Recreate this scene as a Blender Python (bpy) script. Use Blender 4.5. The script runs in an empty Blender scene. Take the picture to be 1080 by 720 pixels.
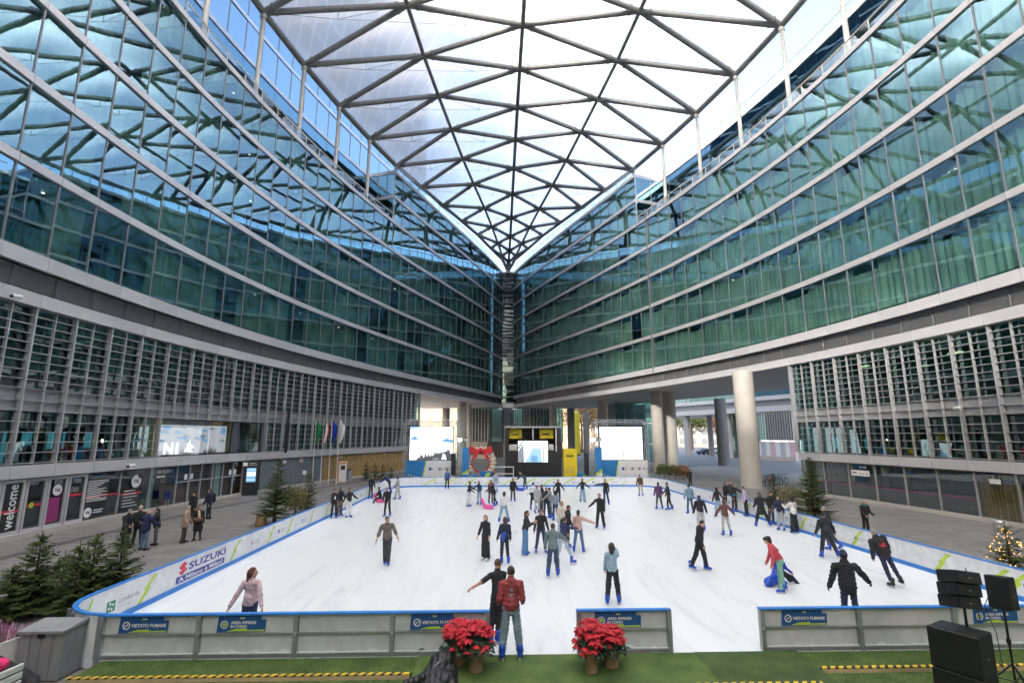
import bpy, math, random
import numpy as np
from mathutils import Vector, Matrix, Euler

# ------------------------------------------------------------------ camera, sky, sun, exposure
scene = bpy.context.scene
COL = scene.collection
CAM_X, CAM_Z = -2.5, 4.3
PITCH = math.atan(100 / 540.0)
YAW = math.radians(1.8)
cam_data = bpy.data.cameras.new('camera')
cam_data.lens = 18.0
cam_data.sensor_width = 36.0
cam_data.clip_start = 0.1
cam_data.clip_end = 5000
cam = bpy.data.objects.new('camera', cam_data)
COL.objects.link(cam)
cam.location = (CAM_X, 0, CAM_Z)
cam.rotation_euler = (math.pi / 2 + PITCH, 0, -YAW)
scene.camera = cam

SUN_DIR = Vector((-0.50, -0.76, 0.38)).normalized()      # towards the sun
world = bpy.data.worlds.new('World')
scene.world = world
world.use_nodes = True
_nt = world.node_tree
_bg = _nt.nodes['Background']
_sky = _nt.nodes.new('ShaderNodeTexSky')
_sky.sky_type = 'NISHITA'
_sky.sun_disc = False
_sky.sun_elevation = math.asin(SUN_DIR.z)
_sky.sun_rotation = math.atan2(SUN_DIR.x, SUN_DIR.y)
_sky.air_density = 1.0
_sky.dust_density = 5.0
_nt.links.new(_sky.outputs[0], _bg.inputs[0])
_bg.inputs[1].default_value = 0.15
_sl = bpy.data.lights.new('sun', 'SUN')
_sl.energy = 2.7
_sl.angle = math.radians(6.0)
_sl.color = (1.0, 0.95, 0.88)
sun = bpy.data.objects.new('sun', _sl)
COL.objects.link(sun)
sun.rotation_euler = SUN_DIR.to_track_quat('Z', 'Y').to_euler()
vs = scene.view_settings
scene.display_settings.display_device = 'sRGB'
vs.view_transform = 'Standard'
vs.look = 'None'
vs.gamma = 1
vs.exposure = 2.62
vs.use_curve_mapping = False
scene.render.engine = 'CYCLES'
scene.cycles.use_denoising = True
scene.cycles.max_bounces = 10
scene.cycles.diffuse_bounces = 4
scene.cycles.glossy_bounces = 4
scene.cycles.transmission_bounces = 6
scene.cycles.transparent_max_bounces = 16
scene.cycles.caustics_reflective = False
scene.cycles.caustics_refractive = False
scene.cycles.sample_clamp_indirect = 6.0

# ------------------------------------------------------------------ pixels of the photo to points
_cp, _sp, _cy, _sy = math.cos(PITCH), math.sin(PITCH), math.cos(YAW), math.sin(YAW)
def pix_ray(u, v):
    a, b = (u - 540) / 540.0, -(v - 360) / 540.0
    f, up = _cp - b * _sp, _sp + b * _cp
    return Vector((a * _cy + f * _sy, -a * _sy + f * _cy, up))
def at_z(u, v, z=0.0):
    r = pix_ray(u, v)
    t = (z - CAM_Z) / r.z
    return Vector((CAM_X, 0, CAM_Z)) + r * t
def at_y(u, v, y):
    r = pix_ray(u, v)
    return Vector((CAM_X, 0, CAM_Z)) + r * (y / r.y)
GZ = -0.15            # level of the paving; the ice is at 0

# ------------------------------------------------------------------ things, parts, meshes
def empty(name, loc=(0, 0, 0), rz=0.0, label=None, cat=None, group=None):
    o = bpy.data.objects.new(name, None)
    o.empty_display_size = 0.2
    COL.objects.link(o)
    o.location = loc
    o.rotation_euler = (0, 0, rz)
    return tag(o, label, cat, group)
def tag(o, label=None, cat=None, group=None, kind=None):
    if label: o['label'] = label
    if cat:
        o['category'] = cat
        o['kind'] = 'thing'
    if group: o['group'] = group
    if kind: o['kind'] = kind
    return o
def mesh_obj(name, me, parent=None, loc=(0, 0, 0), rot=(0, 0, 0)):
    o = bpy.data.objects.new(name, me)
    COL.objects.link(o)
    o.location = loc
    o.rotation_euler = rot
    if parent is not None: o.parent = parent
    return o

class MB:
    """collects faces; build() links them as one mesh object"""
    def __init__(s):
        s.v, s.f, s.m, s.sm = [], [], [], []
    def add(s, verts, faces, mi=0, smooth=False):
        n = len(s.v)
        s.v.extend([tuple(p) for p in verts])
        for f in faces:
            s.f.append(tuple(i + n for i in f)); s.m.append(mi); s.sm.append(smooth)
    def quad(s, a, b, c, d, mi=0): s.add([a, b, c, d], [(0, 1, 2, 3)], mi)
    def box(s, lo, hi, mi=0, mat=None):
        x0, y0, z0 = lo; x1, y1, z1 = hi
        vs_ = [(x0, y0, z0), (x1, y0, z0), (x1, y1, z0), (x0, y1, z0), (x0, y0, z1), (x1, y0, z1), (x1, y1, z1), (x0, y1, z1)]
        if mat is not None: vs_ = [mat @ Vector(p) for p in vs_]
        s.add(vs_, [(3, 2, 1, 0), (4, 5, 6, 7), (0, 1, 5, 4), (1, 2, 6, 5), (2, 3, 7, 6), (3, 0, 4, 7)], mi)
    def bbox(s, lo, hi, b, mi=0, mat=None):
        """box with bevelled vertical and top edges"""
        x0, y0, z0 = lo; x1, y1, z1 = hi
        def ring(i, z): return [(x0 + i, y0 + i + b, z), (x0 + i + b, y0 + i, z), (x1 - i - b, y0 + i, z), (x1 - i, y0 + i + b, z), (x1 - i, y1 - i - b, z), (x1 - i - b, y1 - i, z), (x0 + i + b, y1 - i, z), (x0 + i, y1 - i - b, z)]
        vs_ = ring(b * .6, z0) + ring(0, z0 + b) + ring(0, z1 - b) + ring(b * .6, z1)
        if mat is not None: vs_ = [mat @ Vector(p) for p in vs_]
        fs = [tuple(range(7, -1, -1)), tuple(range(24, 32))]
        for k in range(3):
            for i in range(8):
                j = (i + 1) % 8
                fs.append((k * 8 + i, k * 8 + j, k * 8 + 8 + j, k * 8 + 8 + i))
        s.add(vs_, fs, mi)
    def tube(s, p0, p1, r0, r1=None, n=8, mi=0, caps=True, smooth=True):
        p0, p1 = Vector(p0), Vector(p1)
        r1 = r0 if r1 is None else r1
        d = (p1 - p0)
        if d.length < 1e-6: return
        d.normalize()
        a = d.orthogonal().normalized(); b = d.cross(a)
        vs_ = []
        for p, r in ((p0, r0), (p1, r1)):
            for i in range(n):
                t = 2 * math.pi * i / n
                vs_.append(p + (a * math.cos(t) + b * math.sin(t)) * r)
        s.add(vs_, [(i, (i + 1) % n, n + (i + 1) % n, n + i) for i in range(n)], mi, smooth)
        if caps: s.add(vs_, [tuple(range(n - 1, -1, -1)), tuple(range(n, 2 * n))], mi)
    def path(s, pts, rs, n=8, mi=0, flat=1.0):
        """tube along a polyline"""
        pts = [Vector(p) for p in pts]
        if not isinstance(rs, (list, tuple)): rs = [rs] * len(pts)
        vs_ = []; a = None
        for k, p in enumerate(pts):
            d = (pts[min(k + 1, len(pts) - 1)] - pts[max(k - 1, 0)]).normalized()
            a = d.orthogonal().normalized() if a is None else (a - d * a.dot(d)).normalized()
            b = d.cross(a)
            for i in range(n):
                t = 2 * math.pi * i / n
                vs_.append(p + (a * math.cos(t) + b * math.sin(t) * flat) * rs[k])
        fs = [(k * n + i, k * n + (i + 1) % n, k * n + n + (i + 1) % n, k * n + n + i) for k in range(len(pts) - 1) for i in range(n)]
        s.add(vs_, fs, mi, True)
        m = len(vs_)
        s.add(vs_, [tuple(range(n - 1, -1, -1)), tuple(range(m - n, m))], mi)
    def lathe(s, prof, n=16, c=(0, 0, 0), mi=0):
        cx, cy, cz = c
        vs_ = [(cx + r * math.cos(2 * math.pi * i / n), cy + r * math.sin(2 * math.pi * i / n), cz + z) for r, z in prof for i in range(n)]
        fs = [(k * n + i, k * n + (i + 1) % n, k * n + n + (i + 1) % n, k * n + n + i) for k in range(len(prof) - 1) for i in range(n)]
        s.add(vs_, fs, mi, True)
        m = len(vs_)
        s.add(vs_, [tuple(range(n - 1, -1, -1)), tuple(range(m - n, m))], mi)
    def ball(s, c, r, n=8, mi=0, mat=None):
        if not isinstance(r, (tuple, list)): r = (r, r, r)
        vs_, fs = [], []
        m = max(4, n // 2 + 1)
        for k in range(1, m):
            ph = math.pi * k / m
            for i in range(n):
                t = 2 * math.pi * i / n
                vs_.append(Vector((r[0] * math.sin(ph) * math.cos(t), r[1] * math.sin(ph) * math.sin(t), r[2] * math.cos(ph))))
        vs_ += [Vector((0, 0, r[2])), Vector((0, 0, -r[2]))]
        for k in range(m - 2):
            for i in range(n): fs.append((k * n + i, k * n + n + i, k * n + n + (i + 1) % n, k * n + (i + 1) % n))
        t0 = len(vs_) - 2
        for i in range(n):
            fs.append((t0, i, (i + 1) % n)); fs.append((t0 + 1, (m - 2) * n + (i + 1) % n, (m - 2) * n + i))
        if mat is not None: vs_ = [mat @ p for p in vs_]
        s.add([Vector(c) + p for p in vs_], fs, mi, True)
    def extrude_poly(s, pts, h, mi=0, mat=None):
        """outline in the local xz plane pushed along y from 0 to h"""
        n = len(pts)
        vs_ = [Vector((p[0], 0, p[1])) for p in pts] + [Vector((p[0], h, p[1])) for p in pts]
        if mat is not None: vs_ = [mat @ p for p in vs_]
        s.add(vs_, [tuple(range(n)), tuple(range(2 * n - 1, n - 1, -1))] + [(i, n + i, n + (i + 1) % n, (i + 1) % n) for i in range(n)], mi)
    def mesh(s, name, mats):
        me = bpy.data.meshes.new(name)
        me.from_pydata(s.v, [], s.f)
        for m in (mats if isinstance(mats, (list, tuple)) else [mats]): me.materials.append(M(m))
        me.polygons.foreach_set('material_index', s.m)
        me.polygons.foreach_set('use_smooth', s.sm)
        me.update()
        return me
    def build(s, name, mats, parent=None, loc=(0, 0, 0), rot=(0, 0, 0)):
        return mesh_obj(name, s.mesh(name, mats), parent, loc, rot)

# ------------------------------------------------------------------ materials
_MATS = {}
def M(n):
    if isinstance(n, str): return _MATS[n]
    return n
def new_mat(name):
    m = bpy.data.materials.new(name)
    m.use_nodes = True
    _MATS[name] = m
    return m, m.node_tree, m.node_tree.nodes['Principled BSDF']
def pmat(name, col, rough=0.6, metal=0.0, var=0.12, scale=6.0, bump=0.0, bscale=40.0, spec=0.5, coord='Object', rnd=0.0):
    m, nt, bs = new_mat(name)
    N, L = nt.nodes, nt.links
    bs.inputs['Roughness'].default_value = rough
    bs.inputs['Metallic'].default_value = metal
    bs.inputs['Specular IOR Level'].default_value = spec
    tc = N.new('ShaderNodeTexCoord')
    nz = N.new('ShaderNodeTexNoise'); nz.inputs['Scale'].default_value = scale; nz.inputs['Detail'].default_value = 5
    L.new(tc.outputs[coord], nz.inputs['Vector'])
    mr = N.new('ShaderNodeMapRange'); mr.inputs[3].default_value = 1 - var; mr.inputs[4].default_value = 1 + var
    mr.inputs[1].default_value = 0.3; mr.inputs[2].default_value = 0.7
    L.new(nz.outputs['Fac'], mr.inputs[0])
    val = mr.outputs[0]
    if rnd:
        oi = N.new('ShaderNodeObjectInfo')
        m2 = N.new('ShaderNodeMapRange'); m2.inputs[3].default_value = 1 - rnd; m2.inputs[4].default_value = 1 + rnd
        L.new(oi.outputs['Random'], m2.inputs[0])
        mu = N.new('ShaderNodeMath'); mu.operation = 'MULTIPLY'
        L.new(val, mu.inputs[0]); L.new(m2.outputs[0], mu.inputs[1]); val = mu.outputs[0]
    mx = N.new('ShaderNodeVectorMath'); mx.operation = 'SCALE'; mx.inputs[0].default_value = col[:3]
    L.new(val, mx.inputs['Scale'])
    L.new(mx.outputs[0], bs.inputs['Base Color'])
    if bump:
        b = N.new('ShaderNodeBump'); b.inputs['Strength'].default_value = bump; b.inputs['Distance'].default_value = 0.02
        n2 = N.new('ShaderNodeTexNoise'); n2.inputs['Scale'].default_value = bscale; n2.inputs['Detail'].default_value = 4
        L.new(tc.outputs[coord], n2.inputs['Vector']); L.new(n2.outputs['Fac'], b.inputs['Height'])
        L.new(b.outputs[0], bs.inputs['Normal'])
    return m
def emat(name, col, strength):
    m, nt, bs = new_mat(name)
    bs.inputs['Base Color'].default_value = (0.02, 0.02, 0.02, 1)
    bs.inputs['Emission Color'].default_value = (*col, 1)
    bs.inputs['Emission Strength'].default_value = strength
    return m

def glass_mat(name, trans, refl, base, wave=0.0015, wscale=0.45, rough=0.0):
    m, nt, bs = new_mat(name)
    N, L = nt.nodes, nt.links
    N.remove(bs)
    out = N['Material Output']
    tr = N.new('ShaderNodeBsdfTransparent'); tr.inputs[0].default_value = (*trans, 1)
    gl = N.new('ShaderNodeBsdfGlossy'); gl.inputs['Color'].default_value = (*refl, 1); gl.inputs['Roughness'].default_value = rough
    fr = N.new('ShaderNodeFresnel'); fr.inputs['IOR'].default_value = 1.5
    ma = N.new('ShaderNodeMath'); ma.operation = 'MULTIPLY_ADD'; ma.inputs[1].default_value = 1 - base; ma.inputs[2].default_value = base
    L.new(fr.outputs[0], ma.inputs[0])
    mix = N.new('ShaderNodeMixShader')
    geo = N.new('ShaderNodeNewGeometry')
    ff = N.new('ShaderNodeMath'); ff.operation = 'SUBTRACT'; ff.inputs[0].default_value = 1.0      # the inner face of a pane neither tints nor mirrors again
    L.new(geo.outputs['Backfacing'], ff.inputs[1])
    fm = N.new('ShaderNodeMath'); fm.operation = 'MULTIPLY'; L.new(ff.outputs[0], fm.inputs[0]); L.new(ma.outputs[0], fm.inputs[1])
    tc = N.new('ShaderNodeMix'); tc.data_type = 'RGBA'; tc.inputs[6].default_value = (*trans, 1); tc.inputs[7].default_value = (1, 1, 1, 1)
    L.new(geo.outputs['Backfacing'], tc.inputs[0]); L.new(tc.outputs[2], tr.inputs[0])
    L.new(fm.outputs[0], mix.inputs[0]); L.new(tr.outputs[0], mix.inputs[1]); L.new(gl.outputs[0], mix.inputs[2])
    L.new(mix.outputs[0], out.inputs[0])
    nz = N.new('ShaderNodeTexNoise'); nz.inputs['Scale'].default_value = wscale; nz.inputs['Detail'].default_value = 1
    L.new(geo.outputs['Position'], nz.inputs['Vector'])
    b = N.new('ShaderNodeBump'); b.inputs['Strength'].default_value = 1.0; b.inputs['Distance'].default_value = wave * 10
    L.new(nz.outputs['Fac'], b.inputs['Height'])
    L.new(b.outputs[0], gl.inputs['Normal'])
    return m
glass_mat('facade_glass', (0.39, 0.59, 0.545), (0.50, 0.79, 0.96), 0.25, 0.00024, 0.6)
glass_mat('shop_glass', (0.62, 0.70, 0.69), (0.9, 0.95, 1.0), 0.10, 0.0006)
glass_mat('tower_glass', (0.10, 0.18, 0.24), (0.62, 0.80, 0.95), 0.42, 0.003)
glass_mat('green_glass', (0.16, 0.36, 0.34), (0.6, 0.8, 0.8), 0.20, 0.002)
glass_mat('link_glass', (0.30, 0.40, 0.40), (0.6, 0.7, 0.75), 0.03, 0.0006)
glass_mat('rail_glass', (0.80, 0.90, 0.90), (0.9, 0.95, 1.0), 0.10, 0.0003)
pmat('white_panel', (0.55, 0.545, 0.57), 0.38, 0.25, 0.05, 0.8, rnd=0.05)
pmat('soffit_panel', (0.52, 0.51, 0.50), 0.6, 0.0, 0.05, 0.5)
pmat('mullion', (0.24, 0.24, 0.25), 0.4, 0.5, 0.05)
pmat('slat_metal', (0.43, 0.44, 0.46), 0.42, 0.3, 0.08, 2.0, rnd=0.06)
pmat('louvre_metal', (0.31, 0.32, 0.335), 0.5, 0.3, 0.06, 2.0)
pmat('frame_metal', (0.42, 0.42, 0.44), 0.4, 0.4, 0.06, 3.0)
pmat('steel_tube', (0.245, 0.245, 0.245), 0.42, 0.2, 0.08, 1.5)
pmat('white_steel', (0.62, 0.60, 0.57), 0.45, 0.0, 0.04, 1.0)
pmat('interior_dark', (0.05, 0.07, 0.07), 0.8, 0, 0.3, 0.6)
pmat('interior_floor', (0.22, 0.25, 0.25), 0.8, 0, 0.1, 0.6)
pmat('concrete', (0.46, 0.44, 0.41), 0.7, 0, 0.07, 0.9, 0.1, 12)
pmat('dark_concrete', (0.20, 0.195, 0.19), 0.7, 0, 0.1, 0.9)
pmat('wood_slat', (0.40, 0.26, 0.10), 0.55, 0, 0.15, 3.0, rnd=0.1)
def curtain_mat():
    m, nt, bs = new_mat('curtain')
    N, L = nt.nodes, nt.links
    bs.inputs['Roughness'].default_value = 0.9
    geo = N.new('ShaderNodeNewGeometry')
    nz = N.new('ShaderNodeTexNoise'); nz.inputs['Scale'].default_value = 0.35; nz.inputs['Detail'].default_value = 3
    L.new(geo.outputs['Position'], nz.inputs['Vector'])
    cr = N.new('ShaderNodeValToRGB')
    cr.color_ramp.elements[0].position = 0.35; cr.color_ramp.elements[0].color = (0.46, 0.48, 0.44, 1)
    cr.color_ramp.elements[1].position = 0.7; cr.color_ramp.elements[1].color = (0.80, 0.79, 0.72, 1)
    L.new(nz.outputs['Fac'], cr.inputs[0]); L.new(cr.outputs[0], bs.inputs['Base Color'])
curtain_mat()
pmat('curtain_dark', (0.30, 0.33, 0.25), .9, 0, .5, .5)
def etfe_mat():
    m, nt, bs = new_mat('etfe_film')
    N, L = nt.nodes, nt.links
    N.remove(bs)
    tr = N.new('ShaderNodeBsdfTransparent'); tr.inputs[0].default_value = (0.97, 0.96, 0.94, 1)
    tl = N.new('ShaderNodeBsdfTranslucent'); tl.inputs[0].default_value = (0.96, 0.95, 0.94, 1)
    df = N.new('ShaderNodeBsdfDiffuse'); df.inputs[0].default_value = (0.8, 0.82, 0.84, 1)
    m1 = N.new('ShaderNodeMixShader'); m1.inputs[0].default_value = 0.15
    L.new(tl.outputs[0], m1.inputs[1]); L.new(df.outputs[0], m1.inputs[2])
    m2 = N.new('ShaderNodeMixShader')
    geo = N.new('ShaderNodeNewGeometry')
    wv = N.new('ShaderNodeTexWave'); wv.wave_type = 'BANDS'; wv.bands_direction = 'DIAGONAL'
    wv.inputs['Scale'].default_value = 0.28; wv.inputs['Distortion'].default_value = 0.2
    L.new(geo.outputs['Position'], wv.inputs['Vector'])
    mr = N.new('ShaderNodeMapRange'); mr.inputs[1].default_value = 0.9; mr.inputs[2].default_value = 1.0; mr.inputs[3].default_value = 0.84; mr.inputs[4].default_value = 0.94
    L.new(wv.outputs['Fac'], mr.inputs[0]); L.new(mr.outputs[0], m2.inputs[0])
    L.new(tr.outputs[0], m2.inputs[1]); L.new(m1.outputs[0], m2.inputs[2])
    L.new(m2.outputs[0], N['Material Output'].inputs[0])
etfe_mat()
def paving_mat(name, a, b, scale=1.0):
    m, nt, bs = new_mat(name)
    N, L = nt.nodes, nt.links
    bs.inputs['Roughness'].default_value = 0.62
    geo = N.new('ShaderNodeNewGeometry')
    oi = N.new('ShaderNodeObjectInfo')
    ad = N.new('ShaderNodeMath'); ad.operation = 'ADD'
    L.new(geo.outputs['Random Per Island'], ad.inputs[0]); L.new(oi.outputs['Random'], ad.inputs[1])
    fr = N.new('ShaderNodeMath'); fr.operation = 'FRACT'; L.new(ad.outputs[0], fr.inputs[0])
    nz = N.new('ShaderNodeTexNoise'); nz.inputs['Scale'].default_value = scale; nz.inputs['Detail'].default_value = 6
    L.new(geo.outputs['Position'], nz.inputs['Vector'])
    n2 = N.new('ShaderNodeTexNoise'); n2.inputs['Scale'].default_value = 0.25; n2.inputs['Detail'].default_value = 4
    L.new(geo.outputs['Position'], n2.inputs['Vector'])
    s1 = N.new('ShaderNodeMath'); s1.operation = 'MULTIPLY_ADD'; s1.inputs[1].default_value = 0.35
    L.new(fr.outputs[0], s1.inputs[0]); L.new(nz.outputs['Fac'], s1.inputs[2])
    s2 = N.new('ShaderNodeMath'); s2.operation = 'MULTIPLY_ADD'; s2.inputs[1].default_value = 0.8
    L.new(n2.outputs['Fac'], s2.inputs[0]); L.new(s1.outputs[0], s2.inputs[2])
    mr = N.new('ShaderNodeMapRange'); mr.inputs[1].default_value = 0.65; mr.inputs[2].default_value = 1.5
    L.new(s2.outputs[0], mr.inputs[0])
    mx = N.new('ShaderNodeMix'); mx.data_type = 'RGBA'
    mx.inputs[6].default_value = (*a, 1); mx.inputs[7].default_value = (*b, 1)
    L.new(mr.outputs[0], mx.inputs[0]); L.new(mx.outputs[2], bs.inputs['Base Color'])
    bp = N.new('ShaderNodeBump'); bp.inputs['Strength'].default_value = 0.25; bp.inputs['Distance'].default_value = 0.01
    n3 = N.new('ShaderNodeTexNoise'); n3.inputs['Scale'].default_value = 30; L.new(geo.outputs['Position'], n3.inputs['Vector'])
    L.new(n3.outputs['Fac'], bp.inputs['Height']); L.new(bp.outputs[0], bs.inputs['Normal'])
paving_mat('paving', (0.15, 0.145, 0.14), (0.27, 0.26, 0.25), 3.0)
paving_mat('dark_paving', (0.075, 0.075, 0.075), (0.12, 0.12, 0.12), 3.0)
def ice_mat():
    m, nt, bs = new_mat('ice')
    N, L = nt.nodes, nt.links
    geo = N.new('ShaderNodeNewGeometry')
    mp = N.new('ShaderNodeMapping'); mp.inputs['Scale'].default_value = (1.3, 0.16, 1); mp.inputs['Rotation'].default_value = (0, 0, 0.35)
    L.new(geo.outputs['Position'], mp.inputs[0])
    nz = N.new('ShaderNodeTexNoise'); nz.inputs['Scale'].default_value = 1.0; nz.inputs['Detail'].default_value = 9; nz.inputs['Roughness'].default_value = 0.65; nz.inputs['Distortion'].default_value = 1.6
    L.new(mp.outputs[0], nz.inputs['Vector'])
    n2 = N.new('ShaderNodeTexNoise'); n2.inputs['Scale'].default_value = 9; n2.inputs['Detail'].default_value = 8; n2.inputs['Roughness'].default_value = 0.75; n2.inputs['Distortion'].default_value = 3
    L.new(geo.outputs['Position'], n2.inputs['Vector'])
    ad = N.new('ShaderNodeMath'); ad.operation = 'ADD'; L.new(nz.outputs['Fac'], ad.inputs[0]); L.new(n2.outputs['Fac'], ad.inputs[1])
    cr = N.new('ShaderNodeValToRGB')
    cr.color_ramp.elements[0].position = 0.72; cr.color_ramp.elements[0].color = (0.62, 0.675, 0.71, 1)
    cr.color_ramp.elements[1].position = 1.12; cr.color_ramp.elements[1].color = (0.79, 0.82, 0.84, 1)
    hv = N.new('ShaderNodeMath'); hv.operation = 'MULTIPLY'; hv.inputs[1].default_value = 1.0
    L.new(ad.outputs[0], hv.inputs[0]); L.new(hv.outputs[0], cr.inputs[0]); L.new(cr.outputs[0], bs.inputs['Base Color'])
    mr = N.new('ShaderNodeMapRange'); mr.inputs[1].default_value = 0.6; mr.inputs[2].default_value = 1.3; mr.inputs[3].default_value = 0.2; mr.inputs[4].default_value = 0.5
    L.new(ad.outputs[0], mr.inputs[0]); L.new(mr.outputs[0], bs.inputs['Roughness'])
    bp = N.new('ShaderNodeBump'); bp.inputs['Strength'].default_value = 0.25; bp.inputs['Distance'].default_value = 0.01
    L.new(n2.outputs['Fac'], bp.inputs['Height']); L.new(bp.outputs[0], bs.inputs['Normal'])
ice_mat()

# ------------------------------------------------------------------ lettering (flat print cut from the built-in font)
_TXT = {}
def text_mesh(txt, shear=0.0, bold=0.0):
    key = (txt, shear, bold)
    if key not in _TXT:
        cu = bpy.data.curves.new('lettering', 'FONT')
        cu.body = txt; cu.size = 1.0; cu.shear = shear; cu.offset = bold
        cu.align_x = 'CENTER'; cu.align_y = 'CENTER'; cu.resolution_u = 2
        o = bpy.data.objects.new('lettering', cu)
        me = bpy.data.meshes.new_from_object(o)
        bpy.data.objects.remove(o)
        co = np.empty(len(me.vertices) * 3); me.vertices.foreach_get('co', co); co = co.reshape(-1, 3)
        mn, mx = co.min(0), co.max(0)
        co -= (mn + mx) / 2
        me.vertices.foreach_set('co', co.ravel())
        _TXT[key] = (me, float(mx[0] - mn[0]), float(mx[1] - mn[1]))
    return _TXT[key]
def lettering(txt, parent, M4, width, mat, height=None, shear=0.0, bold=0.0, name='lettering'):
    """text fitted to a width (and height) in the xy plane of M4 (local to parent)"""
    me, w, h = text_mesh(txt, shear, bold)
    me2 = me.copy(); me2.materials.clear(); me2.materials.append(M(mat))
    sx = width / w
    sy = sx if height is None else height / h
    o = mesh_obj(name, me2, parent)
    o.matrix_local = M4 @ Matrix.Diagonal((sx, sy, 1, 1))
    return o
def frame(origin, xdir, ydir):
    x = Vector(xdir).normalized(); y = Vector(ydir).normalized(); z = x.cross(y)
    m = Matrix((x, y, z)).transposed().to_4x4()
    m.translation = Vector(origin)
    return m
# ------------------------------------------------------------------ plan of the plaza: two curved fronts that meet far behind
SUNX = None
_WC = [-5.01138310e-09, 1.68883580e-06, -1.75807620e-04, 3.31616613e-03, 4.30791585e-02, 2.24738985e+01]
def half_w(y):
    if y < 20: y = 40 - y
    return float(np.polyval(_WC, y)) if y < 104 else float(np.polyval(_WC, 104)) - 0.31 * (y - 104)
def arc_ys(y0, y1, step):
    """y values with equal chord length from y1 (far) back to y0"""
    out = [y1]
    y = y1
    while y > y0:
        lo, hi = y - step * 1.2, y
        x = half_w(y)
        for _ in range(30):
            mid = (lo + hi) / 2
            if math.hypot(half_w(mid) - x, mid - y) > step: lo = mid
            else: hi = mid
        y = (lo + hi) / 2
        out.append(y)
    return out[::-1]
STEP = 2.25
YS = arc_ys(12.5, 105.6, STEP)
def fpt(side, y, off=0.0):
    """point of the facade line, pushed back by off away from the plaza"""
    w = half_w(y); dw = (half_w(y + .2) - half_w(y - .2)) / .4
    n = math.hypot(1, dw)
    return Vector((side * (w + off / n), y - dw * off / n, 0))
def cells(side, ys, off=0.0):
    """(mid point, turn, width) for each chord; the local +y of a cell looks to the plaza"""
    out = []
    for a, b in zip(ys[:-1], ys[1:]):
        p, q = fpt(side, a, off), fpt(side, b, off)
        if side < 0: p, q = q, p
        d = q - p
        out.append(((p + q) / 2, math.atan2(d.y, d.x), d.length, (a + b) / 2))
    return out
def ribbon(mb, side, ys, o0, o1, z0, z1, mi=0):
    """solid band between offsets o0 and o1 and heights z0 and z1"""
    A = [fpt(side, y, o0) for y in ys]; B = [fpt(side, y, o1) for y in ys]
    n = len(ys); vs_ = []
    for i in range(n):
        for p, z in ((A[i], z0), (A[i], z1), (B[i], z1), (B[i], z0)): vs_.append((p.x, p.y, z))
    fs = []
    for i in range(n - 1):
        for k in range(4):
            fs.append((i * 4 + k, i * 4 + (k + 1) % 4, i * 4 + 4 + (k + 1) % 4, i * 4 + 4 + k))
    fs += [(3, 2, 1, 0), (n * 4 - 4, n * 4 - 3, n * 4 - 2, n * 4 - 1)]
    mb.add(vs_, fs, mi)
_SH = {}
def shared_box(name, sx, sy, sz, mat, x0=None, y0=0.0, z0=0.0):
    """box mesh shared between alike pieces; sx wide about x = 0, from y0 to y0 + sy, z0 to z0 + sz"""
    key = (name, round(sx, 3), round(sy, 3), round(sz, 3), mat, round(y0, 3), round(z0, 3))
    if key not in _SH:
        mb = MB(); mb.box((-sx / 2, y0, z0), (sx / 2, y0 + sy, z0 + sz))
        _SH[key] = mb.mesh(name, mat)
    return _SH[key]
rnd = random.Random(7)
FLOORS = [12.5 + 3.84 * k for k in range(6)]          # 12.5 ... 31.7
TOPS = [31.7, 35.2, 38.7]
Y_TALL = 64.0
WALL_END = {-1: 71.5, 1: 43.0}

def louvre_mesh():
    mb = MB()
    for k in range(11):
        z = 10.72 + k * 0.1
        mb.add([(-STEP / 2, 0, z + .07), (STEP / 2, 0, z + .07), (STEP / 2, .1, z), (-STEP / 2, .1, z), (-STEP / 2, .1, z + .02), (STEP / 2, .1, z + .02)],
               [(0, 1, 2, 3), (3, 2, 5, 4)])
    mb.quad((-STEP / 2, -.02, 10.7), (STEP / 2, -.02, 10.7), (STEP / 2, -.02, 11.85), (-STEP / 2, -.02, 11.85))
    mb.box((-.012, -.02, 10.7), (.012, .11, 11.82))
    return mb.mesh('louvre', 'louvre_metal')
LOUVRE = louvre_mesh()

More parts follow.
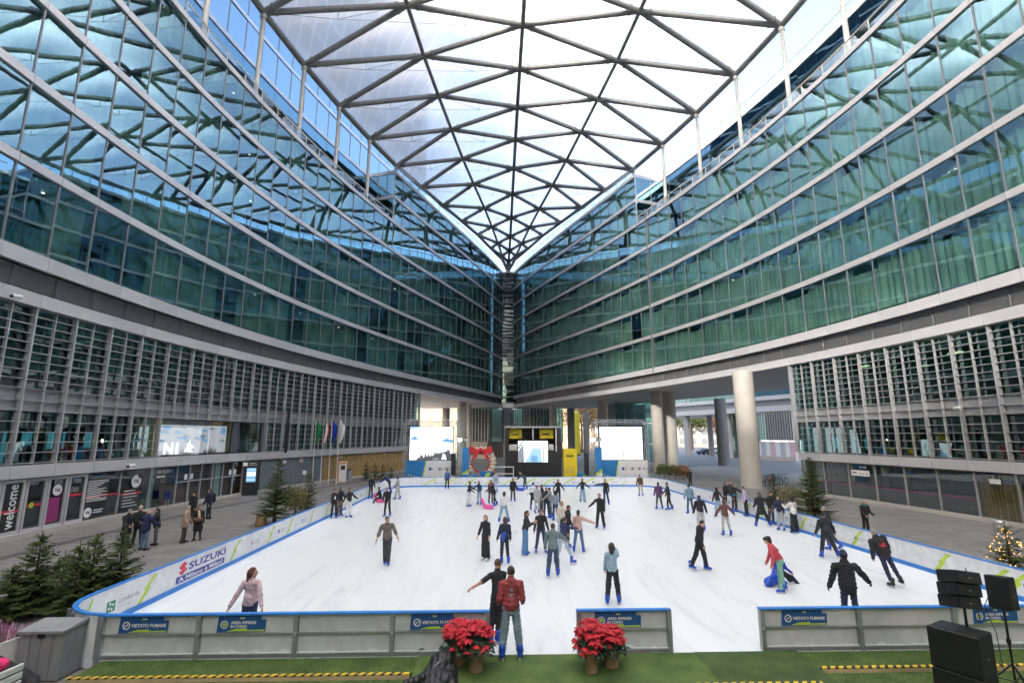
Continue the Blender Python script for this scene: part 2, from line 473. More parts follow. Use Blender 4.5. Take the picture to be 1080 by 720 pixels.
def make_building(side, label):
    root = empty('office_building', (side * 23.5, 20, GZ), 0, label, 'building', 'curved glass office buildings round the plaza')
    org = Vector(root.location)
    def put(name, me, p, ang, z=0.0, tilt=0.0, yaw=0.0, off=0.0):
        nrm = Vector((-math.sin(ang), math.cos(ang), 0))
        q = Vector(p) - nrm * off
        return mesh_obj(name, me, root, (q.x - org.x, q.y - org.y, z - org.z), (tilt, 0, ang + yaw))
    def rib(name, mat, ys, o0, o1, z0, z1, kind=None):
        mb = MB(); ribbon(mb, side, ys, o0, o1, z0, z1)
        o = mb.build(name, mat, root, -org)
        if kind: o['kind'] = kind
        return o
    cl = cells(side, YS)
    tall = [c for c in cl if c[3] > Y_TALL]
    yt0 = [y for y in YS if y > Y_TALL - STEP][0]
    YT = [y for y in YS if y >= yt0]
    tall = cells(side, YT)
    # panes of the five glazed storeys and of the tall end by the far corner
    G = 0.06
    rows = [(cl, FLOORS[k] + (0.0 if k == 0 else .2), FLOORS[k + 1] - .2) for k in range(5)]
    rows += [(tall, 31.95, 34.98), (tall, 35.42, 38.5)]
    for lst, z0, z1 in rows:
        me = shared_box('glass_pane', STEP - G, .03, z1 - z0, 'facade_glass', y0=-.03)
        for p, ang, wd, ym in lst:
            put('glass_pane', me, p, ang, z0, rnd.gauss(0, .0028), rnd.gauss(0, .0028))
    # white bands at the floors
    for k in range(6):
        h0, h1 = (11.82, 12.48) if k == 0 else (FLOORS[k] - .2, FLOORS[k] + .2)
        me = shared_box('spandrel_panel', STEP - .03, .22, h1 - h0, 'white_panel', y0=-.1)
        for p, ang, wd, ym in cl: put('spandrel_panel', me, p, ang, h0)
    for z0, z1 in ((34.99, 35.41), (38.51, 38.95)):
        me = shared_box('parapet_panel', STEP - .03, .22, z1 - z0, 'white_panel', y0=-.1)
        for p, ang, wd, ym in tall: put('parapet_panel', me, p, ang, z0)
    # upright mullions between the panes
    for i, y in enumerate(YS):
        c = cl[min(i, len(cl) - 1)]
        top = 38.5 if y >= yt0 - .01 else 31.4
        me = shared_box('mullion', .075, .10, top - 12.5, 'mullion', y0=-.06)
        put('mullion', me, fpt(side, y), c[1], 12.5)
    # louvred recess and lower white fascia
    mf = shared_box('fascia_panel', STEP - .02, .3, .6, 'white_panel', y0=-.2)
    for p, ang, wd, ym in cl:
        put('louvre', LOUVRE, p, ang, 0, off=.45)
        put('fascia_panel', mf, p, ang, 10.1)
    # inside: slabs, back wall, curtains
    for z in FLOORS[:-1]:
        rib('floor_slab', 'interior_floor', YS, .18, 6, z - .2, z + .2)
    rib('floor_slab', 'interior_floor', YS, .18, 6, 31.5, 31.9)
    rib('floor_slab', 'interior_floor', YT, .18, 6, 35.0, 35.4)
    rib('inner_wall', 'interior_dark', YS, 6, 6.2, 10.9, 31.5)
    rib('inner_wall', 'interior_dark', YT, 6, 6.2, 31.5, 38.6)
    for k, (lst, z0, z1) in enumerate(rows):
        mb = MB()
        ys = [lst[0][3], lst[-1][3]]
        ys = np.arange(min(ys) - 1, max(ys) + 1, .16)
        prev = None; on = True
        for j, y in enumerate(ys):
            if j % 14 == 0: on = rnd.random() < (.97 if side > 0 else .85)
            o = .42 + .09 * math.sin(j * 1.9) + .05 * math.sin(j * .73 + k)
            q = fpt(side, min(max(y, 12), 105.5), o)
            if prev is not None and on: mb.quad((prev.x, prev.y, z0 - .1), (q.x, q.y, z0 - .1), (q.x, q.y, z1 - .55 * ((j // 14) % 3 == 0)), (prev.x, prev.y, z1 - .55 * ((j // 14) % 3 == 0)))
            prev = q
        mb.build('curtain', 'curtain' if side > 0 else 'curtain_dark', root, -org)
    # terrace slab, end wall of the tall part, railings
    YB = [y for y in YS if y <= yt0 + .01]
    rib('terrace_slab', 'concrete', YB, .2, 4.0, 31.46, 31.72)
    rib('roof_slab', 'concrete', YT, .13, 16, 38.6, 38.93)
    p, q = fpt(side, yt0, 0.02), fpt(side, yt0, 5)
    d = q - p
    ang = math.atan2(d.y, d.x)
    mb = MB()
    for z0, z1 in ((31.95, 34.98), (35.42, 38.5)):
        for a in range(2): mb.box((.04 + a * 2.45, 0, z0), (2.41 + a * 2.45, .03, z1))
    put('end_glazing', mb.mesh('end_glazing', 'facade_glass'), p, ang)
    mb = MB()
    for z0, z1 in ((34.98, 35.42), (38.5, 38.95)): mb.box((0, -.05, z0), (5, .12, z1))
    mb.box((-.06, -.06, 31.7), (.05, .06, 38.5)); mb.box((2.42, -.05, 31.7), (2.47, .05, 38.5))
    put('end_frame', mb.mesh('end_frame', 'white_panel'), p, ang)
    for nm, ys, off, zb in (('terrace', YB, .05, 31.72), ('roof', YT, .05, 38.95)):
        me = shared_box('rail_pane', STEP - .08, .015, .95, 'rail_glass', y0=0)
        for c in cells(side, ys, off): put('rail_pane', me, c[0], c[1], zb + .12)
        mb = MB()
        for y in ys:
            a = fpt(side, y, off + .03); mb.tube((a.x, a.y, zb), (a.x, a.y, zb + 1.12), .05, n=6)
        for a, b in zip(ys[:-1], ys[1:]):
            a, b = fpt(side, a, off + .03), fpt(side, b, off + .03)
            mb.tube((a.x, a.y, zb + 1.14), (b.x, b.y, zb + 1.14), .06, n=6)
        mb.build('railing', 'white_steel', root, -org)
    # set-back storeys above the terrace
    c4 = cells(side, YB, 4.0)
    me = None
    for z0, z1 in ((31.72, 35.05), (35.25, 38.45)):
        for p, ang, wd, ym in c4:
            me = shared_box('upper_pane', round(wd - .05, 2), .03, z1 - z0, 'facade_glass', y0=-.03)
            put('upper_pane', me, p, ang, z0, rnd.gauss(0, .003), rnd.gauss(0, .003))
    rib('upper_band', 'white_panel', YB, 3.9, 4.15, 38.46, 38.9)
    rib('upper_band', 'frame_metal', YB, 3.97, 4.1, 35.06, 35.24)
    rib('inner_wall', 'interior_dark', YB, 8, 8.2, 31.72, 38.46)
    rib('roof_slab', 'concrete', YB, 4.16, 16, 38.62, 38.85)
    rib('floor_slab', 'interior_floor', YB, 4.3, 8, 35.05, 35.25)
    if side > 0:
        mb = MB()
        for y in YB[::1]:
            a = fpt(side, y, 4.1); mb.tube((a.x, a.y, 38.85), (a.x, a.y, 39.95), .035, n=6)
        for a, b in zip(YB[:-1], YB[1:]):
            a, b = fpt(side, a, 4.1), fpt(side, b, 4.1)
            mb.tube((a.x, a.y, 39.97), (b.x, b.y, 39.97), .06, n=6)
        mb.build('railing', 'steel_tube', root, -org)
    rib('light_stop_wall', 'interior_dark', [105.35, 105.55], .1, 16.9, 10.45, 38.55)  # added at the far end to keep sky light out of the storeys
    # underside and outer face of the upper storeys
    rib('soffit', 'soffit_panel', YS, .12, 17, 10.13, 10.4)
    rib('outer_wall', 'white_panel', YS, 17, 17.3, 10.13, 38.7)
    # the fronts behind the viewer, plain
    YR = list(np.arange(-66, 12.6, 3.0)) + [12.5]
    for k in range(5): rib('rear_glazing', 'facade_glass', YR, 0, .03, FLOORS[k] + .25, FLOORS[k + 1] - .25, 'stuff')
    for k in range(6): rib('rear_band', 'white_panel', YR, -.1, .15, FLOORS[k] - .25, FLOORS[k] + .25, 'stuff')
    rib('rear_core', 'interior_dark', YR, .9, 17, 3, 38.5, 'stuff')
    rib('rear_wall', 'slat_metal', YR, .3, .8, GZ, 12.2, 'stuff')

    # ---------------- lower storeys with the sun-shade grid
    yl = [y for y in YS if y <= WALL_END[side] + .5]
    lc = cells(side, yl)
    me_f = shared_box('fin', .08, .26, 7.06, 'slat_metal', y0=-.26)
    me_m = shared_box('middle_fin', .05, .14, 7.0, 'slat_metal', y0=-.22)
    me_s = shared_box('slat', STEP - .08, .13, .028, 'slat_metal', y0=-.22)
    gap = range(0, 0)
    if side < 0: gap = [i for i, c in enumerate(lc) if 32.6 < c[3] < 43.6]
    for i, y in enumerate(yl):
        c = lc[min(i, len(lc) - 1)]
        if i in gap and i - 1 in gap: put('fin', shared_box('fin', .08, .26, 4.7, 'slat_metal', y0=-.26), fpt(side, y), c[1], 5.4)
        else: put('fin', me_f, fpt(side, y), c[1], 3.04)
    zs_up = [6.42 + .41 * k for k in range(9)]
    zs_in = [5.45, 5.9]
    zs_lo = [3.1 + .46 * k for k in range(5)]
    order = sorted(range(len(lc)), key=lambda i: lc[i][3])
    count = 0; rest = MB()
    for i in order:
        p, ang, wd, ym = lc[i]
        if i in gap: put('middle_fin', shared_box('middle_fin', .05, .14, 4.65, 'slat_metal', y0=-.22), p, ang, 5.42)
        else: put('middle_fin', me_m, p, ang, 3.06)
        for z in zs_up + zs_in + ([] if i in gap else zs_lo):
            if count < 300:
                put('slat', me_s, p, ang, z); count += 1
            else:
                mt = Matrix.Translation((p.x - org.x, p.y - org.y, z - org.z)) @ Matrix.Rotation(ang, 4, 'Z')
                rest.box((-STEP / 2 + .04, -.22, 0), (STEP / 2 - .04, -.09, .028), mat=mt)
        put('window_pane', shared_box('window_pane', STEP - .04, .03, 3.6, 'green_glass', y0=-.03), p, ang, 6.45, rnd.gauss(0, .003), rnd.gauss(0, .003), .34)
        put('window_pane', shared_box('window_pane', STEP - .04, .03, 2.25, 'shop_glass' if i in gap else 'green_glass', y0=-.03), p, ang, 3.1, rnd.gauss(0, .003), rnd.gauss(0, .003), .02 if i in gap else .34)
        put('infill_panel', shared_box('infill_panel', STEP - .02, .06, .98, 'louvre_metal', y0=-.06), p, ang, 5.42, off=.27)
        put('fascia_panel', shared_box('fascia_panel', STEP - .03, .3, .57, 'white_panel', y0=-.3), p, ang, 2.46)
    if rest.v: rest.build('slat', 'slat_metal', root)['kind'] = 'stuff'
    rib('inner_wall', 'interior_floor', yl, 5.0, 5.2, GZ, 10.1)
    rib('floor_slab', 'interior_floor', yl, .7, 5, 5.5, 6.3)
    rib('floor_slab', 'interior_floor', yl, .4, 5, 2.5, 3.0)
    # end wall where the grid stops and the passage opens
    e = fpt(side, yl[-1])
    c = lc[-1]
    mb = MB()
    sgn = 1 if side > 0 else -1
    dirx = Vector((math.cos(c[1]), math.sin(c[1]), 0)) * sgn
    nb = Vector((-math.sin(c[1]), math.cos(c[1]), 0))
    mt = frame(Vector((e.x, e.y, 0)) - nb * .02 + dirx * .06, -nb, (0, 0, 1))
    mt2 = Matrix(((mt[0][0], 0, 0, mt[0][3]), (mt[1][0], 0, 0, mt[1][3]), (0, 0, 1, 0), (0, 0, 0, 1)))
    mb = MB()
    a0 = Vector((e.x, e.y, 0)); a1 = a0 - nb * 15
    def wallbox(s0, s1, t0, t1, z0, z1, mi=0):
        P = [a0 - nb * s + dirx * t for s, t in ((s0, t0), (s1, t0), (s1, t1), (s0, t1))]
        mb.add([(v_.x, v_.y, z0) for v_ in P] + [(v_.x, v_.y, z1) for v_ in P], [(3, 2, 1, 0), (4, 5, 6, 7), (0, 1, 5, 4), (1, 2, 6, 5), (2, 3, 7, 6), (3, 0, 4, 7)], mi)
    wallbox(.6, 15, -.15, 0, GZ, 10.1)
    for z in zs_up + zs_in + zs_lo: wallbox(.05, 14, 0, .3, z, z + .035)
    for s in range(8): wallbox(.1 + s * 2, .18 + s * 2, .0, .33, 3.05, 10.1)
    mb.build('end_wall', 'slat_metal', root, -org)
    return root, put, lc, gap, yl
LEFT, PUT_L, LC_L, GAP_L, YL_L = make_building(-1, 'curved office building with green glass storeys, flags and shops on the left of the rink')
RIGHT, PUT_R, LC_R, GAP_R, YL_R = make_building(1, 'curved office building with sunlit upper windows and open columned passage right of the rink')

# ground-floor glazing
def ground_floor(side, root, put, lc):
    for i, (p, ang, wd, ym) in enumerate(lc):
        glassm = 'shop_glass'
        put('shop_pane', shared_box('shop_pane', STEP - .06, .03, 2.3, glassm, y0=-.03), p, ang, 0.05, rnd.gauss(0, .002), rnd.gauss(0, .002), .3)
        put('frame_post', shared_box('frame_post', .07, .12, 2.6, 'frame_metal', y0=-.1), p + Vector((math.cos(ang), math.sin(ang), 0)) * (wd / 2), ang, GZ, off=.24)
        put('plinth', shared_box('plinth', STEP - .01, .3, .2, 'concrete', y0=-.3), p, ang, GZ, off=.05)
ground_floor(-1, LEFT, PUT_L, LC_L)
ground_floor(1, RIGHT, PUT_R, LC_R)
# ------------------------------------------------------------------ canopy roof of steel tubes and film cushions
def roof_nodes():
    K = range(-15, 11)
    S0, DS = 38.9, 6.3
    cz_y = [-30, 30, 45.2, 51.5, 57.8, 64.1, 70.4, 76.7, 83, 89.3, 95.6, 108]
    cz = [45.4, 45.4, 45.3, 45.3, 44.9, 44.4, 43.6, 42.65, 41.4, 40.5, 40.1, 39.8]
    mz_y = [-30, 30, 42, 48.4, 54.7, 61, 67.3, 73.7, 80, 86.3, 92.6, 106]
    mz = [44.3, 44.3, 44.3, 44.1, 44, 43.7, 43.2, 42.6, 41.6, 41, 40.4, 40.0]
    E_, MD, C_ = {}, {}, {}
    for k in K:
        ye = S0 + DS * k; ym = ye + DS / 2; yc = ye + DS
        for s in (-1, 1):
            e = fpt(s, ye, .5 if k <= 4 else .5 - .25 * (k - 4))
            E_[s, k] = Vector((e.x, e.y, 40.25 + (max(0, k - 4) * .12 if k < 9 else .2)))
            m = .51 * half_w(ym) if ym < 70 else half_w(ym) * np.interp(ym, [70, 80, 93], [.52, .46, .42])
            MD[s, k] = Vector((s * m, ym, float(np.interp(ym, mz_y, mz))))
        C_[k] = Vector((0, yc, float(np.interp(yc, cz_y, cz))))
    return K, E_, MD, C_
def make_roof():
    root = empty('canopy_roof', (0, 40, 40), 0, 'domed canopy of grey steel tubes and clear film cushions over the plaza', 'roof')
    org = Vector(root.location)
    K, E_, MD, C_ = roof_nodes()
    K = list(K)
    def beam(a, b, r, collar=True):
        mb = MB()
        d = (b - a)
        mb.tube(a - org, b - org, r, n=10)
        if collar:
            u = d.normalized()
            for t in (1.0, d.length - 1.0):
                p = a + u * t - org
                mb.tube(p - u * .09, p + u * .09, r * 1.25, n=10)
        mb.build('beam', 'steel_tube', root)
    def cushion(a, b, c):
        n = 5; vs_ = []; idx = {}
        up = Vector((0, 0, .3))
        for i in range(n + 1):
            for j in range(n + 1 - i):
                k = n - i - j
                p = (a * i + b * j + c * k) / n
                bul = 27 * (i / n) * (j / n) * (k / n)
                idx[i, j] = len(vs_); vs_.append(p + up + Vector((0, 0, .55 * bul)) - org)
        fs = []
        for i in range(n):
            for j in range(n - i):
                fs.append((idx[i, j], idx[i + 1, j], idx[i, j + 1]))
                if i + j < n - 1: fs.append((idx[i + 1, j], idx[i + 1, j + 1], idx[i, j + 1]))
        mb = MB(); mb.add(vs_, fs, 0, True); mb.build('cushion', 'etfe_film', root)
    dz = Vector((0, 0, 0))
    for k in K:
        last = k == K[-1]
        for s in (-1, 1):
            if not last: beam(E_[s, k], E_[s, k + 1], .3, False)
            beam(E_[s, k], MD[s, k], .28)
            if not last: beam(MD[s, k], E_[s, k + 1], .28)
            if not last: beam(MD[s, k], MD[s, k + 1], .21, False)
            beam(MD[s, k], C_[k], .28)
            if not last: beam(C_[k], MD[s, k + 1], .28)
            if not last:
                cushion(E_[s, k], E_[s, k + 1], MD[s, k]); cushion(MD[s, k], MD[s, k + 1], E_[s, k + 1])
                cushion(MD[s, k], MD[s, k + 1], C_[k]); cushion(C_[k], C_[k + 1], MD[s, k + 1])
            # tie cables under the tubes
            drop = Vector((0, 0, -1.1))
            mb = MB()
            mid = (E_[s, k] + MD[s, k]) / 2 + drop
            for q in (E_[s, k], MD[s, k]): mb.tube(q - org, mid - org, .022, n=4)
            mid2 = (MD[s, k] + C_[k]) / 2 + drop
            for q in (MD[s, k], C_[k]): mb.tube(q - org, mid2 - org, .022, n=4)
            mb.tube(mid - org, mid2 - org, .018, n=4)
            mb.tube(mid - org, mid - drop - org, .03, n=5); mb.tube(mid2 - org, mid2 - drop - org, .03, n=5)
            mb.build('tie_cable', 'mullion', root)
            if -2 <= k <= 4:
                mb = MB(); e = E_[s, k]
                zb = 31.72
                mb.tube((e.x, e.y, zb), (e.x, e.y, 39.9), .2, .17, 12)
                mb.tube((e.x, e.y, zb), (e.x, e.y, zb + .1), .34, n=12)
                mb.tube((e.x, e.y, 39.7), (e.x, e.y, 40.1), .26, n=12)
                mb.build('post', 'white_steel', root, -org)
        if not last: beam(C_[k], C_[k + 1], .24, False)
    return root
make_roof()
# ------------------------------------------------------------------ continuous bodies: blended shapes turned into one closed surface
def cone(a, b, ra, rb, m=0, flat=None, k=None):
    return ('c', np.array(a, float), np.array(b, float), ra, rb, m, flat, k)
def ell(c, r, m=0, rot=None, k=None):
    return ('e', np.array(c, float), np.array(r, float), np.array(rot) if rot is not None else np.eye(3), None, m, None, k)
def sdf_surface(prims, vox, k=.03, cut=None, noise=0.0, seed=0):
    lo = np.full(3, 1e9); hi = -lo
    for p in prims:
        if p[0] == 'c':
            r = max(p[3], p[4]); lo = np.minimum(lo, np.minimum(p[1], p[2]) - r); hi = np.maximum(hi, np.maximum(p[1], p[2]) + r)
        else:
            r = p[2].max(); lo = np.minimum(lo, p[1] - r); hi = np.maximum(hi, p[1] + r)
    lo -= vox * 3; hi += vox * 3
    n = np.ceil((hi - lo) / vox).astype(int) + 1
    ax = [(lo[i] + np.arange(n[i]) * vox).astype(np.float32) for i in range(3)]
    F = np.full(n, 1.0, np.float32); D = np.full(n, 1.0, np.float32); MI = np.zeros(n, np.int8)
    for p in prims:
        kk = p[7] if p[7] is not None else k
        if p[0] == 'c':
            r = max(p[3], p[4]); a, b = np.minimum(p[1], p[2]) - r - kk - 2 * vox, np.maximum(p[1], p[2]) + r + kk + 2 * vox
        else:
            r = p[2].max(); a, b = p[1] - r - kk - 2 * vox, p[1] + r + kk + 2 * vox
        i0 = np.clip(np.floor((a - lo) / vox).astype(int), 0, n - 1); i1 = np.clip(np.ceil((b - lo) / vox).astype(int) + 1, 1, n)
        sl = tuple(slice(i0[i], i1[i]) for i in range(3))
        X = ax[0][sl[0]][:, None, None]; Y = ax[1][sl[1]][None, :, None]; Z = ax[2][sl[2]][None, None, :]
        if p[0] == 'c':
            A, B = p[1].astype(np.float32), p[2].astype(np.float32); ab = B - A; L2 = float(ab @ ab) + 1e-9
            dx, dy, dz = X - A[0], Y - A[1], Z - A[2]
            t = np.clip((dx * ab[0] + dy * ab[1] + dz * ab[2]) / L2, 0, 1)
            ex, ey, ez = dx - t * ab[0], dy - t * ab[1], dz - t * ab[2]
            if p[6] is not None:
                nx, q = p[6]; s = (ex * nx[0] + ey * nx[1] + ez * nx[2]) * (q - 1)
                ex, ey, ez = ex + nx[0] * s, ey + nx[1] * s, ez + nx[2] * s
            d = np.sqrt(ex * ex + ey * ey + ez * ez) - (p[3] + (p[4] - p[3]) * t)
        else:
            c, R_, rot = p[1], p[2], p[3]
            dx, dy, dz = X - c[0], Y - c[1], Z - c[2]
            q = [(dx * rot[0, i] + dy * rot[1, i] + dz * rot[2, i]) / R_[i] for i in range(3)]
            d = (np.sqrt(q[0] ** 2 + q[1] ** 2 + q[2] ** 2) - 1) * float(R_.min())
        d = d.astype(np.float32)
        f = F[sl]
        h = np.clip(.5 + .5 * (f - d) / kk, 0, 1)
        F[sl] = f + (d - f) * h - kk * h * (1 - h)
        m = d < D[sl]
        D[sl] = np.where(m, d, D[sl]); MI[sl] = np.where(m, p[5], MI[sl])
    X, Y, Z = np.meshgrid(*ax, indexing='ij', sparse=True)
    if noise:
        F = F + noise * (np.sin(X * 37 + Z * 23 + seed) * np.sin(Y * 31 + Z * 41 + seed * 2) + .7 * np.sin(Z * 70 + 9 * X + 11 * Y + seed)).astype(np.float32) * (MI > 0)
    if cut is not None: F = np.maximum(F, cut(X, Y, Z))
    # surface nets
    s = F < 0
    c8 = [s[i:n[0] - 1 + i, j:n[1] - 1 + j, l:n[2] - 1 + l] for i in (0, 1) for j in (0, 1) for l in (0, 1)]
    cnt = sum(c.astype(np.int8) for c in c8)
    act = (cnt > 0) & (cnt < 8)
    idx = np.argwhere(act)
    vid = np.full(act.shape, -1, np.int32); vid[act] = np.arange(len(idx))
    acc = np.zeros((len(idx), 3)); w = np.zeros(len(idx))
    corners = [(i, j, l) for i in (0, 1) for j in (0, 1) for l in (0, 1)]
    val = {c: F[idx[:, 0] + c[0], idx[:, 1] + c[1], idx[:, 2] + c[2]] for c in corners}
    for c in corners:
        for a_ in range(3):
            if c[a_]: continue
            e = list(c); e[a_] = 1; e = tuple(e)
            va, vb = val[c], val[e]
            cr = (va < 0) != (vb < 0)
            t = np.where(cr, va / np.where(cr, va - vb, 1), 0)
            pt = np.tile(np.array(c, float), (len(idx), 1)); pt[:, a_] += t
            acc[cr] += pt[cr]; w[cr] += 1
    V = lo + (idx + acc / w[:, None]) * vox
    quads = []
    for a_ in range(3):
        b_, c_ = (a_ + 1) % 3, (a_ + 2) % 3
        s0 = np.take(s, range(0, n[a_] - 1), axis=a_); s1 = np.take(s, range(1, n[a_]), axis=a_)
        e = np.argwhere(s0 != s1)
        e = e[(e[:, b_] > 0) & (e[:, c_] > 0) & (e[:, b_] < n[b_] - 1) & (e[:, c_] < n[c_] - 1)]
        q = []
        for db, dc in ((-1, -1), (0, -1), (0, 0), (-1, 0)):
            g = e.copy(); g[:, b_] += db; g[:, c_] += dc
            q.append(vid[g[:, 0], g[:, 1], g[:, 2]])
        q = np.stack(q, 1)
        inside = s[e[:, 0], e[:, 1], e[:, 2]]
        q[~inside] = q[~inside][:, ::-1]
        quads.append(q)
    Q = np.concatenate(quads)
    mi = MI[idx[:, 0], idx[:, 1], idx[:, 2]]
    return V, Q, mi[Q[:, 0]]
def sdf_mesh_data(name, V, Q, mi, mats):
    me = bpy.data.meshes.new(name)
    me.vertices.add(len(V)); me.vertices.foreach_set('co', np.asarray(V, np.float32).ravel())
    me.loops.add(len(Q) * 4); me.loops.foreach_set('vertex_index', Q.astype(np.int32).ravel())
    me.polygons.add(len(Q))
    me.polygons.foreach_set('loop_start', np.arange(0, len(Q) * 4, 4, dtype=np.int32))
    me.polygons.foreach_set('loop_total', np.full(len(Q), 4, np.int32))
    for m in mats: me.materials.append(M(m))
    me.polygons.foreach_set('material_index', mi.astype(np.int32))
    me.polygons.foreach_set('use_smooth', np.ones(len(Q), bool))
    me.update(calc_edges=True)
    return me
def sdf_part(name, prims, vox, mats, parent=None, loc=(0, 0, 0), rot=(0, 0, 0), **kw):
    V, Q, mi = sdf_surface(prims, vox, **kw)
    return mesh_obj(name, sdf_mesh_data(name, V, Q, mi, mats), parent, loc, rot)
# ------------------------------------------------------------------ ground, rink
def ground():
    mb = MB(); n = 2500
    mb.quad((-n, -n, GZ - .02), (n, -n, GZ - .02), (n, n, GZ - .02), (-n, n, GZ - .02))
    return tag(mb.build('ground', 'paving'), kind='structure')
GROUND = ground()
def rink_ice():
    mb = MB(); P = []
    for cx, cy, r, a0 in ((-10.2, 12.6, 1.36, 180), (10.2, 12.6, 1.36, 270), (8.9, 43.5, 2.66, 0), (-8.9, 43.5, 2.66, 90)):
        for i in range(7):
            a = math.radians(a0 + 15 * i); P.append((cx + r * math.cos(a), cy + r * math.sin(a)))
    n = len(P)
    mb.add([(x, y, 0) for x, y in P] + [(x, y, GZ - .01) for x, y in P], [tuple(range(n))] + [(i, n + i, n + (i + 1) % n, (i + 1) % n) for i in range(n)])
    return tag(mb.build('ice_rink', 'ice'), kind='structure')
RINK = rink_ice()
# paving slabs: the 300 that show largest on the left walk are single slabs, the others one mesh
def slabs():
    R = random.Random(5)
    SX, SY = 1.2, .6
    mb0 = MB(); mb0.bbox((-SX / 2 + .006, -SY / 2 + .006, -.06), (SX / 2 - .006, SY / 2 - .006, 0), .006)
    ml, mdk = mb0.mesh('paving_slab', 'paving'), mb0.mesh('paving_slab', 'dark_paving')
    cand = []
    for j in range(int(62 / SY)):
        y = 13 + j * SY
        for i in range(-24, 24):
            x = (i + .5 * (j % 2)) * SX
            if abs(x) < 12.4 or abs(x) > half_w(y) + 1: continue
            cand.append((x, y))
    def size(c): return SX * SY * 5 / (c[1] ** 2 * math.hypot(c[1], c[0] + 2.5))
    near = sorted([c for c in cand if c[0] > -24 and c[1] > 13], key=size, reverse=True)
    def vis(c): return abs((c[0] + 2.5) / c[1] - .031) < 1.02
    near = [c for c in near if vis(c)]
    first = set(near[:300])
    rest = {0: MB(), 1: MB()}
    for c in cand:
        x, y = c
        dk = False
        dz, tl = R.gauss(0, .0012), R.gauss(0, .0012)
        if c in first:
            mesh_obj('paving_slab', mdk if dk else ml, GROUND, (x, y, GZ + dz), (tl, R.gauss(0, .0012), 0))
        else:
            b = rest[int(dk)]; z = GZ + dz; hx, hy = SX / 2 - .006, SY / 2 - .006
            b.add([(x - hx, y - hy, z - .03), (x + hx, y - hy, z - .03), (x + hx, y + hy, z - .03), (x - hx, y + hy, z - .03), (x - hx, y - hy, z), (x + hx, y - hy, z), (x + hx, y + hy, z), (x - hx, y + hy, z)],
                  [(4, 5, 6, 7), (0, 1, 5, 4), (1, 2, 6, 5), (2, 3, 7, 6), (3, 0, 4, 7)])
    for k, m in ((0, 'paving'), (1, 'dark_paving')):
        if rest[k].v: rest[k].build('paving_slab', m, GROUND)['kind'] = 'stuff'
slabs()
def dark_band():
    ys = arc_ys(14, 74, 1.2)
    me = MB(); me.bbox((-.594, -.25, -.03), (.594, .25, .004), .004); me = me.mesh('band_slab', 'dark_paving')
    for p, ang, wd, ym in cells(-1, ys, -2.7): mesh_obj('band_slab', me, GROUND, (p.x, p.y, GZ + .002), (0, 0, ang))
dark_band()
# ------------------------------------------------------------------ more materials
for n_, c_, r_ in (('plastic_blue', (0.012, 0.075, 0.50), .4), ('board_white', (0.72, 0.74, 0.76), .45), ('board_blue', (0.03, 0.22, 0.66), .45),
                   ('print_green', (0.48, 0.66, 0.06), .5), ('print_dkgreen', (0.02, 0.25, 0.13), .5), ('print_blue', (0.02, 0.20, 0.50), .5), ('print_indigo', (0.06, 0.07, 0.33), .5),
                   ('print_red', (0.62, 0.04, 0.07), .5), ('print_grey', (0.25, 0.27, 0.30), .5), ('print_pale', (0.45, 0.48, 0.54), .5), ('print_white', (0.80, 0.80, 0.80), .5),
                   ('print_black', (0.02, 0.02, 0.02), .5), ('print_yellow', (0.80, 0.62, 0.02), .5), ('print_magenta', (0.28, 0.03, 0.16), .4), ('print_orange', (0.75, 0.25, 0.03), .5),
                   ('sign_blue', (0.015, 0.09, 0.28), .45), ('black_plastic', (0.012, 0.012, 0.014), .45), ('black_cloth', (0.012, 0.012, 0.014), .75), ('pink_plastic', (0.75, 0.10, 0.36), .4),
                   ('red_paint', (0.55, 0.02, 0.03), .4), ('white_paint', (0.75, 0.74, 0.72), .5), ('burlap', (0.30, 0.20, 0.11), .9), ('timber', (0.55, 0.42, 0.24), .7),
                   ('tape_yellow', (0.75, 0.52, 0.02), .5), ('grey_plastic', (0.27, 0.275, 0.285), .5), ('galvanised', (0.36, 0.38, 0.39), .4), ('board_back', (0.54, 0.56, 0.57), .5),
                   ('bark', (0.12, 0.075, 0.045), .9), ('cream_wall', (0.19, 0.15, 0.105), .85), ('pale_wall', (0.42, 0.415, 0.41), .8), ('tyre', (0.02, 0.02, 0.02), .8),
                   ('petal_red', (0.48, 0.008, 0.02), .55), ('leaf_dark', (0.02, 0.055, 0.03), .5), ('heather', (0.42, 0.13, 0.28), .7), ('heather_pale', (0.62, 0.45, 0.52), .7), ('yellow_flower', (0.7, .5, .03), .7),
                   ('cushion_pink', (0.70, 0.03, 0.16), .8), ('flag_green', (0.01, 0.25, 0.08), .8), ('flag_white', (0.75, 0.75, 0.75), .8), ('flag_red', (0.6, 0.02, 0.04), .8), ('flag_blue', (0.01, 0.04, 0.35), .8),
                   ('straw', (0.55, 0.42, 0.28), .8), ('brass', (0.55, 0.38, 0.12), .35), ('steel', (0.55, 0.56, 0.58), .3), ('car_grey', (0.25, 0.26, 0.28), .3), ('car_white', (0.7, 0.7, 0.7), .3), ('car_dark', (0.03, 0.04, 0.06), .3),
                   ('tree_trunk', (0.10, 0.075, 0.055), .9)):
    pmat(n_, c_, r_, 0.6 if n_ in ('galvanised', 'steel', 'brass') else 0.0, 0.10, 5.0, bump=.15 if n_ in ('black_cloth', 'burlap', 'timber', 'bark', 'straw', 'grey_plastic') else 0, bscale=60)
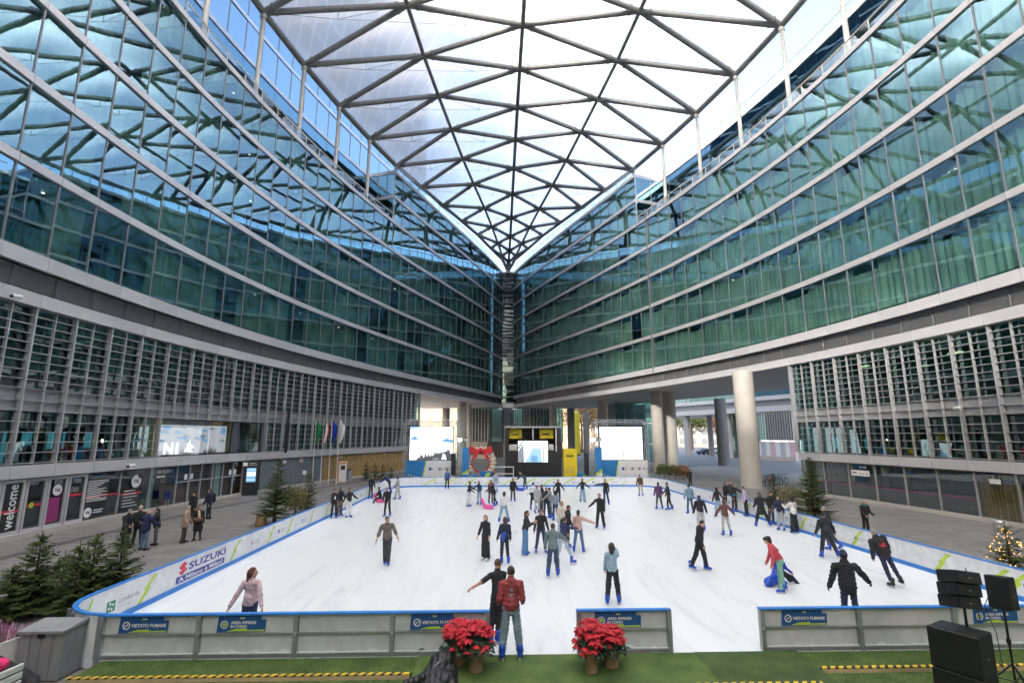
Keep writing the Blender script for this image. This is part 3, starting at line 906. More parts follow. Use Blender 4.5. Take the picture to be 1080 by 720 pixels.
def leaf_mat(name, c1, c2, scale=2.5):
    m, nt, bs = new_mat(name)
    N, L = nt.nodes, nt.links
    bs.inputs['Roughness'].default_value = 0.6
    geo = N.new('ShaderNodeNewGeometry')
    mx = N.new('ShaderNodeMix'); mx.data_type = 'RGBA'
    mx.inputs[6].default_value = (*c1, 1); mx.inputs[7].default_value = (*c2, 1)
    nz = N.new('ShaderNodeTexNoise'); nz.inputs['Scale'].default_value = scale; L.new(geo.outputs['Position'], nz.inputs['Vector'])
    ad = N.new('ShaderNodeMath'); ad.operation = 'MULTIPLY_ADD'; ad.inputs[1].default_value = .6
    L.new(geo.outputs['Random Per Island'], ad.inputs[0]); L.new(nz.outputs['Fac'], ad.inputs[2])
    mr = N.new('ShaderNodeMapRange'); mr.inputs[1].default_value = .4; mr.inputs[2].default_value = 1.1
    L.new(ad.outputs[0], mr.inputs[0]); L.new(mr.outputs[0], mx.inputs[0]); L.new(mx.outputs[2], bs.inputs['Base Color'])
leaf_mat('poinsettia_red', (0.30, 0.004, 0.012), (0.62, 0.012, 0.03), 9)
leaf_mat('fir_needles', (0.035, 0.060, 0.016), (0.13, 0.16, 0.045))
leaf_mat('shrub_leaves', (0.05, 0.06, 0.015), (0.20, 0.16, 0.05))
leaf_mat('autumn_leaves', (0.16, 0.085, 0.03), (0.42, 0.26, 0.09))
leaf_mat('green_leaves', (0.05, 0.08, 0.02), (0.16, 0.18, 0.05))
leaf_mat('rust_leaves', (0.18, 0.05, 0.02), (0.30, 0.14, 0.06))
emat('screen_white', (0.93, 0.96, 1.0), 0.3)
emat('screen_blue', (0.25, 0.55, 0.95), 0.14)
emat('screen_sky', (0.45, 0.75, 1.0), 0.17)
emat('screen_dark', (0.20, 0.22, 0.24), 0.075)
emat('screen_red', (0.95, 0.45, 0.45), 0.16)
emat('screen_grey', (0.45, 0.50, 0.58), 0.11)
emat('lamp_warm', (1.0, 0.80, 0.5), 6.0)
emat('fairy_light', (1.0, 0.50, 0.14), 0.45)
emat('ceiling_lamp', (1.0, 0.78, 0.40), 0.5)
emat('office_lamp', (1.0, 0.93, 0.8), 0.8)
emat('screen_cyan', (0.25, 0.65, 0.85), 0.11)
emat('screen_snow', (0.80, 0.76, 0.84), 0.14)

# ------------------------------------------------------------------ tower above the left front
def make_tower():
    root = empty('glass_tower', (-27, 40, 39), 0, 'tall blue glass tower rising behind the canopy on the left', 'tower')
    org = Vector(root.location)
    ys = [y for y in YS if y <= 79]
    for r in range(2):
        z0 = 38.95 + r * 3.7
        for p, ang, wd, ym in cells(-1, ys, 4.0):
            me = shared_box('tower_pane', round(wd - .05, 2), .03, 3.3, 'tower_glass', y0=-.03)
            mesh_obj('tower_pane', me, root, (p.x - org.x, p.y - org.y, z0 - org.z), (rnd.gauss(0, .003), 0, ang + rnd.gauss(0, .003)))
        mb = MB(); ribbon(mb, -1, ys, 3.92, 4.2, z0 + 3.3, z0 + 3.7); mb.build('tower_band', 'white_panel', root, -org)
    for r in range(2, 26):
        z0 = 38.95 + r * 3.7
        mb = MB(); ribbon(mb, -1, ys, 4.0, 4.05, z0, z0 + 3.3); o = mb.build('tower_glazing', 'tower_glass', root, -org); o['kind'] = 'stuff'
        mb = MB(); ribbon(mb, -1, ys, 3.92, 4.2, z0 + 3.3, z0 + 3.7); mb.build('tower_band', 'white_panel', root, -org)
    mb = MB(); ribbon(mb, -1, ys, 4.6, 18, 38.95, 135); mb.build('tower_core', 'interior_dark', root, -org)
    mb = MB()
    for y in ys:
        a = fpt(-1, y, 3.98); mb.box((a.x - .03, a.y - .03, 38.95), (a.x + .03, a.y + .03, 135))
    mb.build('tower_mullions', 'mullion', root, -org)
    e0, e1 = fpt(-1, ys[-1], 4.0), fpt(-1, ys[-1], 18)
    mb = MB(); dv = e1 - e0
    mb.quad((e0.x, e0.y + .1, 38.95), (e1.x, e1.y + .1, 38.95), (e1.x, e1.y + .1, 135), (e0.x, e0.y + .1, 135))
    mb.build('tower_side', 'tower_glass', root, -org)
make_tower()

# ------------------------------------------------------------------ narrow glazed link where the two fronts meet
def make_link():
    root = empty('glazed_link', (0, 106.5, 10), 0, 'narrow glazed stair link in the slit where both fronts meet', 'stair link')
    z = 11.0; k = 0
    while z < 38.5:
        mb = MB(); mb.box((-1.5, -.1, z - 10), (1.5, 2.2, z - 9.86)); mb.build('landing', 'louvre_metal', root)
        mb = MB(); mb.box((-1.35, .0, z - 9.8), (1.35, .03, z - 8.75)); mb.build('link_pane', 'link_glass', root)
        mb = MB(); s = 1 if k % 2 else -1
        mb.tube((-1.2 * s, .8, z - 9.8), (1.2 * s, .8, z - 8.8), .09, n=6); mb.build('stair_flight', 'white_steel', root)
        z += 1.28; k += 1
    mb = MB()
    for x in (-1.45, 1.45): mb.box((x - .08, -.08, 0), (x + .08, .1, 29))
    mb.build('link_post', 'white_panel', root)
    mb = MB(); mb.box((-1.8, -.3, .1), (1.8, 2.4, 1.0)); mb.build('link_base', 'white_panel', root)
    mb = MB(); mb.box((-9.0, 3, .1), (9.0, 3.2, 29.3)); mb.build('back_wall', 'dark_concrete', root)  # dark wall widened past the link, added to keep sky light out
    mb = MB(); mb.box((-2.2, -.2, 29.1), (2.2, 2.99, 29.4)); mb.build('link_light_cap', 'white_panel', root)  # cap added to stop sky light falling into the slit
make_link()

# ------------------------------------------------------------------ columns under the fronts
def column(x, y, r, mat, label, top=10.15):
    mb = MB(); mb.tube((0, 0, 0), (0, 0, top - GZ), r, n=28, caps=True)
    root = empty('column', (x, y, GZ), 0, label, 'column', 'round columns under the fronts')
    mb.build('shaft', mat, root)
    mb = MB(); mb.lathe([(r + .03, 0), (r + .03, .06), (r + .005, .07)], 28); mb.build('base_ring', 'concrete', root)
    return root
def col_at(u, vb, wpx, mat, label):
    p = at_z(u, vb, GZ); d = (p - Vector((CAM_X, 0, CAM_Z)))
    depth = d.y
    column(p.x, p.y, wpx * depth / 540 / 2 * .98, mat, label)
col_at(793, 514, 21, 'concrete', 'big pale round column standing beside the bicycles right of the rink')
col_at(696, 497, 12.5, 'concrete', 'left one of the two pale round columns standing close together')
col_at(709, 496, 14, 'concrete', 'right one of the two pale round columns standing close together')
col_at(637, 489, 11, 'concrete', 'pale round column behind the right video screen')
col_at(584, 485, 8.5, 'concrete', 'pale round column rising behind the black stage booth')
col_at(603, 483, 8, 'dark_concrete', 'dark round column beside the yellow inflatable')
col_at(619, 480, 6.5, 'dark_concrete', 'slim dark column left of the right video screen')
col_at(764, 491, 12, 'dark_concrete', 'dark column just left behind the big pale column')
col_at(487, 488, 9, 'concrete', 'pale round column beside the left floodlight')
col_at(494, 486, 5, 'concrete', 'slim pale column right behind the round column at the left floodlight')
col_at(469.5, 483, 8, 'dark_concrete', 'dark column above the left video screen')

# ------------------------------------------------------------------ sun-shade grid walls further off
def grid_wall(root, a, b, z0, z1, nx, nz, depth=.4, glass='green_glass', mat='slat_metal', name='sunshade_grid'):
    """a wall of fins and slats between plan points a and b"""
    a, b = Vector((*a, 0)), Vector((*b, 0)); d = b - a; L = d.length; d.normalize()
    n = Vector((d.y, -d.x, 0))
    def bx(mb, s0, s1, t0, t1, za, zb):
        P = [a + d * s + n * t for s, t in ((s0, t0), (s1, t0), (s1, t1), (s0, t1))]
        mb.add([(p.x, p.y, za) for p in P] + [(p.x, p.y, zb) for p in P], [(3, 2, 1, 0), (4, 5, 6, 7), (0, 1, 5, 4), (1, 2, 6, 5), (2, 3, 7, 6), (3, 0, 4, 7)])
    mb = MB()
    for i in range(nx + 1): bx(mb, L * i / nx - .05, L * i / nx + .05, 0, depth, z0, z1)
    for k in range(nz + 1):
        z = z0 + (z1 - z0) * k / nz; bx(mb, 0, L, .02, depth - .02, z - .03, z + .03)
    mb.build(name, mat, root, -Vector(root.location))
    mb = MB(); bx(mb, 0, L, -.15, -.05, z0, z1); mb.build('window_wall', glass, root, -Vector(root.location))
    mb = MB(); bx(mb, 0, L, -3, -2.8, z0, z1); mb.build('inner_wall', 'interior_dark', root, -Vector(root.location))
def make_centre():
    root = empty('rear_building', (0, 118, GZ), 0, 'grey building with sunshade grid under the meeting point of both fronts', 'building')
    for a, b, nx in (((-10.5, 108), (-4.2, 108), 10), ((-4.2, 108), (-.9, 113), 8), ((.9, 113), (4.6, 107), 8), ((4.6, 107), (11.5, 109), 10)):
        grid_wall(root, a, b, 3.2, 10.1, nx, 18, .3)
    mb = MB()
    for a, b in (((-10.5, 108), (-4.2, 108)), ((-4.2, 108), (-.9, 113)), ((.9, 113), (4.6, 107)), ((4.6, 107), (11.5, 109))):
        mb.quad((a[0], a[1] - .1, GZ), (b[0], b[1] - .1, GZ), (b[0], b[1] - .1, 3.2), (a[0], a[1] - .1, 3.2))
    mb.build('ground_wall', 'dark_concrete', root, -Vector(root.location))
    mb = MB(); mb.box((-1.2, 113.3, GZ), (1.2, 113.6, 10.4)); mb.build('middle_wall', 'pale_wall', root, -Vector(root.location))
make_centre()

def plane_pt(u, a, b):
    """where the upright plane through a and b is met by column u of the photo"""
    r = pix_ray(u, 460); dx, dy = b[0] - a[0], b[1] - a[1]
    # CAM + r*t = a + d*s
    det = r.x * (-dy) - r.y * (-dx)
    t = ((a[0] - CAM_X) * (-dy) - (a[1]) * (-dx)) / det
    return Vector((CAM_X + r.x * t, r.y * t, 0))
def make_wing():
    A, B = (40, 121), (53, 90)
    root = empty('wing_building', (46, 106, GZ), 0, 'pale wing building with white fascia seen through the right passage', 'building')
    o = -Vector(root.location)
    d = (Vector((*B, 0)) - Vector((*A, 0))).normalized(); n = Vector((-d.y, d.x, 0)); n = n if n.x > 0 else -n
    a, b = Vector((*A, 0)) - d * 12, Vector((*B, 0)) + d * 22
    def slab(name, mat, p, q, t0, t1, z0, z1):
        mb = MB(); P = [p + n * t0, q + n * t0, q + n * t1, p + n * t1]
        mb.add([(v_.x, v_.y, z0) for v_ in P] + [(v_.x, v_.y, z1) for v_ in P], [(3, 2, 1, 0), (4, 5, 6, 7), (0, 1, 5, 4), (1, 2, 6, 5), (2, 3, 7, 6), (3, 0, 4, 7)])
        return mb.build(name, mat, root, o)
    slab('fascia_panel', 'white_panel', a, b, 0, 14, 9.0, 10.0)
    slab('louvre_band', 'louvre_metal', a, b, .5, 14, 10.0, 11.2)
    slab('fascia_panel', 'white_panel', a, b, -.1, .6, 11.2, 12.0)
    L = (b - a).length
    for i in range(int(L / 2.2)):
        slab('glass_pane', 'facade_glass', a + d * (i * 2.2 + .04), a + d * (i * 2.2 + 2.16), .1, .15, 12.0, 15.4)
    slab('inner_wall', 'interior_floor', a, b, 4, 4.2, 12, 30)
    slab('fascia_panel', 'white_panel', a, b, 0, .4, 15.4, 15.9)
    slab('upper_glazing', 'facade_glass', a, b, .1, .2, 15.9, 30)
    for u, w_, off in ((721, 1.5, 1.2), (728.5, 1.2, 6), (764, 1.5, 1.2)):
        p = plane_pt(u, A, B) + n * off
        mb = MB(); mb.tube((p.x, p.y, GZ), (p.x, p.y, 9.05), w_ / 2, n=16); mb.build('column', 'pale_wall', root, o)
    for u0, u1, off in ((746.5, 760, 4), (768, 779, 3)):
        p, q = plane_pt(u0, A, B) + n * off, plane_pt(u1, A, B) + n * off
        for f0, f1 in ((0, .5), (.5, 1)):
            P, Q = p + (q - p) * f0, p + (q - p) * f1
            P2, Q2 = P + (q - p).normalized() * .05, Q - (q - p).normalized() * .05
            slab('lobby_pane', 'green_glass', P2, Q2, 0, .05, GZ, 2.9); slab('lobby_pane', 'green_glass', P2, Q2, 0, .05, 3.05, 9.0)
        slab('lobby_band', 'frame_metal', p, q, -.02, .1, 2.9, 3.05)
        slab('lobby_back', 'interior_floor', p, q, 3, 3.2, GZ, 9.0)
    p, q = plane_pt(797, A, B), plane_pt(838, A, B)
    grid_wall(root, (q.x, q.y), (p.x, p.y), 3.6, 9.0, 22, 12, .35) if False else grid_wall(root, (p.x, p.y), (q.x, q.y), 3.6, 9.0, 16, 12, .35)
    p2 = p
    L = (q - p2).length; nn = 8
    for i in range(nn):
        s = slab('poster_panel', ('board_white', 'print_pale', 'board_white', 'heather_pale')[i % 4], p2 + (q - p2) * (i / nn) + d * .04, p2 + (q - p2) * ((i + 1) / nn) - d * .04, -.05, .3, .6, 3.3)
    slab('plinth', 'concrete', p2, q, -.1, .4, GZ, .6)
make_wing()

# ------------------------------------------------------------------ trees
def fir_tree(name, x, y, h, r, label, seed=1, z=GZ, lean=0.0, lights=0, group='small fir trees round the rink', dens=1.0, cat='fir tree', leaf='fir_needles', base=.06, leaders=1):
    R = random.Random(seed)
    root = empty(name, (x, y, z), R.uniform(0, 6), label, cat, group)
    mb = MB(); mb.path([(0, 0, 0), (lean * .3, 0, h * .5), (lean, 0, h)], [.035 + .018 * h, .02 + .009 * h, .006], 7); mb.build('trunk', 'bark', root)
    f = MB()
    lv = int(h * 8 * dens)
    for i in range(lv):
        t = (i + R.random() * .7) / lv
        zz = h * (base + (1 - base) * t)
        L = r * (1.0 if i % 3 else .8) * (1 - t) ** .85 * R.uniform(.8, 1.1) + .05
        nb = max(4, int((6 + 4 * (1 - t)) * dens))
        a0 = R.random() * 6.28
        for b in range(nb):
            az = a0 + b * 6.283 / nb + R.uniform(-.25, .25)
            Lb = L * R.uniform(.55, 1.2)
            rise = .55 * t - .08 + R.uniform(-.2, .25)
            z1 = zz + R.uniform(-.5, .5) * h / lv * 2.2
            d = Vector((math.cos(az), math.sin(az), 0)); sd = Vector((-d.y, d.x, 0))
            steps = max(3, int(Lb / .06))
            lx = lean * t
            for s_ in range(1, steps + 1):
                q = s_ / steps
                p = Vector((lx, 0, z1)) + d * (Lb * q) + Vector((0, 0, Lb * (rise * q + .10 * q * q)))
                tl = (.10 + .30 * Lb * (1 - q)) * R.uniform(.7, 1.25)
                for sg in (-1, 1):
                    dr = (d * .75 + sd * sg * R.uniform(.5, .95) + Vector((0, 0, R.uniform(-.25, .15)))).normalized()
                    wv = dr.cross(Vector((R.uniform(-.5, .5), R.uniform(-.5, .5), 1))).normalized() * R.uniform(.010, .019)
                    e = p + dr * tl
                    f.add([p - wv, p + wv, e + wv * .3, e - wv * .3], [(0, 1, 2, 3)])
                    if R.random() < .6:
                        w2 = Vector((0, 0, 1)) * R.uniform(.012, .022) + wv * .4
                        f.add([p - w2, p + w2, e], [(0, 1, 2)])
    # top shoot
    for k in range(14):
        zz = h * (.9 + .1 * k / 14); az = R.random() * 6.28; dd = Vector((math.cos(az), math.sin(az), .9)) * .13
        p = Vector((lean, 0, zz)); w2 = Vector((-dd.y, dd.x, 0)) * .2
        f.add([p - w2, p + w2, p + dd], [(0, 1, 2)])
    for k in range(leaders):
        az = R.random() * 6.28; rr = 0 if k == 0 else R.uniform(.12, .35) * r
        q0 = Vector((lean + rr * math.cos(az), rr * math.sin(az), h * (.97 if k == 0 else 1 - rr / r * .75)))
        L_ = R.uniform(.16, .26) if leaders > 1 else .12
        f.path([q0, q0 + Vector((.01, .0, L_ * .5)), q0 + Vector((.02, .01, L_))], [.010, .008, .005], 5)
        for j in range(9):
            az2 = R.random() * 6.28; p = q0 + Vector((0, 0, L_ * j / 9)); dd = Vector((math.cos(az2), math.sin(az2), 1.1)) * .05; w2 = Vector((-dd.y, dd.x, 0)) * .16
            f.add([p - w2, p + w2, p + dd], [(0, 1, 2)])
    f.build('foliage', leaf, root)
    if lights:
        for k in range(lights):
            t = R.random() ** 1.4; az = R.random() * 6.28; rr = r * (1 - t) ** .85 * R.uniform(.85, 1.02)
            mb = MB(); mb.ball((0, 0, 0), .022, 6)
            if k == 0: LM_ = mb.mesh('fairy_light', 'fairy_light')
            mesh_obj('fairy_light', LM_, root, (rr * math.cos(az), rr * math.sin(az), h * (base + (1 - base) * t) + .05))
    return root
def leafy_tree(name, x, y, h, r, label, leaf, seed=1, n=2600, size=.28, z=GZ, trunk_h=.35, group=None, cat='tree'):
    R = random.Random(seed)
    root = empty(name, (x, y, z), 0, label, cat, group)
    mb = MB(); tips = []
    mb.path([(0, 0, 0), (.1, 0, h * trunk_h), (.05, .1, h * .8)], [.03 * h, .02 * h, .008 * h], 8)
    for k in range(10):
        az = k * 2.4; zz = h * (trunk_h + .05 * k); e = Vector((math.cos(az) * r * .7, math.sin(az) * r * .7, zz + h * .2))
        mb.path([(.08, 0, zz), tuple(Vector((0, 0, zz)) * .4 + e * .55), tuple(e)], [.012 * h, .007 * h, .003 * h], 5); tips.append(e)
    tips += [Vector((R.uniform(-.6, .6) * r, R.uniform(-.6, .6) * r, h * R.uniform(.55, .95))) for _ in range(12)]
    mb.build('trunk', 'tree_trunk', root)
    f = MB()
    for k in range(n):
        c = R.choice(tips); sp = .42 * r
        p = c + Vector((R.gauss(0, sp * .5), R.gauss(0, sp * .5), R.gauss(0, sp * .45)))
        a = Vector((R.gauss(0, 1), R.gauss(0, 1), R.gauss(0, 1))).normalized() * size * R.uniform(.5, 1.1); b = a.orthogonal().normalized() * size * .5
        f.add([p - a, p + b, p + a, p - b], [(0, 1, 2, 3)])
    f.build('crown', leaf, root)
    return root
def house(name, x0, x1, y, h, depth, mat, label, nx, nz, win='print_grey', cat='building'):
    root = empty(name, ((x0 + x1) / 2, y, GZ), 0, label, cat, 'city buildings beyond the plaza')
    w_ = x1 - x0
    mb = MB(); mb.box((-w_ / 2, 0, 0), (w_ / 2, depth, h)); mb.build('wall', mat, root)
    mb = MB(); mb.box((-w_ / 2 - .3, -.3, h), (w_ / 2 + .3, depth + .3, h + .5)); mb.build('roof', 'pale_wall', root)
    cw, ch = w_ / nx, (h - 1) / nz
    mw = MB(); mw.box((-cw * .22, -.02, ch * .22), (cw * .22, .1, ch * .78)); mw = mw.mesh('window', win)
    ms = MB(); ms.box((-cw * .27, -.18, ch * .16), (cw * .27, .05, ch * .22)); ms = ms.mesh('sill', 'pale_wall')
    for i in range(nx):
        for k in range(nz):
            o = mesh_obj('window', mw, root, (-w_ / 2 + cw * (i + .5), -.05, .6 + ch * k))
            mesh_obj('sill', ms, o)
    return root
house('apartment_house', -34, -11.5, 150, 24, 12, 'cream_wall', 'sunlit cream house glimpsed behind the left columns', 7, 6)
house('apartment_house', 12, 42, 185, 22, 12, 'cream_wall', 'cream house behind the autumn tree beyond the slim dark column', 9, 5)
house('apartment_house', 54, 120, 215, 16, 12, 'pale_wall', 'low pale house at the end of the street past the right passage', 14, 4)
leafy_tree('street_tree', 22, 148, 15, 6, 'brown autumn tree beyond the slim dark column', 'autumn_leaves', 4, 3600, .42, group='street trees beyond the passage')
leafy_tree('street_tree', 31, 165, 16, 6, 'autumn tree beside the cream house further back', 'autumn_leaves', 9, 3000, .5, group='street trees beyond the passage')
leafy_tree('street_tree', 63, 172, 15, 6, 'green tree at the street end seen through the right passage', 'green_leaves', 5, 3000, .5, group='street trees beyond the passage')
leafy_tree('street_tree', 72, 165, 11, 5, 'rusty tree at the street end seen through the right passage', 'rust_leaves', 6, 2400, .45, group='street trees beyond the passage')
leafy_tree('street_tree', 78, 185, 17, 7, 'autumn tree behind the parked cars past the right passage', 'autumn_leaves', 8, 3000, .5, group='street trees beyond the passage')
def car(x, y, rz, mat, label):
    root = empty('parked_car', (x, y, GZ), rz, label, 'car', 'cars parked at the street end')
    mb = MB(); prof = [(-2.1, .35), (-2.15, .75), (-1.9, .95), (-1.1, 1.0), (-.5, 1.45), (.9, 1.48), (1.6, 1.0), (2.1, .9), (2.15, .4)]
    mb.extrude_poly(prof, 1.7, mat=Matrix.Translation((0, -.85, 0))); mb.build('body', mat, root)
    mb = MB(); mb.extrude_poly([(-1.0, 1.02), (-.48, 1.4), (.86, 1.43), (1.4, 1.02)], 1.74, mat=Matrix.Translation((0, -.87, 0))); mb.build('window', 'print_black', root)
    for sx in (-1.35, 1.35):
        for sy in (-.86, .86):
            mb = MB(); mb.tube((sx, sy - .1, .32), (sx, sy + .1, .32), .32, n=14); mb.build('wheel', 'tyre', root)
car(49.5, 128, .3, 'car_dark', 'dark parked car seen through the right passage, nearest of the row')
car(54, 136, .3, 'car_white', 'white parked car seen through the right passage behind the dark one')
car(58, 143, .2, 'car_grey', 'grey parked car farthest off through the right passage')
for k, (u, v) in enumerate(((769, 488), (766, 484))):
    p = at_z(u, v, GZ)
    root = empty('bare_tree', (p.x, p.y, GZ), 0, ('thin leafless young tree in the court, the nearer one', 'thin leafless young tree in the court, the farther one')[k], 'tree', 'young trees in the court')
    R = random.Random(k); mb = MB(); mb.path([(0, 0, 0), (.05, 0, 3), (0, .1, 6)], [.08, .06, .02], 6); mb.build('trunk', 'tree_trunk', root)
    mb = MB()
    for j in range(16):
        z0 = R.uniform(2, 5.6); az = R.random() * 6.28; l = R.uniform(.6, 1.5)
        mb.tube((0, 0, z0), (math.cos(az) * l * .6, math.sin(az) * l * .6, z0 + l), .025, .006, 4)
    mb.build('branch', 'tree_trunk', root)
# glass lobby under the right front
def lobby(u0, u1, v, lab):
    p, q = at_z(u0, v, GZ), at_z(u1, v, GZ)
    root = empty('glass_lobby', tuple((p + q) / 2), 0, lab, 'lobby')
    o = -Vector(root.location)
    n_ = 4; d = (q - p) / n_; nn = Vector((-d.y, d.x, 0)).normalized()
    for i in range(n_):
        a, b = p + d * (i + .02), p + d * (i + .98)
        for z0, z1 in ((GZ + .1, 3.0), (3.1, 6.5), (6.6, 10.1)):
            mb = MB(); mb.quad((a.x, a.y, z0), (b.x, b.y, z0), (b.x, b.y, z1), (a.x, a.y, z1)); mb.build('glass_pane', 'green_glass', root, o)
    mb = MB()
    for i in range(n_ + 1): a = p + d * i; mb.box((a.x - .06, a.y - .06, GZ), (a.x + .06, a.y + .06, 10.1))
    mb.build('glazing_bar', 'mullion', root, o)
    mb = MB(); a, b = p + nn * 6, q + nn * 6; mb.quad((a.x, a.y, GZ), (b.x, b.y, GZ), (b.x, b.y, 10.1), (a.x, a.y, 10.1)); mb.build('back_wall', 'interior_floor', root, o)
lobby(650, 693, 488, 'green glass lobby under the right front behind the video screen')
# ------------------------------------------------------------------ rink barriers
RX, RY0, RY1, BH = 11.5, 11.3, 46.1, 0.80
def at_x(u, x):
    """y where column u of the photo meets the upright plane at x (at the horizon)"""
    r = pix_ray(u, 560); return (x - CAM_X) / r.x * r.y
BOLT = [(0, .14), (.20, .42), (.14, .43), (.38, .72), (.49, .72), (.27, .47), (.33, .455), (.11, .14)]
def decal(parent, mt, poly, mat, name='print'):
    mb = MB(); mb.add([mt @ Vector((x, y, 0)) for x, y in poly], [tuple(range(len(poly)))]); return mb.build(name, mat, parent)
def disc_poly(cx, cy, r, n=18): return [(cx + r * math.cos(6.2832 * i / n), cy + r * math.sin(6.2832 * i / n)) for i in range(n)]
def ring(parent, mt, cx, cy, r0, r1, mat, n=20, name='print'):
    mb = MB(); vs_ = [mt @ Vector((cx + r * math.cos(6.2832 * i / n), cy + r * math.sin(6.2832 * i / n), 0)) for r in (r0, r1) for i in range(n)]
    mb.add(vs_, [(i, n + i, n + (i + 1) % n, (i + 1) % n) for i in range(n)]); return mb.build(name, mat, parent)
def rect(x0, y0, x1, y1): return [(x0, y0), (x1, y0), (x1, y1), (x0, y1)]
def side_barrier(label, pts, up_to_base, origin):
    """boards along plan points (2 m apart); the inner side is to the right of the walk"""
    root = empty('rink_barrier', origin, 0, label, 'barrier', 'barriers round the ice rink')
    o = -Vector(origin)
    for a, b in zip(pts[:-1], pts[1:]):
        a, b = Vector((*a, 0)), Vector((*b, 0)); d = (b - a); L = d.length; d.normalize(); n = Vector((d.y, -d.x, 0))
        def bx(nm, mat, s0, s1, t0, t1, z0, z1):
            mb = MB(); P = [a + d * s + n * t for s, t in ((s0, t0), (s1, t0), (s1, t1), (s0, t1))]
            mb.add([(p.x, p.y, z0) for p in P] + [(p.x, p.y, z1) for p in P], [(3, 2, 1, 0), (4, 5, 6, 7), (0, 1, 5, 4), (1, 2, 6, 5), (2, 3, 7, 6), (3, 0, 4, 7)])
            return mb.build(nm, mat, root, o)
        bx('panel', 'board_white', .006, L - .006, -.06, 0, GZ, BH)
        bx('kick_strip', 'board_blue', 0, L, .001, .02, 0, .13)
        bx('top_rail', 'board_blue', 0, L, -.075, .015, BH, BH + .03)
        bx('post', 'galvanised', -.03, .03, -.14, -.061, GZ, BH - .02)
    return root, o
def corner(cx, cy, r, a0, a1, n):
    return [(cx + r * math.cos(math.radians(a0 + (a1 - a0) * i / n)), cy + r * math.sin(math.radians(a0 + (a1 - a0) * i / n))) for i in range(n + 1)]
R1, R2 = 1.3, 2.6
left_pts = corner(-RX + R1, RY0 + R1, R1, 268, 180, 5) + [(-RX, y) for y in np.linspace(RY0 + R1, RY1 - R2, 17)[1:]]
far_pts = corner(-RX + R2, RY1 - R2, R2, 180, 90, 4) + [(x, RY1) for x in np.linspace(-RX + R2, RX - R2, 10)[1:-1]] + corner(RX - R2, RY1 - R2, R2, 90, 0, 4)
right_pts = [(RX, y) for y in np.linspace(RY1 - R2, RY0 + R1, 17)[:-1]] + corner(RX - R1, RY0 + R1, R1, 0, -88, 5)
BL, oL = side_barrier('white rink barrier with sponsor prints along the left side of the ice', left_pts, 0, (-RX, 28, GZ))
BF, oF = side_barrier('white rink barrier along the far end of the ice below the screens', far_pts, 0, (0, RY1, GZ))
BR, oR = side_barrier('white rink barrier along the right side of the ice below the fir', right_pts, 0, (RX, 28, GZ))
def left_frame(y, z=0): return Matrix.Translation(oL) @ frame((-RX + .005, y, z), (0, 1, 0), (0, 0, 1))
def right_frame(y, z=0): return Matrix.Translation(oR) @ frame((RX - .005, y, z), (0, -1, 0), (0, 0, 1))
def far_frame(x, z=0): return Matrix.Translation(oF) @ frame((x, RY1 - .005, z), (1, 0, 0), (0, 0, 1))
def bolt(parent, mt, w=1.0): decal(parent, mt, [(x * w, y) for x, y in BOLT], 'print_green')
# left prints, from the near corner to the far end
for u in (156, 246, 283, 303, 326, 342, 362, 372, 384, 394, 403): bolt(BL, left_frame(at_x(u, -RX) - .1), 1.5)
for a0, a1, zz in ((0, 1, 0),):
    p = corner(-RX + R1 - .006 + .011, RY0 + R1, R1 - .006, 210, 196, 1)
    mt = Matrix.Translation(oL) @ frame((p[0][0], p[0][1], 0), (p[1][0] - p[0][0], p[1][1] - p[0][1], 0), (0, 0, 1)); 
pa, pb = Vector((*left_pts[4], 0)), Vector((*left_pts[5], 0)); dd_ = (pb - pa).normalized()
bolt(BL, Matrix.Translation(oL) @ frame(tuple(pa + dd_ * .02 + Vector((dd_.y, -dd_.x, 0)) * .006), tuple(dd_), (0, 0, 1)), 1.0)
y0 = at_x(122, -RX); mt = left_frame(y0)
decal(BL, mt, rect(.03, .26, .31, .50), 'print_dkgreen')
for q in range(4):
    a = q * 1.5708 + .4
    decal(BL, left_frame(y0) @ Matrix.Translation((0, 0, .002)), [(.17 + .02 * math.cos(a), .38 + .02 * math.sin(a)), (.17 + .09 * math.cos(a - .4), .38 + .09 * math.sin(a - .4)), (.17 + .11 * math.cos(a + .1), .38 + .11 * math.sin(a + .1)), (.17 + .08 * math.cos(a + .5), .38 + .08 * math.sin(a + .5))], 'print_white')
lettering('Lombardia', BL, left_frame(y0 + .78, .44), .74, 'print_grey')
lettering('IDEE IN MOTO', BL, left_frame(y0 + .70, .29), .52, 'print_pale')
ya, yb = at_x(203, -RX), at_x(240, -RX)
lettering('SUZUKI', BL, left_frame((ya + yb) / 2, .56), yb - ya, 'print_indigo', .21, bold=.03)
ys = at_x(193, -RX)
decal(BL, left_frame(ys), [(0, .62), (.25, .74), (.42, .64), (.28, .60), (.42, .50), (.17, .38), (0, .48), (.14, .52)], 'print_red')
yl_ = at_x(190, -RX)
decal(BL, left_frame(yl_ + .05), rect(0, .19, yb - yl_ - .1, .37), 'print_indigo')
lettering('A Milano è Milan!', BL, left_frame((yl_ + yb) / 2, .28) @ Matrix.Translation((0, 0, .002)), yb - yl_ - .35, 'print_white', .12, bold=.02)
def small_logo(parent, mt, cdisc, ctext, k=0):
    if k % 3 == 0: ring(parent, mt, 0, .42, .05, .09, cdisc)
    elif k % 3 == 1: decal(parent, mt, [(-.09, .34), (-.02, .5), (.03, .42), (.09, .5), (.06, .36), (0, .4)], cdisc)
    else: decal(parent, mt, disc_poly(0, .42, .08), cdisc)
    decal(parent, mt, rect(.16, .43, .62, .47), ctext); decal(parent, mt, rect(.16, .36, .5, .39), ctext)
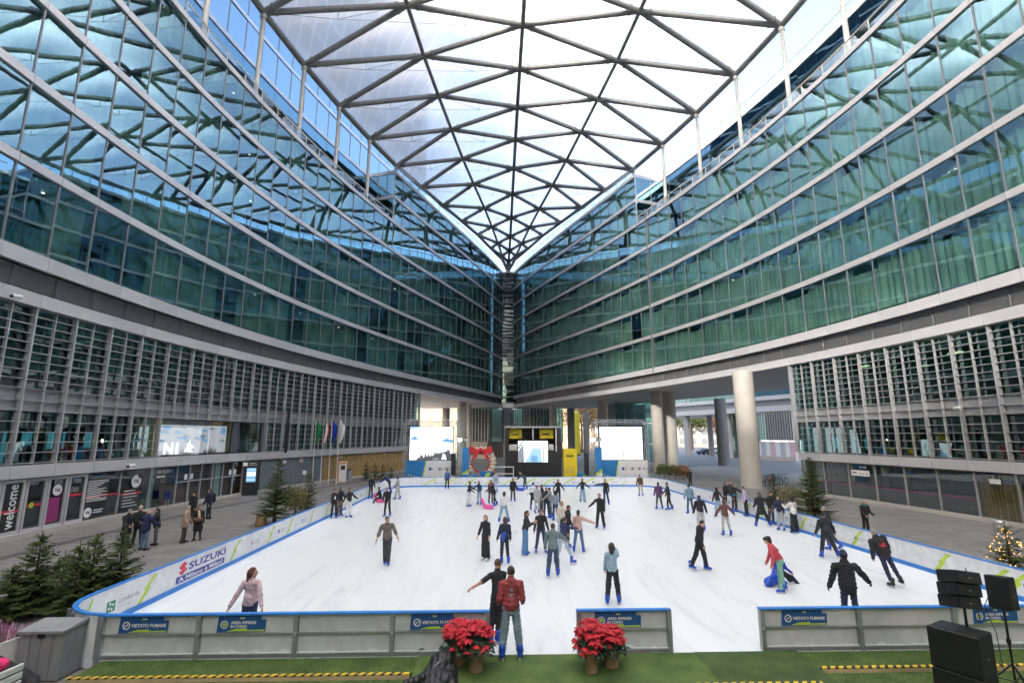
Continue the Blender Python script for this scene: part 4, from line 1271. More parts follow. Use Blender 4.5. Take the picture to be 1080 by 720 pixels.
for k, (u, c) in enumerate(((267, 'print_red'), (294, 'print_indigo'), (318, 'print_blue'), (351, 'print_pale'), (378, 'print_red'))): small_logo(BL, left_frame(at_x(u, -RX)), c, 'print_pale', k + 1)
# right prints
for k, u in enumerate((1058, 1040, 985, 900, 868, 846, 822, 806, 790, 778, 766)):
    bolt(BR, right_frame(at_x(u, RX) + .2), 1.5)
for k, (u, c) in enumerate(((1077, 'print_dkgreen'), (903, 'print_indigo'), (857, 'print_pale'), (832, 'print_blue'), (798, 'print_red'), (772, 'print_indigo'), (752, 'print_red'))):
    small_logo(BR, right_frame(at_x(u, RX) + .1), c, 'print_pale', k)
# far prints
for k in range(11):
    x = -8.7 + k * 1.72
    mt = far_frame(x)
    decal(BF, mt, [(0, .13), (.35, .42), (.75, .62), (1.1, .70), (1.1, .60), (.72, .50), (.4, .34), (.14, .13)], 'print_green')
    small_logo(BF, far_frame(x + 1.0, -.06), ('print_dkgreen', 'print_pale', 'print_indigo', 'print_black')[k % 4], 'print_pale', k)

# front barrier, seen from outside
def front_barrier(label, u0, u1, signs, n):
    x0, x1 = at_y(u0, 690, RY0).x, at_y(u1, 690, RY0).x
    w_ = (x1 - x0) / n
    root = empty('rink_barrier', ((x0 + x1) / 2, RY0, 0), 0, label, 'barrier', 'barriers round the ice rink')
    o = -Vector(root.location)
    for i in range(n):
        a, b = x0 + i * w_, x0 + (i + 1) * w_
        mb = MB(); mb.box((a + .05, RY0 + .0, .08), (b - .05, RY0 + .05, BH - .03)); mb.build('panel', 'board_back', root, o)
        mb = MB(); mb.box((a + .05, RY0 - .035, .41), (b - .05, RY0 - .001, .45)); mb.build('rib', 'galvanised', root, o)
        mb = MB(); mb.box((a + .05, RY0 - .06, .0), (b - .05, RY0 + .04, .07)); mb.build('bottom_rail', 'galvanised', root, o)
        mb = MB(); mb.box((a + .02, RY0 - .05, .071), (b - .02, RY0 - .002, .085)); mb.build('bottom_lip', 'board_back', root, o)
        R = random.Random(i + int(u0)); mb = MB()
        for k in range(7):
            xx = R.uniform(a + .1, b - .3); l = R.uniform(.03, .25)
            mb.add([(xx, RY0 - .004, .09), (xx + l, RY0 - .004, .09), (xx + l * .8, RY0 - .004, .10 + l * .15), (xx + l * .4, RY0 - .004, .11 + .2 * R.random() * l), (xx + l * .1, RY0 - .004, .10)], [(0, 1, 2, 3, 4)])
        mb.build('snow_smear', 'board_white', root, o)
        if i in signs:
            kind = signs[i]
            sx = (a + b) / 2 - .12
            s = MB(); s.add([(sx - .49, RY0 - .016, .46), (sx + .47, RY0 - .016, .47), (sx + .48, RY0 - .016, .69), (sx + .38, RY0 - .016, .69), (sx + .38, RY0 - .016, .76), (sx - .47, RY0 - .016, .76)], [(0, 1, 2, 3, 4, 5)])
            so = s.build('sign', 'sign_blue', root, o)
            def fm(x, z, l=1): return Matrix.Translation((0, 0, 0)) @ frame((x, RY0 - .018 - .001 * l, z), (1, 0, 0), (0, 0, 1))
            ring(so, fm(sx - .345, .60), 0, 0, .055, .075, 'print_white')
            if kind == 'smoke':
                decal(so, fm(sx - .345, .60), [(-.05, -.04), (-.04, -.05), (.05, .04), (.04, .05)], 'print_white')
                decal(so, fm(sx - .345, .60, 2), rect(-.04, -.008, .04, .008), 'print_pale')
                lettering('VIETATO FUMARE', so, fm(sx + .09, .60), .68, 'print_white', .062, bold=.03)
            else:
                decal(so, fm(sx - .345, .60), disc_poly(0, 0, .035), 'print_green')
                lettering('AREA RIPRESE', so, fm(sx + .03, .635), .5, 'print_white', .055, bold=.03)
                lettering('IN CORSO', so, fm(sx - .06, .565), .32, 'print_white', .055, bold=.03)
            decal(so, fm(sx, 0), [(-.3, .475), (.45, .478), (.45, .505), (.12, .50), (.1, .53), (-.12, .52)], 'print_green')
            decal(so, fm(sx, 0), rect(-.04, .70, -.01, .74), 'print_green'); decal(so, fm(sx, 0), rect(0, .705, .05, .73), 'print_white')
            decal(so, fm(sx, 0), rect(.39, .70, .46, .76), 'print_pale')
    for i in range(n + 1):
        a = x0 + i * w_
        mb = MB(); mb.box((a - .045, RY0 - .07, 0), (a + .045, RY0 + .045, BH - .02)); mb.build('post', 'galvanised', root, o)
        if i < n:
            mb = MB(); mb.tube((a, RY0 - .09, .42), (a, RY0 - .06, .42), .03, n=8); mb.build('bolt', 'steel', root, o)
    mb = MB(); mb.box((x0 - .045, RY0 - .06, BH - .018), (x1 + .045, RY0 + .06, BH + .008)); mb.build('top_rail', 'board_blue', root, o)
    return root
front_barrier('front rink barrier of four panels left of the entrance', 103, 514, {0: 'smoke', 1: 'area', 3: 'smoke'}, 4)
front_barrier('single front barrier panel between both rink entrances, behind the right flowers', 611, 707, {0: 'area'}, 1)
front_barrier('front rink barrier on the right behind the loudspeakers', 806, 1112, {0: 'smoke', 2: 'area'}, 3)

# ------------------------------------------------------------------ green mats, step edges
def turf_mat(name, c1, c2):
    m, nt, bs = new_mat(name); N, L = nt.nodes, nt.links
    bs.inputs['Roughness'].default_value = .85
    geo = N.new('ShaderNodeNewGeometry')
    nz = N.new('ShaderNodeTexNoise'); nz.inputs['Scale'].default_value = 55; nz.inputs['Detail'].default_value = 6; L.new(geo.outputs['Position'], nz.inputs['Vector'])
    n2 = N.new('ShaderNodeTexNoise'); n2.inputs['Scale'].default_value = 1.7; n2.inputs['Detail'].default_value = 4; L.new(geo.outputs['Position'], n2.inputs['Vector'])
    ad = N.new('ShaderNodeMath'); ad.operation = 'MULTIPLY_ADD'; ad.inputs[1].default_value = .7; L.new(n2.outputs['Fac'], ad.inputs[0]); L.new(nz.outputs['Fac'], ad.inputs[2])
    mr = N.new('ShaderNodeMapRange'); mr.inputs[1].default_value = .6; mr.inputs[2].default_value = 1.15; L.new(ad.outputs[0], mr.inputs[0])
    mx = N.new('ShaderNodeMix'); mx.data_type = 'RGBA'; mx.inputs[6].default_value = (*c1, 1); mx.inputs[7].default_value = (*c2, 1)
    L.new(mr.outputs[0], mx.inputs[0]); L.new(mx.outputs[2], bs.inputs['Base Color'])
    bp = N.new('ShaderNodeBump'); bp.inputs['Strength'].default_value = 1; bp.inputs['Distance'].default_value = .015; L.new(nz.outputs['Fac'], bp.inputs['Height']); L.new(bp.outputs[0], bs.inputs['Normal'])
turf_mat('turf', (0.022, 0.062, 0.010), (0.13, 0.20, 0.045))
turf_mat('turf_dark', (0.018, 0.045, 0.010), (0.085, 0.14, 0.03))
turf_mat('turf_light', (0.04, 0.09, 0.015), (0.17, 0.24, 0.07))
mb = MB(); mb.box((-10.15, 10.52, GZ), (14, 11.195, .0)); tag(mb.build('turf_deck', 'turf'), kind='structure')
mb = MB(); mb.box((-14, 7.0, GZ), (14, 10.45, -.085)); tag(mb.build('turf_ground', 'turf'), kind='structure')
R = random.Random(3)
def blades(name, x0, x1, y0, y1, z, n, mat):
    mb = MB()
    for k in range(n):
        x, y = R.uniform(x0, x1), R.uniform(y0, y1); a = R.random() * 6.28; h = R.uniform(.012, .03)
        dx, dy = math.cos(a) * .004, math.sin(a) * .004; lx, ly = R.gauss(0, .008), R.gauss(0, .008)
        mb.add([(x - dx, y - dy, z), (x + dx, y + dy, z), (x + lx, y + ly, z + h)], [(0, 1, 2)])
    return tag(mb.build(name, mat), 'short blades of the green artificial turf', 'turf', kind='stuff')
blades('artificial_grass', -10.1, 10, 10.55, 11.18, 0, 30000, 'turf_light')
blades('artificial_grass', -10.1, 10, 9.6, 10.42, -.085, 26000, 'turf')
def step_edge(u0, u1, y, label, z=.0, h=.09):
    x0, x1 = at_y(u0, 712, y).x, at_y(u1, 712, y).x
    root = empty('step_edge', ((x0 + x1) / 2, y, z - h), 0, label, 'step edge', 'taped step edges in front of the rink')
    L = x1 - x0; n = max(1, round(L / 2.0))
    for i in range(n):
        mb = MB(); mb.box((-L / 2 + L / n * i + .004, -.05, 0), (-L / 2 + L / n * (i + 1) - .004, .02, h)); mb.build('timber', 'timber', root)
    mb = MB(); mb.box((-L / 2, -.055, h), (L / 2, .03, h + .006)); tp = mb.build('tape', 'tape_yellow', root)
    mb = MB(); k = int(L / .16)
    for i in range(k):
        x = -L / 2 + .03 + i * .16
        mb.add([(x, -.0556, h + .0075), (x + .07, -.0556, h + .0075), (x + .12, .03, h + .0075), (x + .05, .03, h + .0075)], [(0, 1, 2, 3)])
        mb.add([(x, -.0562, h - .012), (x + .07, -.0562, h - .012), (x + .07, -.0562, h + .0075), (x, -.0562, h + .0075)], [(0, 1, 2, 3)])
    mb.build('tape_stripes', 'print_black', tp)
    return root
step_edge(72, 432, 10.49, 'timber step edge with black and yellow tape left of the black jacket')
step_edge(852, 1120, 10.49, 'timber step edge with black and yellow tape behind the loudspeakers')
# mats over the step at the entrances
def mat_piece(u0, u1, mat, label, zt):
    x0, x1 = at_y(u0, 695, 11).x, at_y(u1, 695, 11).x
    mb = MB(); pr = [(11.19, .012), (10.5, .014), (10.15, -.03), (9.2, -.07), (9.2, -.078), (10.15, -.045), (10.5, .002), (11.19, .002)]
    vs_ = [(x0, y, z + zt) for y, z in pr] + [(x1, y, z + zt) for y, z in pr]; n = len(pr)
    mb.add(vs_, [tuple(range(n)), tuple(range(2 * n - 1, n - 1, -1))] + [(i, n + i, n + (i + 1) % n, (i + 1) % n) for i in range(n)])
    return tag(mb.build('turf_mat', mat), label, 'mat', 'turf mats laid over the step')
mat_piece(440, 742, 'turf', 'wide green turf mat laid over the step under the red flowers', .004)
mat_piece(736, 846, 'turf_dark', 'darker green turf mat overlapping the step before the right entrance', .012)
step_edge(735, 866, 9.92, 'short strip of black and yellow tape at the foot of the dark mat', -.005, .05)
# ------------------------------------------------------------------ far end: screens, booth, ring
def quadp(parent, name, mat, x0, x1, z0, z1, y, poly=None):
    mb = MB(); mb.add([(x, y, z) for x, z in (poly or rect(x0, z0, x1, z1))], [tuple(range(len(poly) if poly else 4))]); return mb.build(name, mat, parent)
def truss(mb, a, b, w=.3, r=.025, seg=.5):
    a, b = Vector(a), Vector(b); d = (b - a); L = d.length; d.normalize(); s = d.orthogonal().normalized(); t = d.cross(s)
    cs = [s * w / 2 + t * w / 2, -s * w / 2 + t * w / 2, -s * w / 2 - t * w / 2, s * w / 2 - t * w / 2]
    for c in cs: mb.tube(a + c, b + c, r, n=5)
    n = max(1, int(L / seg))
    for i in range(n):
        p, q = a + d * (L * i / n), a + d * (L * (i + 1) / n)
        for k in range(4):
            c0, c1 = cs[k], cs[(k + 1) % 4]
            mb.tube(p + (c0 if i % 2 else c1), q + (c1 if i % 2 else c0), r * .6, n=4)
def led_wall(x0, x1, y, label, which):
    z0, z1 = 2.15, 5.2
    cx = (x0 + x1) / 2
    root = empty('video_screen', (cx, y, GZ), 0, label, 'video screen', 'big video screens at the far end')
    o = -Vector(root.location)
    mb = MB(); mb.box((x0 - .06, y + .02, z0 - .06), (x1 + .06, y + .25, z1 + .06)); mb.build('casing', 'black_plastic', root, o)
    nx, nz = 6, 5
    mp = MB(); wq, hq = (x1 - x0) / nx, (z1 - z0) / nz; mp.box((0, 0, 0), (wq - .004, .018, hq - .004)); mp = mp.mesh('screen_tile', 'screen_white')
    for i in range(nx):
        for k in range(nz): mesh_obj('screen_tile', mp, root, (x0 + wq * i - cx, 0, z0 + hq * k - GZ))
    def P(name, mat, pts, l=1):
        mb = MB(); mb.add([(x0 + (x1 - x0) * a, y - .004 * l, z0 + (z1 - z0) * b) for a, b in pts], [tuple(range(len(pts)))]); return mb.build(name, mat, root, o)
    if which == 'snow':
        P('picture', 'screen_sky', [(0, .93), (.12, .93), (.28, .99), (.3, .999), (0, .999)]); P('picture', 'screen_blue', [(0, .6), (.05, .66), (.1, .72), (.15, .69), (.2, .62), (.1, .6)])
        P('picture', 'screen_blue', [(.66, .58), (.78, .6), (.86, .65), (.92, .62), (.999, .6), (.999, .51), (.85, .53)])
        R = random.Random(4)
        for k in range(22):
            x = .2 + .75 * k / 22; b = max(0, (x - .42) * .34) + R.uniform(-.02, .02); h = R.uniform(.10, .24); w_ = .03 + .01 * R.random()
            P('picture', 'screen_dark', [(x - w_, max(.0, b)), (x + w_, max(.0, b)), (x + w_ * .5, b + h * .5), (x, b + h), (x - w_ * .5, b + h * .5)], 2 + k * .01)
        P('picture', 'screen_dark', [(.3, 0), (.999, 0), (.999, .2), (.6, .08)], 1.5)
        P('picture', 'screen_white', [(.74, .02), (.86, .0), (.84, .14), (.78, .2)], 3)
        P('picture', 'screen_grey', [(.52, .0), (.7, .0), (.66, .06), (.55, .05)], 3)
    else:
        for a, b, m in ((.46, .74, 'screen_grey'), (.53, .73, 'screen_grey'), (.54, .52, 'screen_red'), (.8, .55, 'screen_red'), (.83, .6, 'screen_blue'), (.54, .25, 'screen_red'), (.62, .13, 'screen_red'), (.55, .15, 'screen_red'), (.58, .38, 'screen_red')):
            P('picture', m, [(a - .02, b), (a, b + .02), (a + .02, b + .01), (a + .005, b - .03)])
        P('picture', 'screen_red', [(.52, .12), (.58, .12), (.56, .22), (.53, .2)])
    # truss portal
    mb = MB()
    xl, xr = x0 - .45, x1 + .45
    truss(mb, (xl, y + .3, GZ), (xl, y + .3, z1 + .45)); truss(mb, (xr, y + .3, GZ), (xr, y + .3, z1 + .45)); truss(mb, (xl, y + .3, z1 + .45), (xr, y + .3, z1 + .45))
    mb.build('truss', 'steel', root, o)
    # sponsor banner below
    b = empty('sponsor_banner', (cx, y - .3, GZ), 0, 'blue and white sponsor banner below the ' + ('left' if which == 'snow' else 'right') + ' video screen', 'banner', 'banners below the video screens')
    o = -Vector(b.location); xa, xb = x0 - .25, x1 + .3
    mb = MB(); mb.box((xa, y - .35, GZ), (xb, y - .3, 2.1)); mb.build('cloth', 'board_white', b, o)
    w_ = xb - xa
    def Q(name, mat, pts, l=1):
        mb = MB(); mb.add([(xa + w_ * a, y - .352 - .002 * l, GZ + (2.1 - GZ) * c) for a, c in pts], [tuple(range(len(pts)))]); return mb.build(name, mat, b, o)
    Q('print', 'print_blue', [(0, .0), (.3, .0), (.34, .4), (.4, 1), (0, 1)]); Q('print', 'print_green', [(.3, .0), (.35, .0), (.37, .4), (.42, 1), (.4, 1), (.34, .4)], 2)
    fm = lambda u_, v_: frame((xa + w_ * u_, y - .357, GZ + (2.1 - GZ) * v_), (1, 0, 0), (0, 0, 1))
    lt = lettering('ice', b, Matrix.Translation(o) @ fm(.235, .33), .62, 'print_white', bold=.03)
    for q in range(6):
        a = q * 1.047
        mb = MB(); mt = Matrix.Translation(o) @ fm(.09, .36)
        mb.add([mt @ Vector((.08 * math.cos(a), .08 * math.sin(a), 0)), mt @ Vector((.25 * math.cos(a - .3), .25 * math.sin(a - .3), 0)), mt @ Vector((.25 * math.cos(a + .3), .25 * math.sin(a + .3), 0))], [(0, 1, 2)]); mb.build('print', 'print_green' if q % 2 else 'print_yellow', b)
    for k, (a, c, m) in enumerate(((.47, .66, 'print_indigo'), (.66, .66, 'print_grey'), (.80, .66, 'print_grey'), (.46, .25, 'print_pale'), (.61, .27, 'print_black'), (.76, .27, 'print_pale'), (.9, .27, 'print_yellow'), (.9, .66, 'print_pale'))):
        Q('print', m, rect(a, c - .05, a + .05, c + .07)); Q('print', 'print_pale', rect(a + .06, c - .01, a + .11, c + .03))
led_wall(-10.5, -6.5, 49, 'glowing video screen showing snowy mountains left of the ring', 'snow')
led_wall(7.35, 11.4, 49, 'glowing almost white video screen right of the yellow stand', 'white')
def booth():
    y = 49.5
    root = empty('stage_booth', (1.05, y, GZ), 0, 'black two-level stage booth with yellow banners behind the far barrier', 'booth')
    o = -Vector(root.location)
    def B(name, mat, lo, hi): mb = MB(); mb.box(lo, hi); return mb.build(name, mat, root, o)
    B('lower_wall', 'black_plastic', (-1.6, y, GZ), (3.75, y + 3, 2.9)); B('side_wall', 'black_plastic', (-1.6, y, 2.9), (-1.25, y + 3, 5.1)); B('side_wall', 'black_plastic', (3.35, y, 2.9), (3.75, y + 3, 5.1))
    B('roof', 'frame_metal', (-1.6, y - .05, 5.1), (3.75, y + 3, 5.25)); B('back_wall', 'dark_concrete', (-1.25, y + 2.6, 2.9), (3.35, y + 2.8, 5.1)); B('mullion', 'frame_metal', (1.0, y, 2.9), (1.12, y + .1, 5.1)); B('frame_post', 'white_paint', (3.2, y - .02, 2.9), (3.3, y + .05, 5.05))
    for x0, x1 in ((-1.2, .05), (1.75, 3.1)):
        b = B('banner', 'print_yellow', (x0, y + .8, 4.1), (x1, y + .85, 5.05)); mb = MB(); mb.add([(x0 + .2, y + .795, 4.4), (x0 + .9, y + .795, 4.45), (x0 + 1.0, y + .795, 4.6), (x0 + .3, y + .795, 4.55)], [(0, 1, 2, 3)]); mb.build('print', 'print_black', b)
        B('counter', 'white_paint', (x0, y + .6, 3.0), (x1, y + .7, 3.55))
    mb = MB(); truss(mb, (-1.2, y + .9, 4.95), (3.3, y + .9, 4.95), .2, .02); mb.build('truss', 'black_plastic', root, o)
    s = empty('video_screen', (1.05, y - .25, 1.8), 0, 'small video screen with pale blue picture on the black booth', 'video screen', 'big video screens at the far end')
    os_ = -Vector(s.location)
    mb = MB(); mb.box((-.45, y - .2, 1.85), (2.5, y - .02, 3.95)); mb.build('casing', 'black_plastic', s, os_)
    for m, pts, l in (('screen_white', rect(-.38, 1.92, 2.43, 3.88), 0), ('screen_grey', [(-.38, 1.92), (.2, 1.92), (.12, 3.6), (-.38, 2.9)], 1), ('screen_grey', [(-.38, 3.0), (.1, 3.75), (.05, 3.88), (-.38, 3.3)], 1), ('screen_sky', [(.3, 1.92), (1.9, 1.92), (1.75, 3.2), (1.0, 3.2)], 1), ('screen_blue', rect(.85, 1.95, 1.45, 2.5), 2), ('screen_grey', rect(1.95, 1.95, 2.05, 3.5), 2)):
        mb = MB(); mb.add([(a, y - .205 - .003 * l, c) for a, c in pts], [tuple(range(len(pts)))]); mb.build('picture', m, s, os_)
    b = empty('display_stand', (4.5, y - .2, GZ), 0, 'tall yellow display stand with black logo right of the booth', 'display stand')
    ob = -Vector(b.location)
    mb = MB(); mb.box((3.9, y - .3, GZ), (5.15, y + .3, 3.15)); mb.build('body', 'print_yellow', b, ob)
    f_ = Matrix.Translation(ob) @ frame((4.5, y - .303, 2.5), (1, 0, 0), (0, 0, 1))
    ring(b, f_ @ Matrix.Diagonal((1, .45, 1, 1)), 0, 0, .36, .4, 'print_black'); decal(b, f_, rect(-.32, -.07, .3, .06), 'print_black')
    for z in (-1.1, -1.35, -1.5): decal(b, f_, rect(-.5, z, .4, z + .04), 'print_grey')
booth()
def ornament():
    y = 49.0; c = at_y(507, 486, y)
    root = empty('photo_ring', (c.x, y, GZ), 0, 'walk-in wreath ring with red bow for taking photos', 'wreath ring')
    zc = 2.05; n = 36
    mb = MB(); R = random.Random(2)
    for i in range(n + 1):
        pass
    pts = [(1.15 * math.cos(math.radians(-55 + 290 * i / n)), 0, zc + 1.15 * math.sin(math.radians(-55 + 290 * i / n))) for i in range(n + 1)]
    mb.path(pts, [.3 + R.uniform(-.03, .03) for _ in pts], 12); mb.build('straw_ring', 'straw', root, -Vector((0, 0, GZ)) * 0)
    mb = MB()
    for i in range(16):
        a = math.radians(-55 + 290 * i / 16); b = a + .07
        for aa in (a,):
            q = [Vector((1.15 * math.cos(aa) + .31 * math.cos(aa) * math.cos(t) , .31 * math.sin(t), zc + 1.15 * math.sin(aa) + .31 * math.sin(aa) * math.cos(t))) for t in np.linspace(0, 6.28, 11)]
            mb.path(q, .06, 5)
    mb.build('ribbon', 'white_paint', root)
    mb = MB(); pts = [(.84 * math.cos(6.283 * i / 30), -.15, zc + .84 * math.sin(6.283 * i / 30)) for i in range(31)]; mb.path(pts, .07, 6); mb.build('inner_ring', 'red_paint', root)
    for s in (-1, 1):
        mb = MB(); P = [(s * .08, zc + 1.15), (s * 1.0, zc + 1.55), (s * 1.1, zc + 1.1), (s * .95, zc + .75)]
        mb.extrude_poly(P if s > 0 else P[::-1], .25, mat=Matrix.Translation((0, -.45, 0))); mb.build('bow_loop', 'red_paint', root)
        mb = MB(); P = [(s * .1, zc + 1.1), (s * .5, zc + 1.05), (s * .62, zc + .3), (s * .42, zc + .45)]
        mb.extrude_poly(P if s > 0 else P[::-1], .12, mat=Matrix.Translation((0, -.5, 0))); mb.build('bow_tail', 'red_paint', root)
    mb = MB(); mb.ball((0, -.4, zc + 1.15), (.2, .2, .24), 10); mb.build('bow_knot', 'red_paint', root)
    mb = MB(); mb.box((-1.2, -.4, 0), (1.2, .4, .75)); mb.build('stand', 'print_grey', root)
ornament()
def floodlight(u, v, label):
    p = at_y(u, 500, 48.2); top = at_y(u, v, 48.2).z
    root = empty('light_mast', (p.x, 48.2, GZ), 0, label, 'floodlight mast', 'floodlight masts beside the screens')
    mb = MB(); truss(mb, (0, 0, 0), (0, 0, top - GZ - .5), .35); mb.build('truss', 'steel', root)
    mb = MB(); mb.box((-.75, -.25, 1.0), (-.35, .1, 2.9)); mb.build('loudspeaker', 'black_plastic', root)
    mb = MB(); mb.box((.25, -.3, 0), (.85, -.26, top - GZ - .9)); bn = mb.build('banner', 'print_blue', root)
    mb = MB(); mb.add([(.25, -.303, .0), (.85, -.303, .0), (.85, -.303, 1.3), (.25, -.303, .9)], [(0, 1, 2, 3)]); mb.build('print', 'board_white', bn)
    mb = MB(); mb.add([(.25, -.306, .9), (.85, -.306, 1.3), (.85, -.306, 1.55), (.25, -.306, 1.15)], [(0, 1, 2, 3)]); mb.build('print', 'print_green', bn)
    for k, dx in enumerate((0, .6)):
        mb = MB(); mb.tube((dx, -.1, top - GZ - .15), (dx, -.42, top - GZ - .2), .17, .22, 14); hd = mb.build('lamp_head', 'black_plastic', root)
        mb = MB(); mb.tube((dx, -.43, top - GZ - .2), (dx, -.44, top - GZ - .2), .19, n=14); mb.build('lens', 'lamp_warm' if k == 0 else 'steel', hd)
    mb = MB(); mb.tube((-.3, 0, top - GZ - .3), (.9, 0, top - GZ - .3), .03, n=6); mb.build('bracket', 'steel', root)
floodlight(484.5, 461, 'lit floodlight mast beside the left video screen')
floodlight(625, 461, 'lit floodlight mast beside the right video screen')
def inflatable():
    p = at_z(607.5, 480, GZ)
    root = empty('inflatable_arch', (p.x, p.y, GZ), 0, 'yellow inflatable pillar between the dark columns', 'inflatable')
    sdf_part('tube', [cone((0, 0, .8), (0, 0, 9.6), 1.15, 1.0)], .2, ['print_yellow'], root, k=.1)
    mb = MB(); mb.bbox((-.9, -.9, 0), (.9, .9, .3), .08); mb.build('base', 'black_plastic', root)
inflatable()
# loose blue boxes and crowd fence behind the far barrier
def crate(u0, u1, y, z1, label):
    a, b = at_y(u0, 500, y).x, at_y(u1, 500, y).x
    root = empty('blue_box', ((a + b) / 2, y, GZ), 0, label, 'box', 'blue printed boxes behind the far barrier')
    w_ = b - a; mb = MB(); mb.bbox((-w_ / 2, -.3, 0), (w_ / 2, .3, z1), .03); mb.build('body', 'print_blue', root)
    mb = MB(); mb.add([(-w_ * .2, -.304, .7), (w_ * .15, -.304, .75), (w_ * .3, -.304, z1 - .1), (0, -.304, z1 - .15)], [(0, 1, 2, 3)]); mb.build('print', 'print_green', root)
crate(486, 503, 48.0, 1.05, 'long blue box at the foot of the wreath ring, left'); crate(506, 520, 47.8, 1.35, 'taller blue box at the foot of the wreath ring, right'); crate(609, 621, 48.4, 1.15, 'blue box between the yellow stand and the right screen')
def fence_bar():
    a, b = at_y(520, 500, 47.4).x, at_y(541.5, 500, 47.4).x
    root = empty('crowd_fence', ((a + b) / 2, 47.4, GZ), 0, 'white tubular crowd fence in front of the black booth', 'fence')
    w_ = b - a
    for z in (1.75, 1.15): mb = MB(); mb.tube((-w_ / 2, 0, z), (w_ / 2, 0, z), .04, n=6); mb.build('rail', 'white_paint', root)
    for x in (-w_ / 2, w_ / 2): mb = MB(); mb.tube((x, 0, 0), (x, 0, 1.79), .04, n=6); mb.build('upright', 'white_paint', root)
fence_bar()

# ------------------------------------------------------------------ firs and shrubs
def fir_px(u, vb, vt, r, label, seed, **kw):
    p = at_z(u, vb, GZ); t = at_y(u, vt, p.y)
    return fir_tree('fir_tree', p.x, p.y, t.z - GZ, r, label, seed, **kw)
def planter_foot(x, y, label, r=.28, h=.35):
    root = empty('burlap_pot', (x, y, GZ), 0, label, 'pot', 'pots under the firs')
    sdf_part('sack', [cone((0, 0, .1), (0, 0, h), r, r * .9)], .05, ['burlap'], root, k=.05, noise=.004)
fir_px(289, 553, 484, 1.15, 'full fir tree with burlap pot standing left of the rink', 21, base=.12)
fir_px(324, 541, 500, .85, 'smaller fir behind the full fir left of the rink', 22)
p_ = at_z(284, 553, GZ); planter_foot(p_.x - .3, p_.y - .3, 'burlap pot under the full fir left of the rink')
leafy_tree('leafy_shrub', *at_z(309, 546, GZ)[:2], 1.6, .75, 'pale twiggy shrub between both firs left of the rink', 'shrub_leaves', 31, 1500, .07, trunk_h=.2, cat='shrub', group='shrubs round the rink')
fir_px(859, 545, 484, 1.35, 'broad fir tree standing right of the rink before the glass front', 23, dens=1.1)
fir_px(818, 534, 500, .8, 'low fir beside the bicycles right of the rink', 24)
leafy_tree('leafy_shrub', *at_z(836, 538, GZ)[:2], 1.3, .7, 'low twiggy shrub between both firs right of the rink', 'shrub_leaves', 32, 1200, .07, trunk_h=.2, cat='shrub', group='shrubs round the rink')
for k, (u, vb, vt, r) in enumerate(((31, 650, 566, .82), (60, 645, 588, .7), (74, 652, 578, .7), (91, 645, 567, .78), (121, 640, 560, .72), (5, 655, 600, .85))):
    lab = ('bushy fir in the near left corner with its tall bare top shoot', 'short fir half hidden between its neighbours in the near left corner', 'middle fir of the near left clump with a thin side shoot', 'tall fir of the near left clump, second from the rink corner', 'slender fir of the near left clump closest to the rink corner', 'fir cut off by the left picture edge in the near left corner')[k]
    fir_px(u, vb, vt, r, lab, 40 + k, dens=1.25, base=.1, leaders=4)
fir_px(1068, 607, 557, .85, 'small fir with warm fairy lights at the right picture edge', 60, lights=70)
for k, (u, w_, lab) in enumerate(((386, .8, 'dark round shrub at the left end of the hedge by the left screen'), (395, .7, 'middle shrub of the hedge by the left screen'), (403, .75, 'right shrub of the hedge by the left screen'), (412, .6, 'last low shrub of the hedge beside the left screen'))):
    p = at_z(u, 506, GZ); fir_tree('conifer_shrub', p.x, p.y, 1.75 - .15 * k, w_, lab, 70 + k, group='shrubs round the rink', cat='shrub', dens=.9)
for k, (u, h_, lf, lab) in enumerate(((700, 1.5, 'green_leaves', 'green shrub in front of the two close columns'), (712, 1.4, 'shrub_leaves', 'yellowish shrub in front of the two close columns'), (721, 1.3, 'rust_leaves', 'rust-coloured shrub right of the two close columns'))):
    p = at_z(u, 505, GZ); leafy_tree('leafy_shrub', p.x, p.y, h_, .8, lab, lf, 80 + k, 1100, .1, trunk_h=.15, cat='shrub', group='shrubs round the rink')

# ------------------------------------------------------------------ left walk: flags, hydrant, totems, sign
def flag(u, cols, label):
    p = at_z(u, 511, GZ)
    p = Vector((p.x, p.y, GZ))
    root = empty('flagpole', tuple(p), 0, label, 'flag', 'flags on tall poles before the left front')
    top = at_y(u, 442, p.y).z - GZ
    mb = MB(); mb.tube((0, 0, 0), (0, 0, top), .05, .03, 8); mb.build('pole', 'white_steel', root)
    mb = MB(); mb.ball((0, 0, top), .07, 8); mb.build('finial', 'brass', root)
    mb = MB(); n = 15; zt = top - .1; L = 2.1; W = .75
    vs_, fs, mi = [], [], []
    for j in range(13):
        for i in range(n):
            s = i / (n - 1); t = j / 12
            wd = W * (1 - .35 * t)
            vs_.append((.05 + wd * s * (.55 + .2 * math.sin(4 * t)), .13 * math.sin(9 * s + 2 * t), zt - L * t - .5 * s * (1 - t)))
    for j in range(12):
        for i in range(n - 1):
            mb.add([], []); fs.append((j * n + i, j * n + i + 1, j * n + n + i + 1, j * n + n + i)); mi.append(min(len(cols) - 1, int((i / (n - 1)) * len(cols))))
    me = bpy.data.meshes.new('cloth'); me.from_pydata(vs_, [], fs)
    for c in cols: me.materials.append(M(c))
    me.polygons.foreach_set('material_index', mi); me.polygons.foreach_set('use_smooth', [True] * len(fs)); me.update()
    mesh_obj('cloth', me, root)
flag(329, ['flag_green'], 'green flag on a tall pole before the left front'); flag(337.5, ['flag_green', 'flag_white', 'flag_red'], 'green, white and red flag on a tall pole')
flag(346, ['flag_blue'], 'dark blue flag on a tall pole between the tricolour and white flags'); flag(354.5, ['flag_white'], 'white flag on a tall pole, rightmost of the flags')
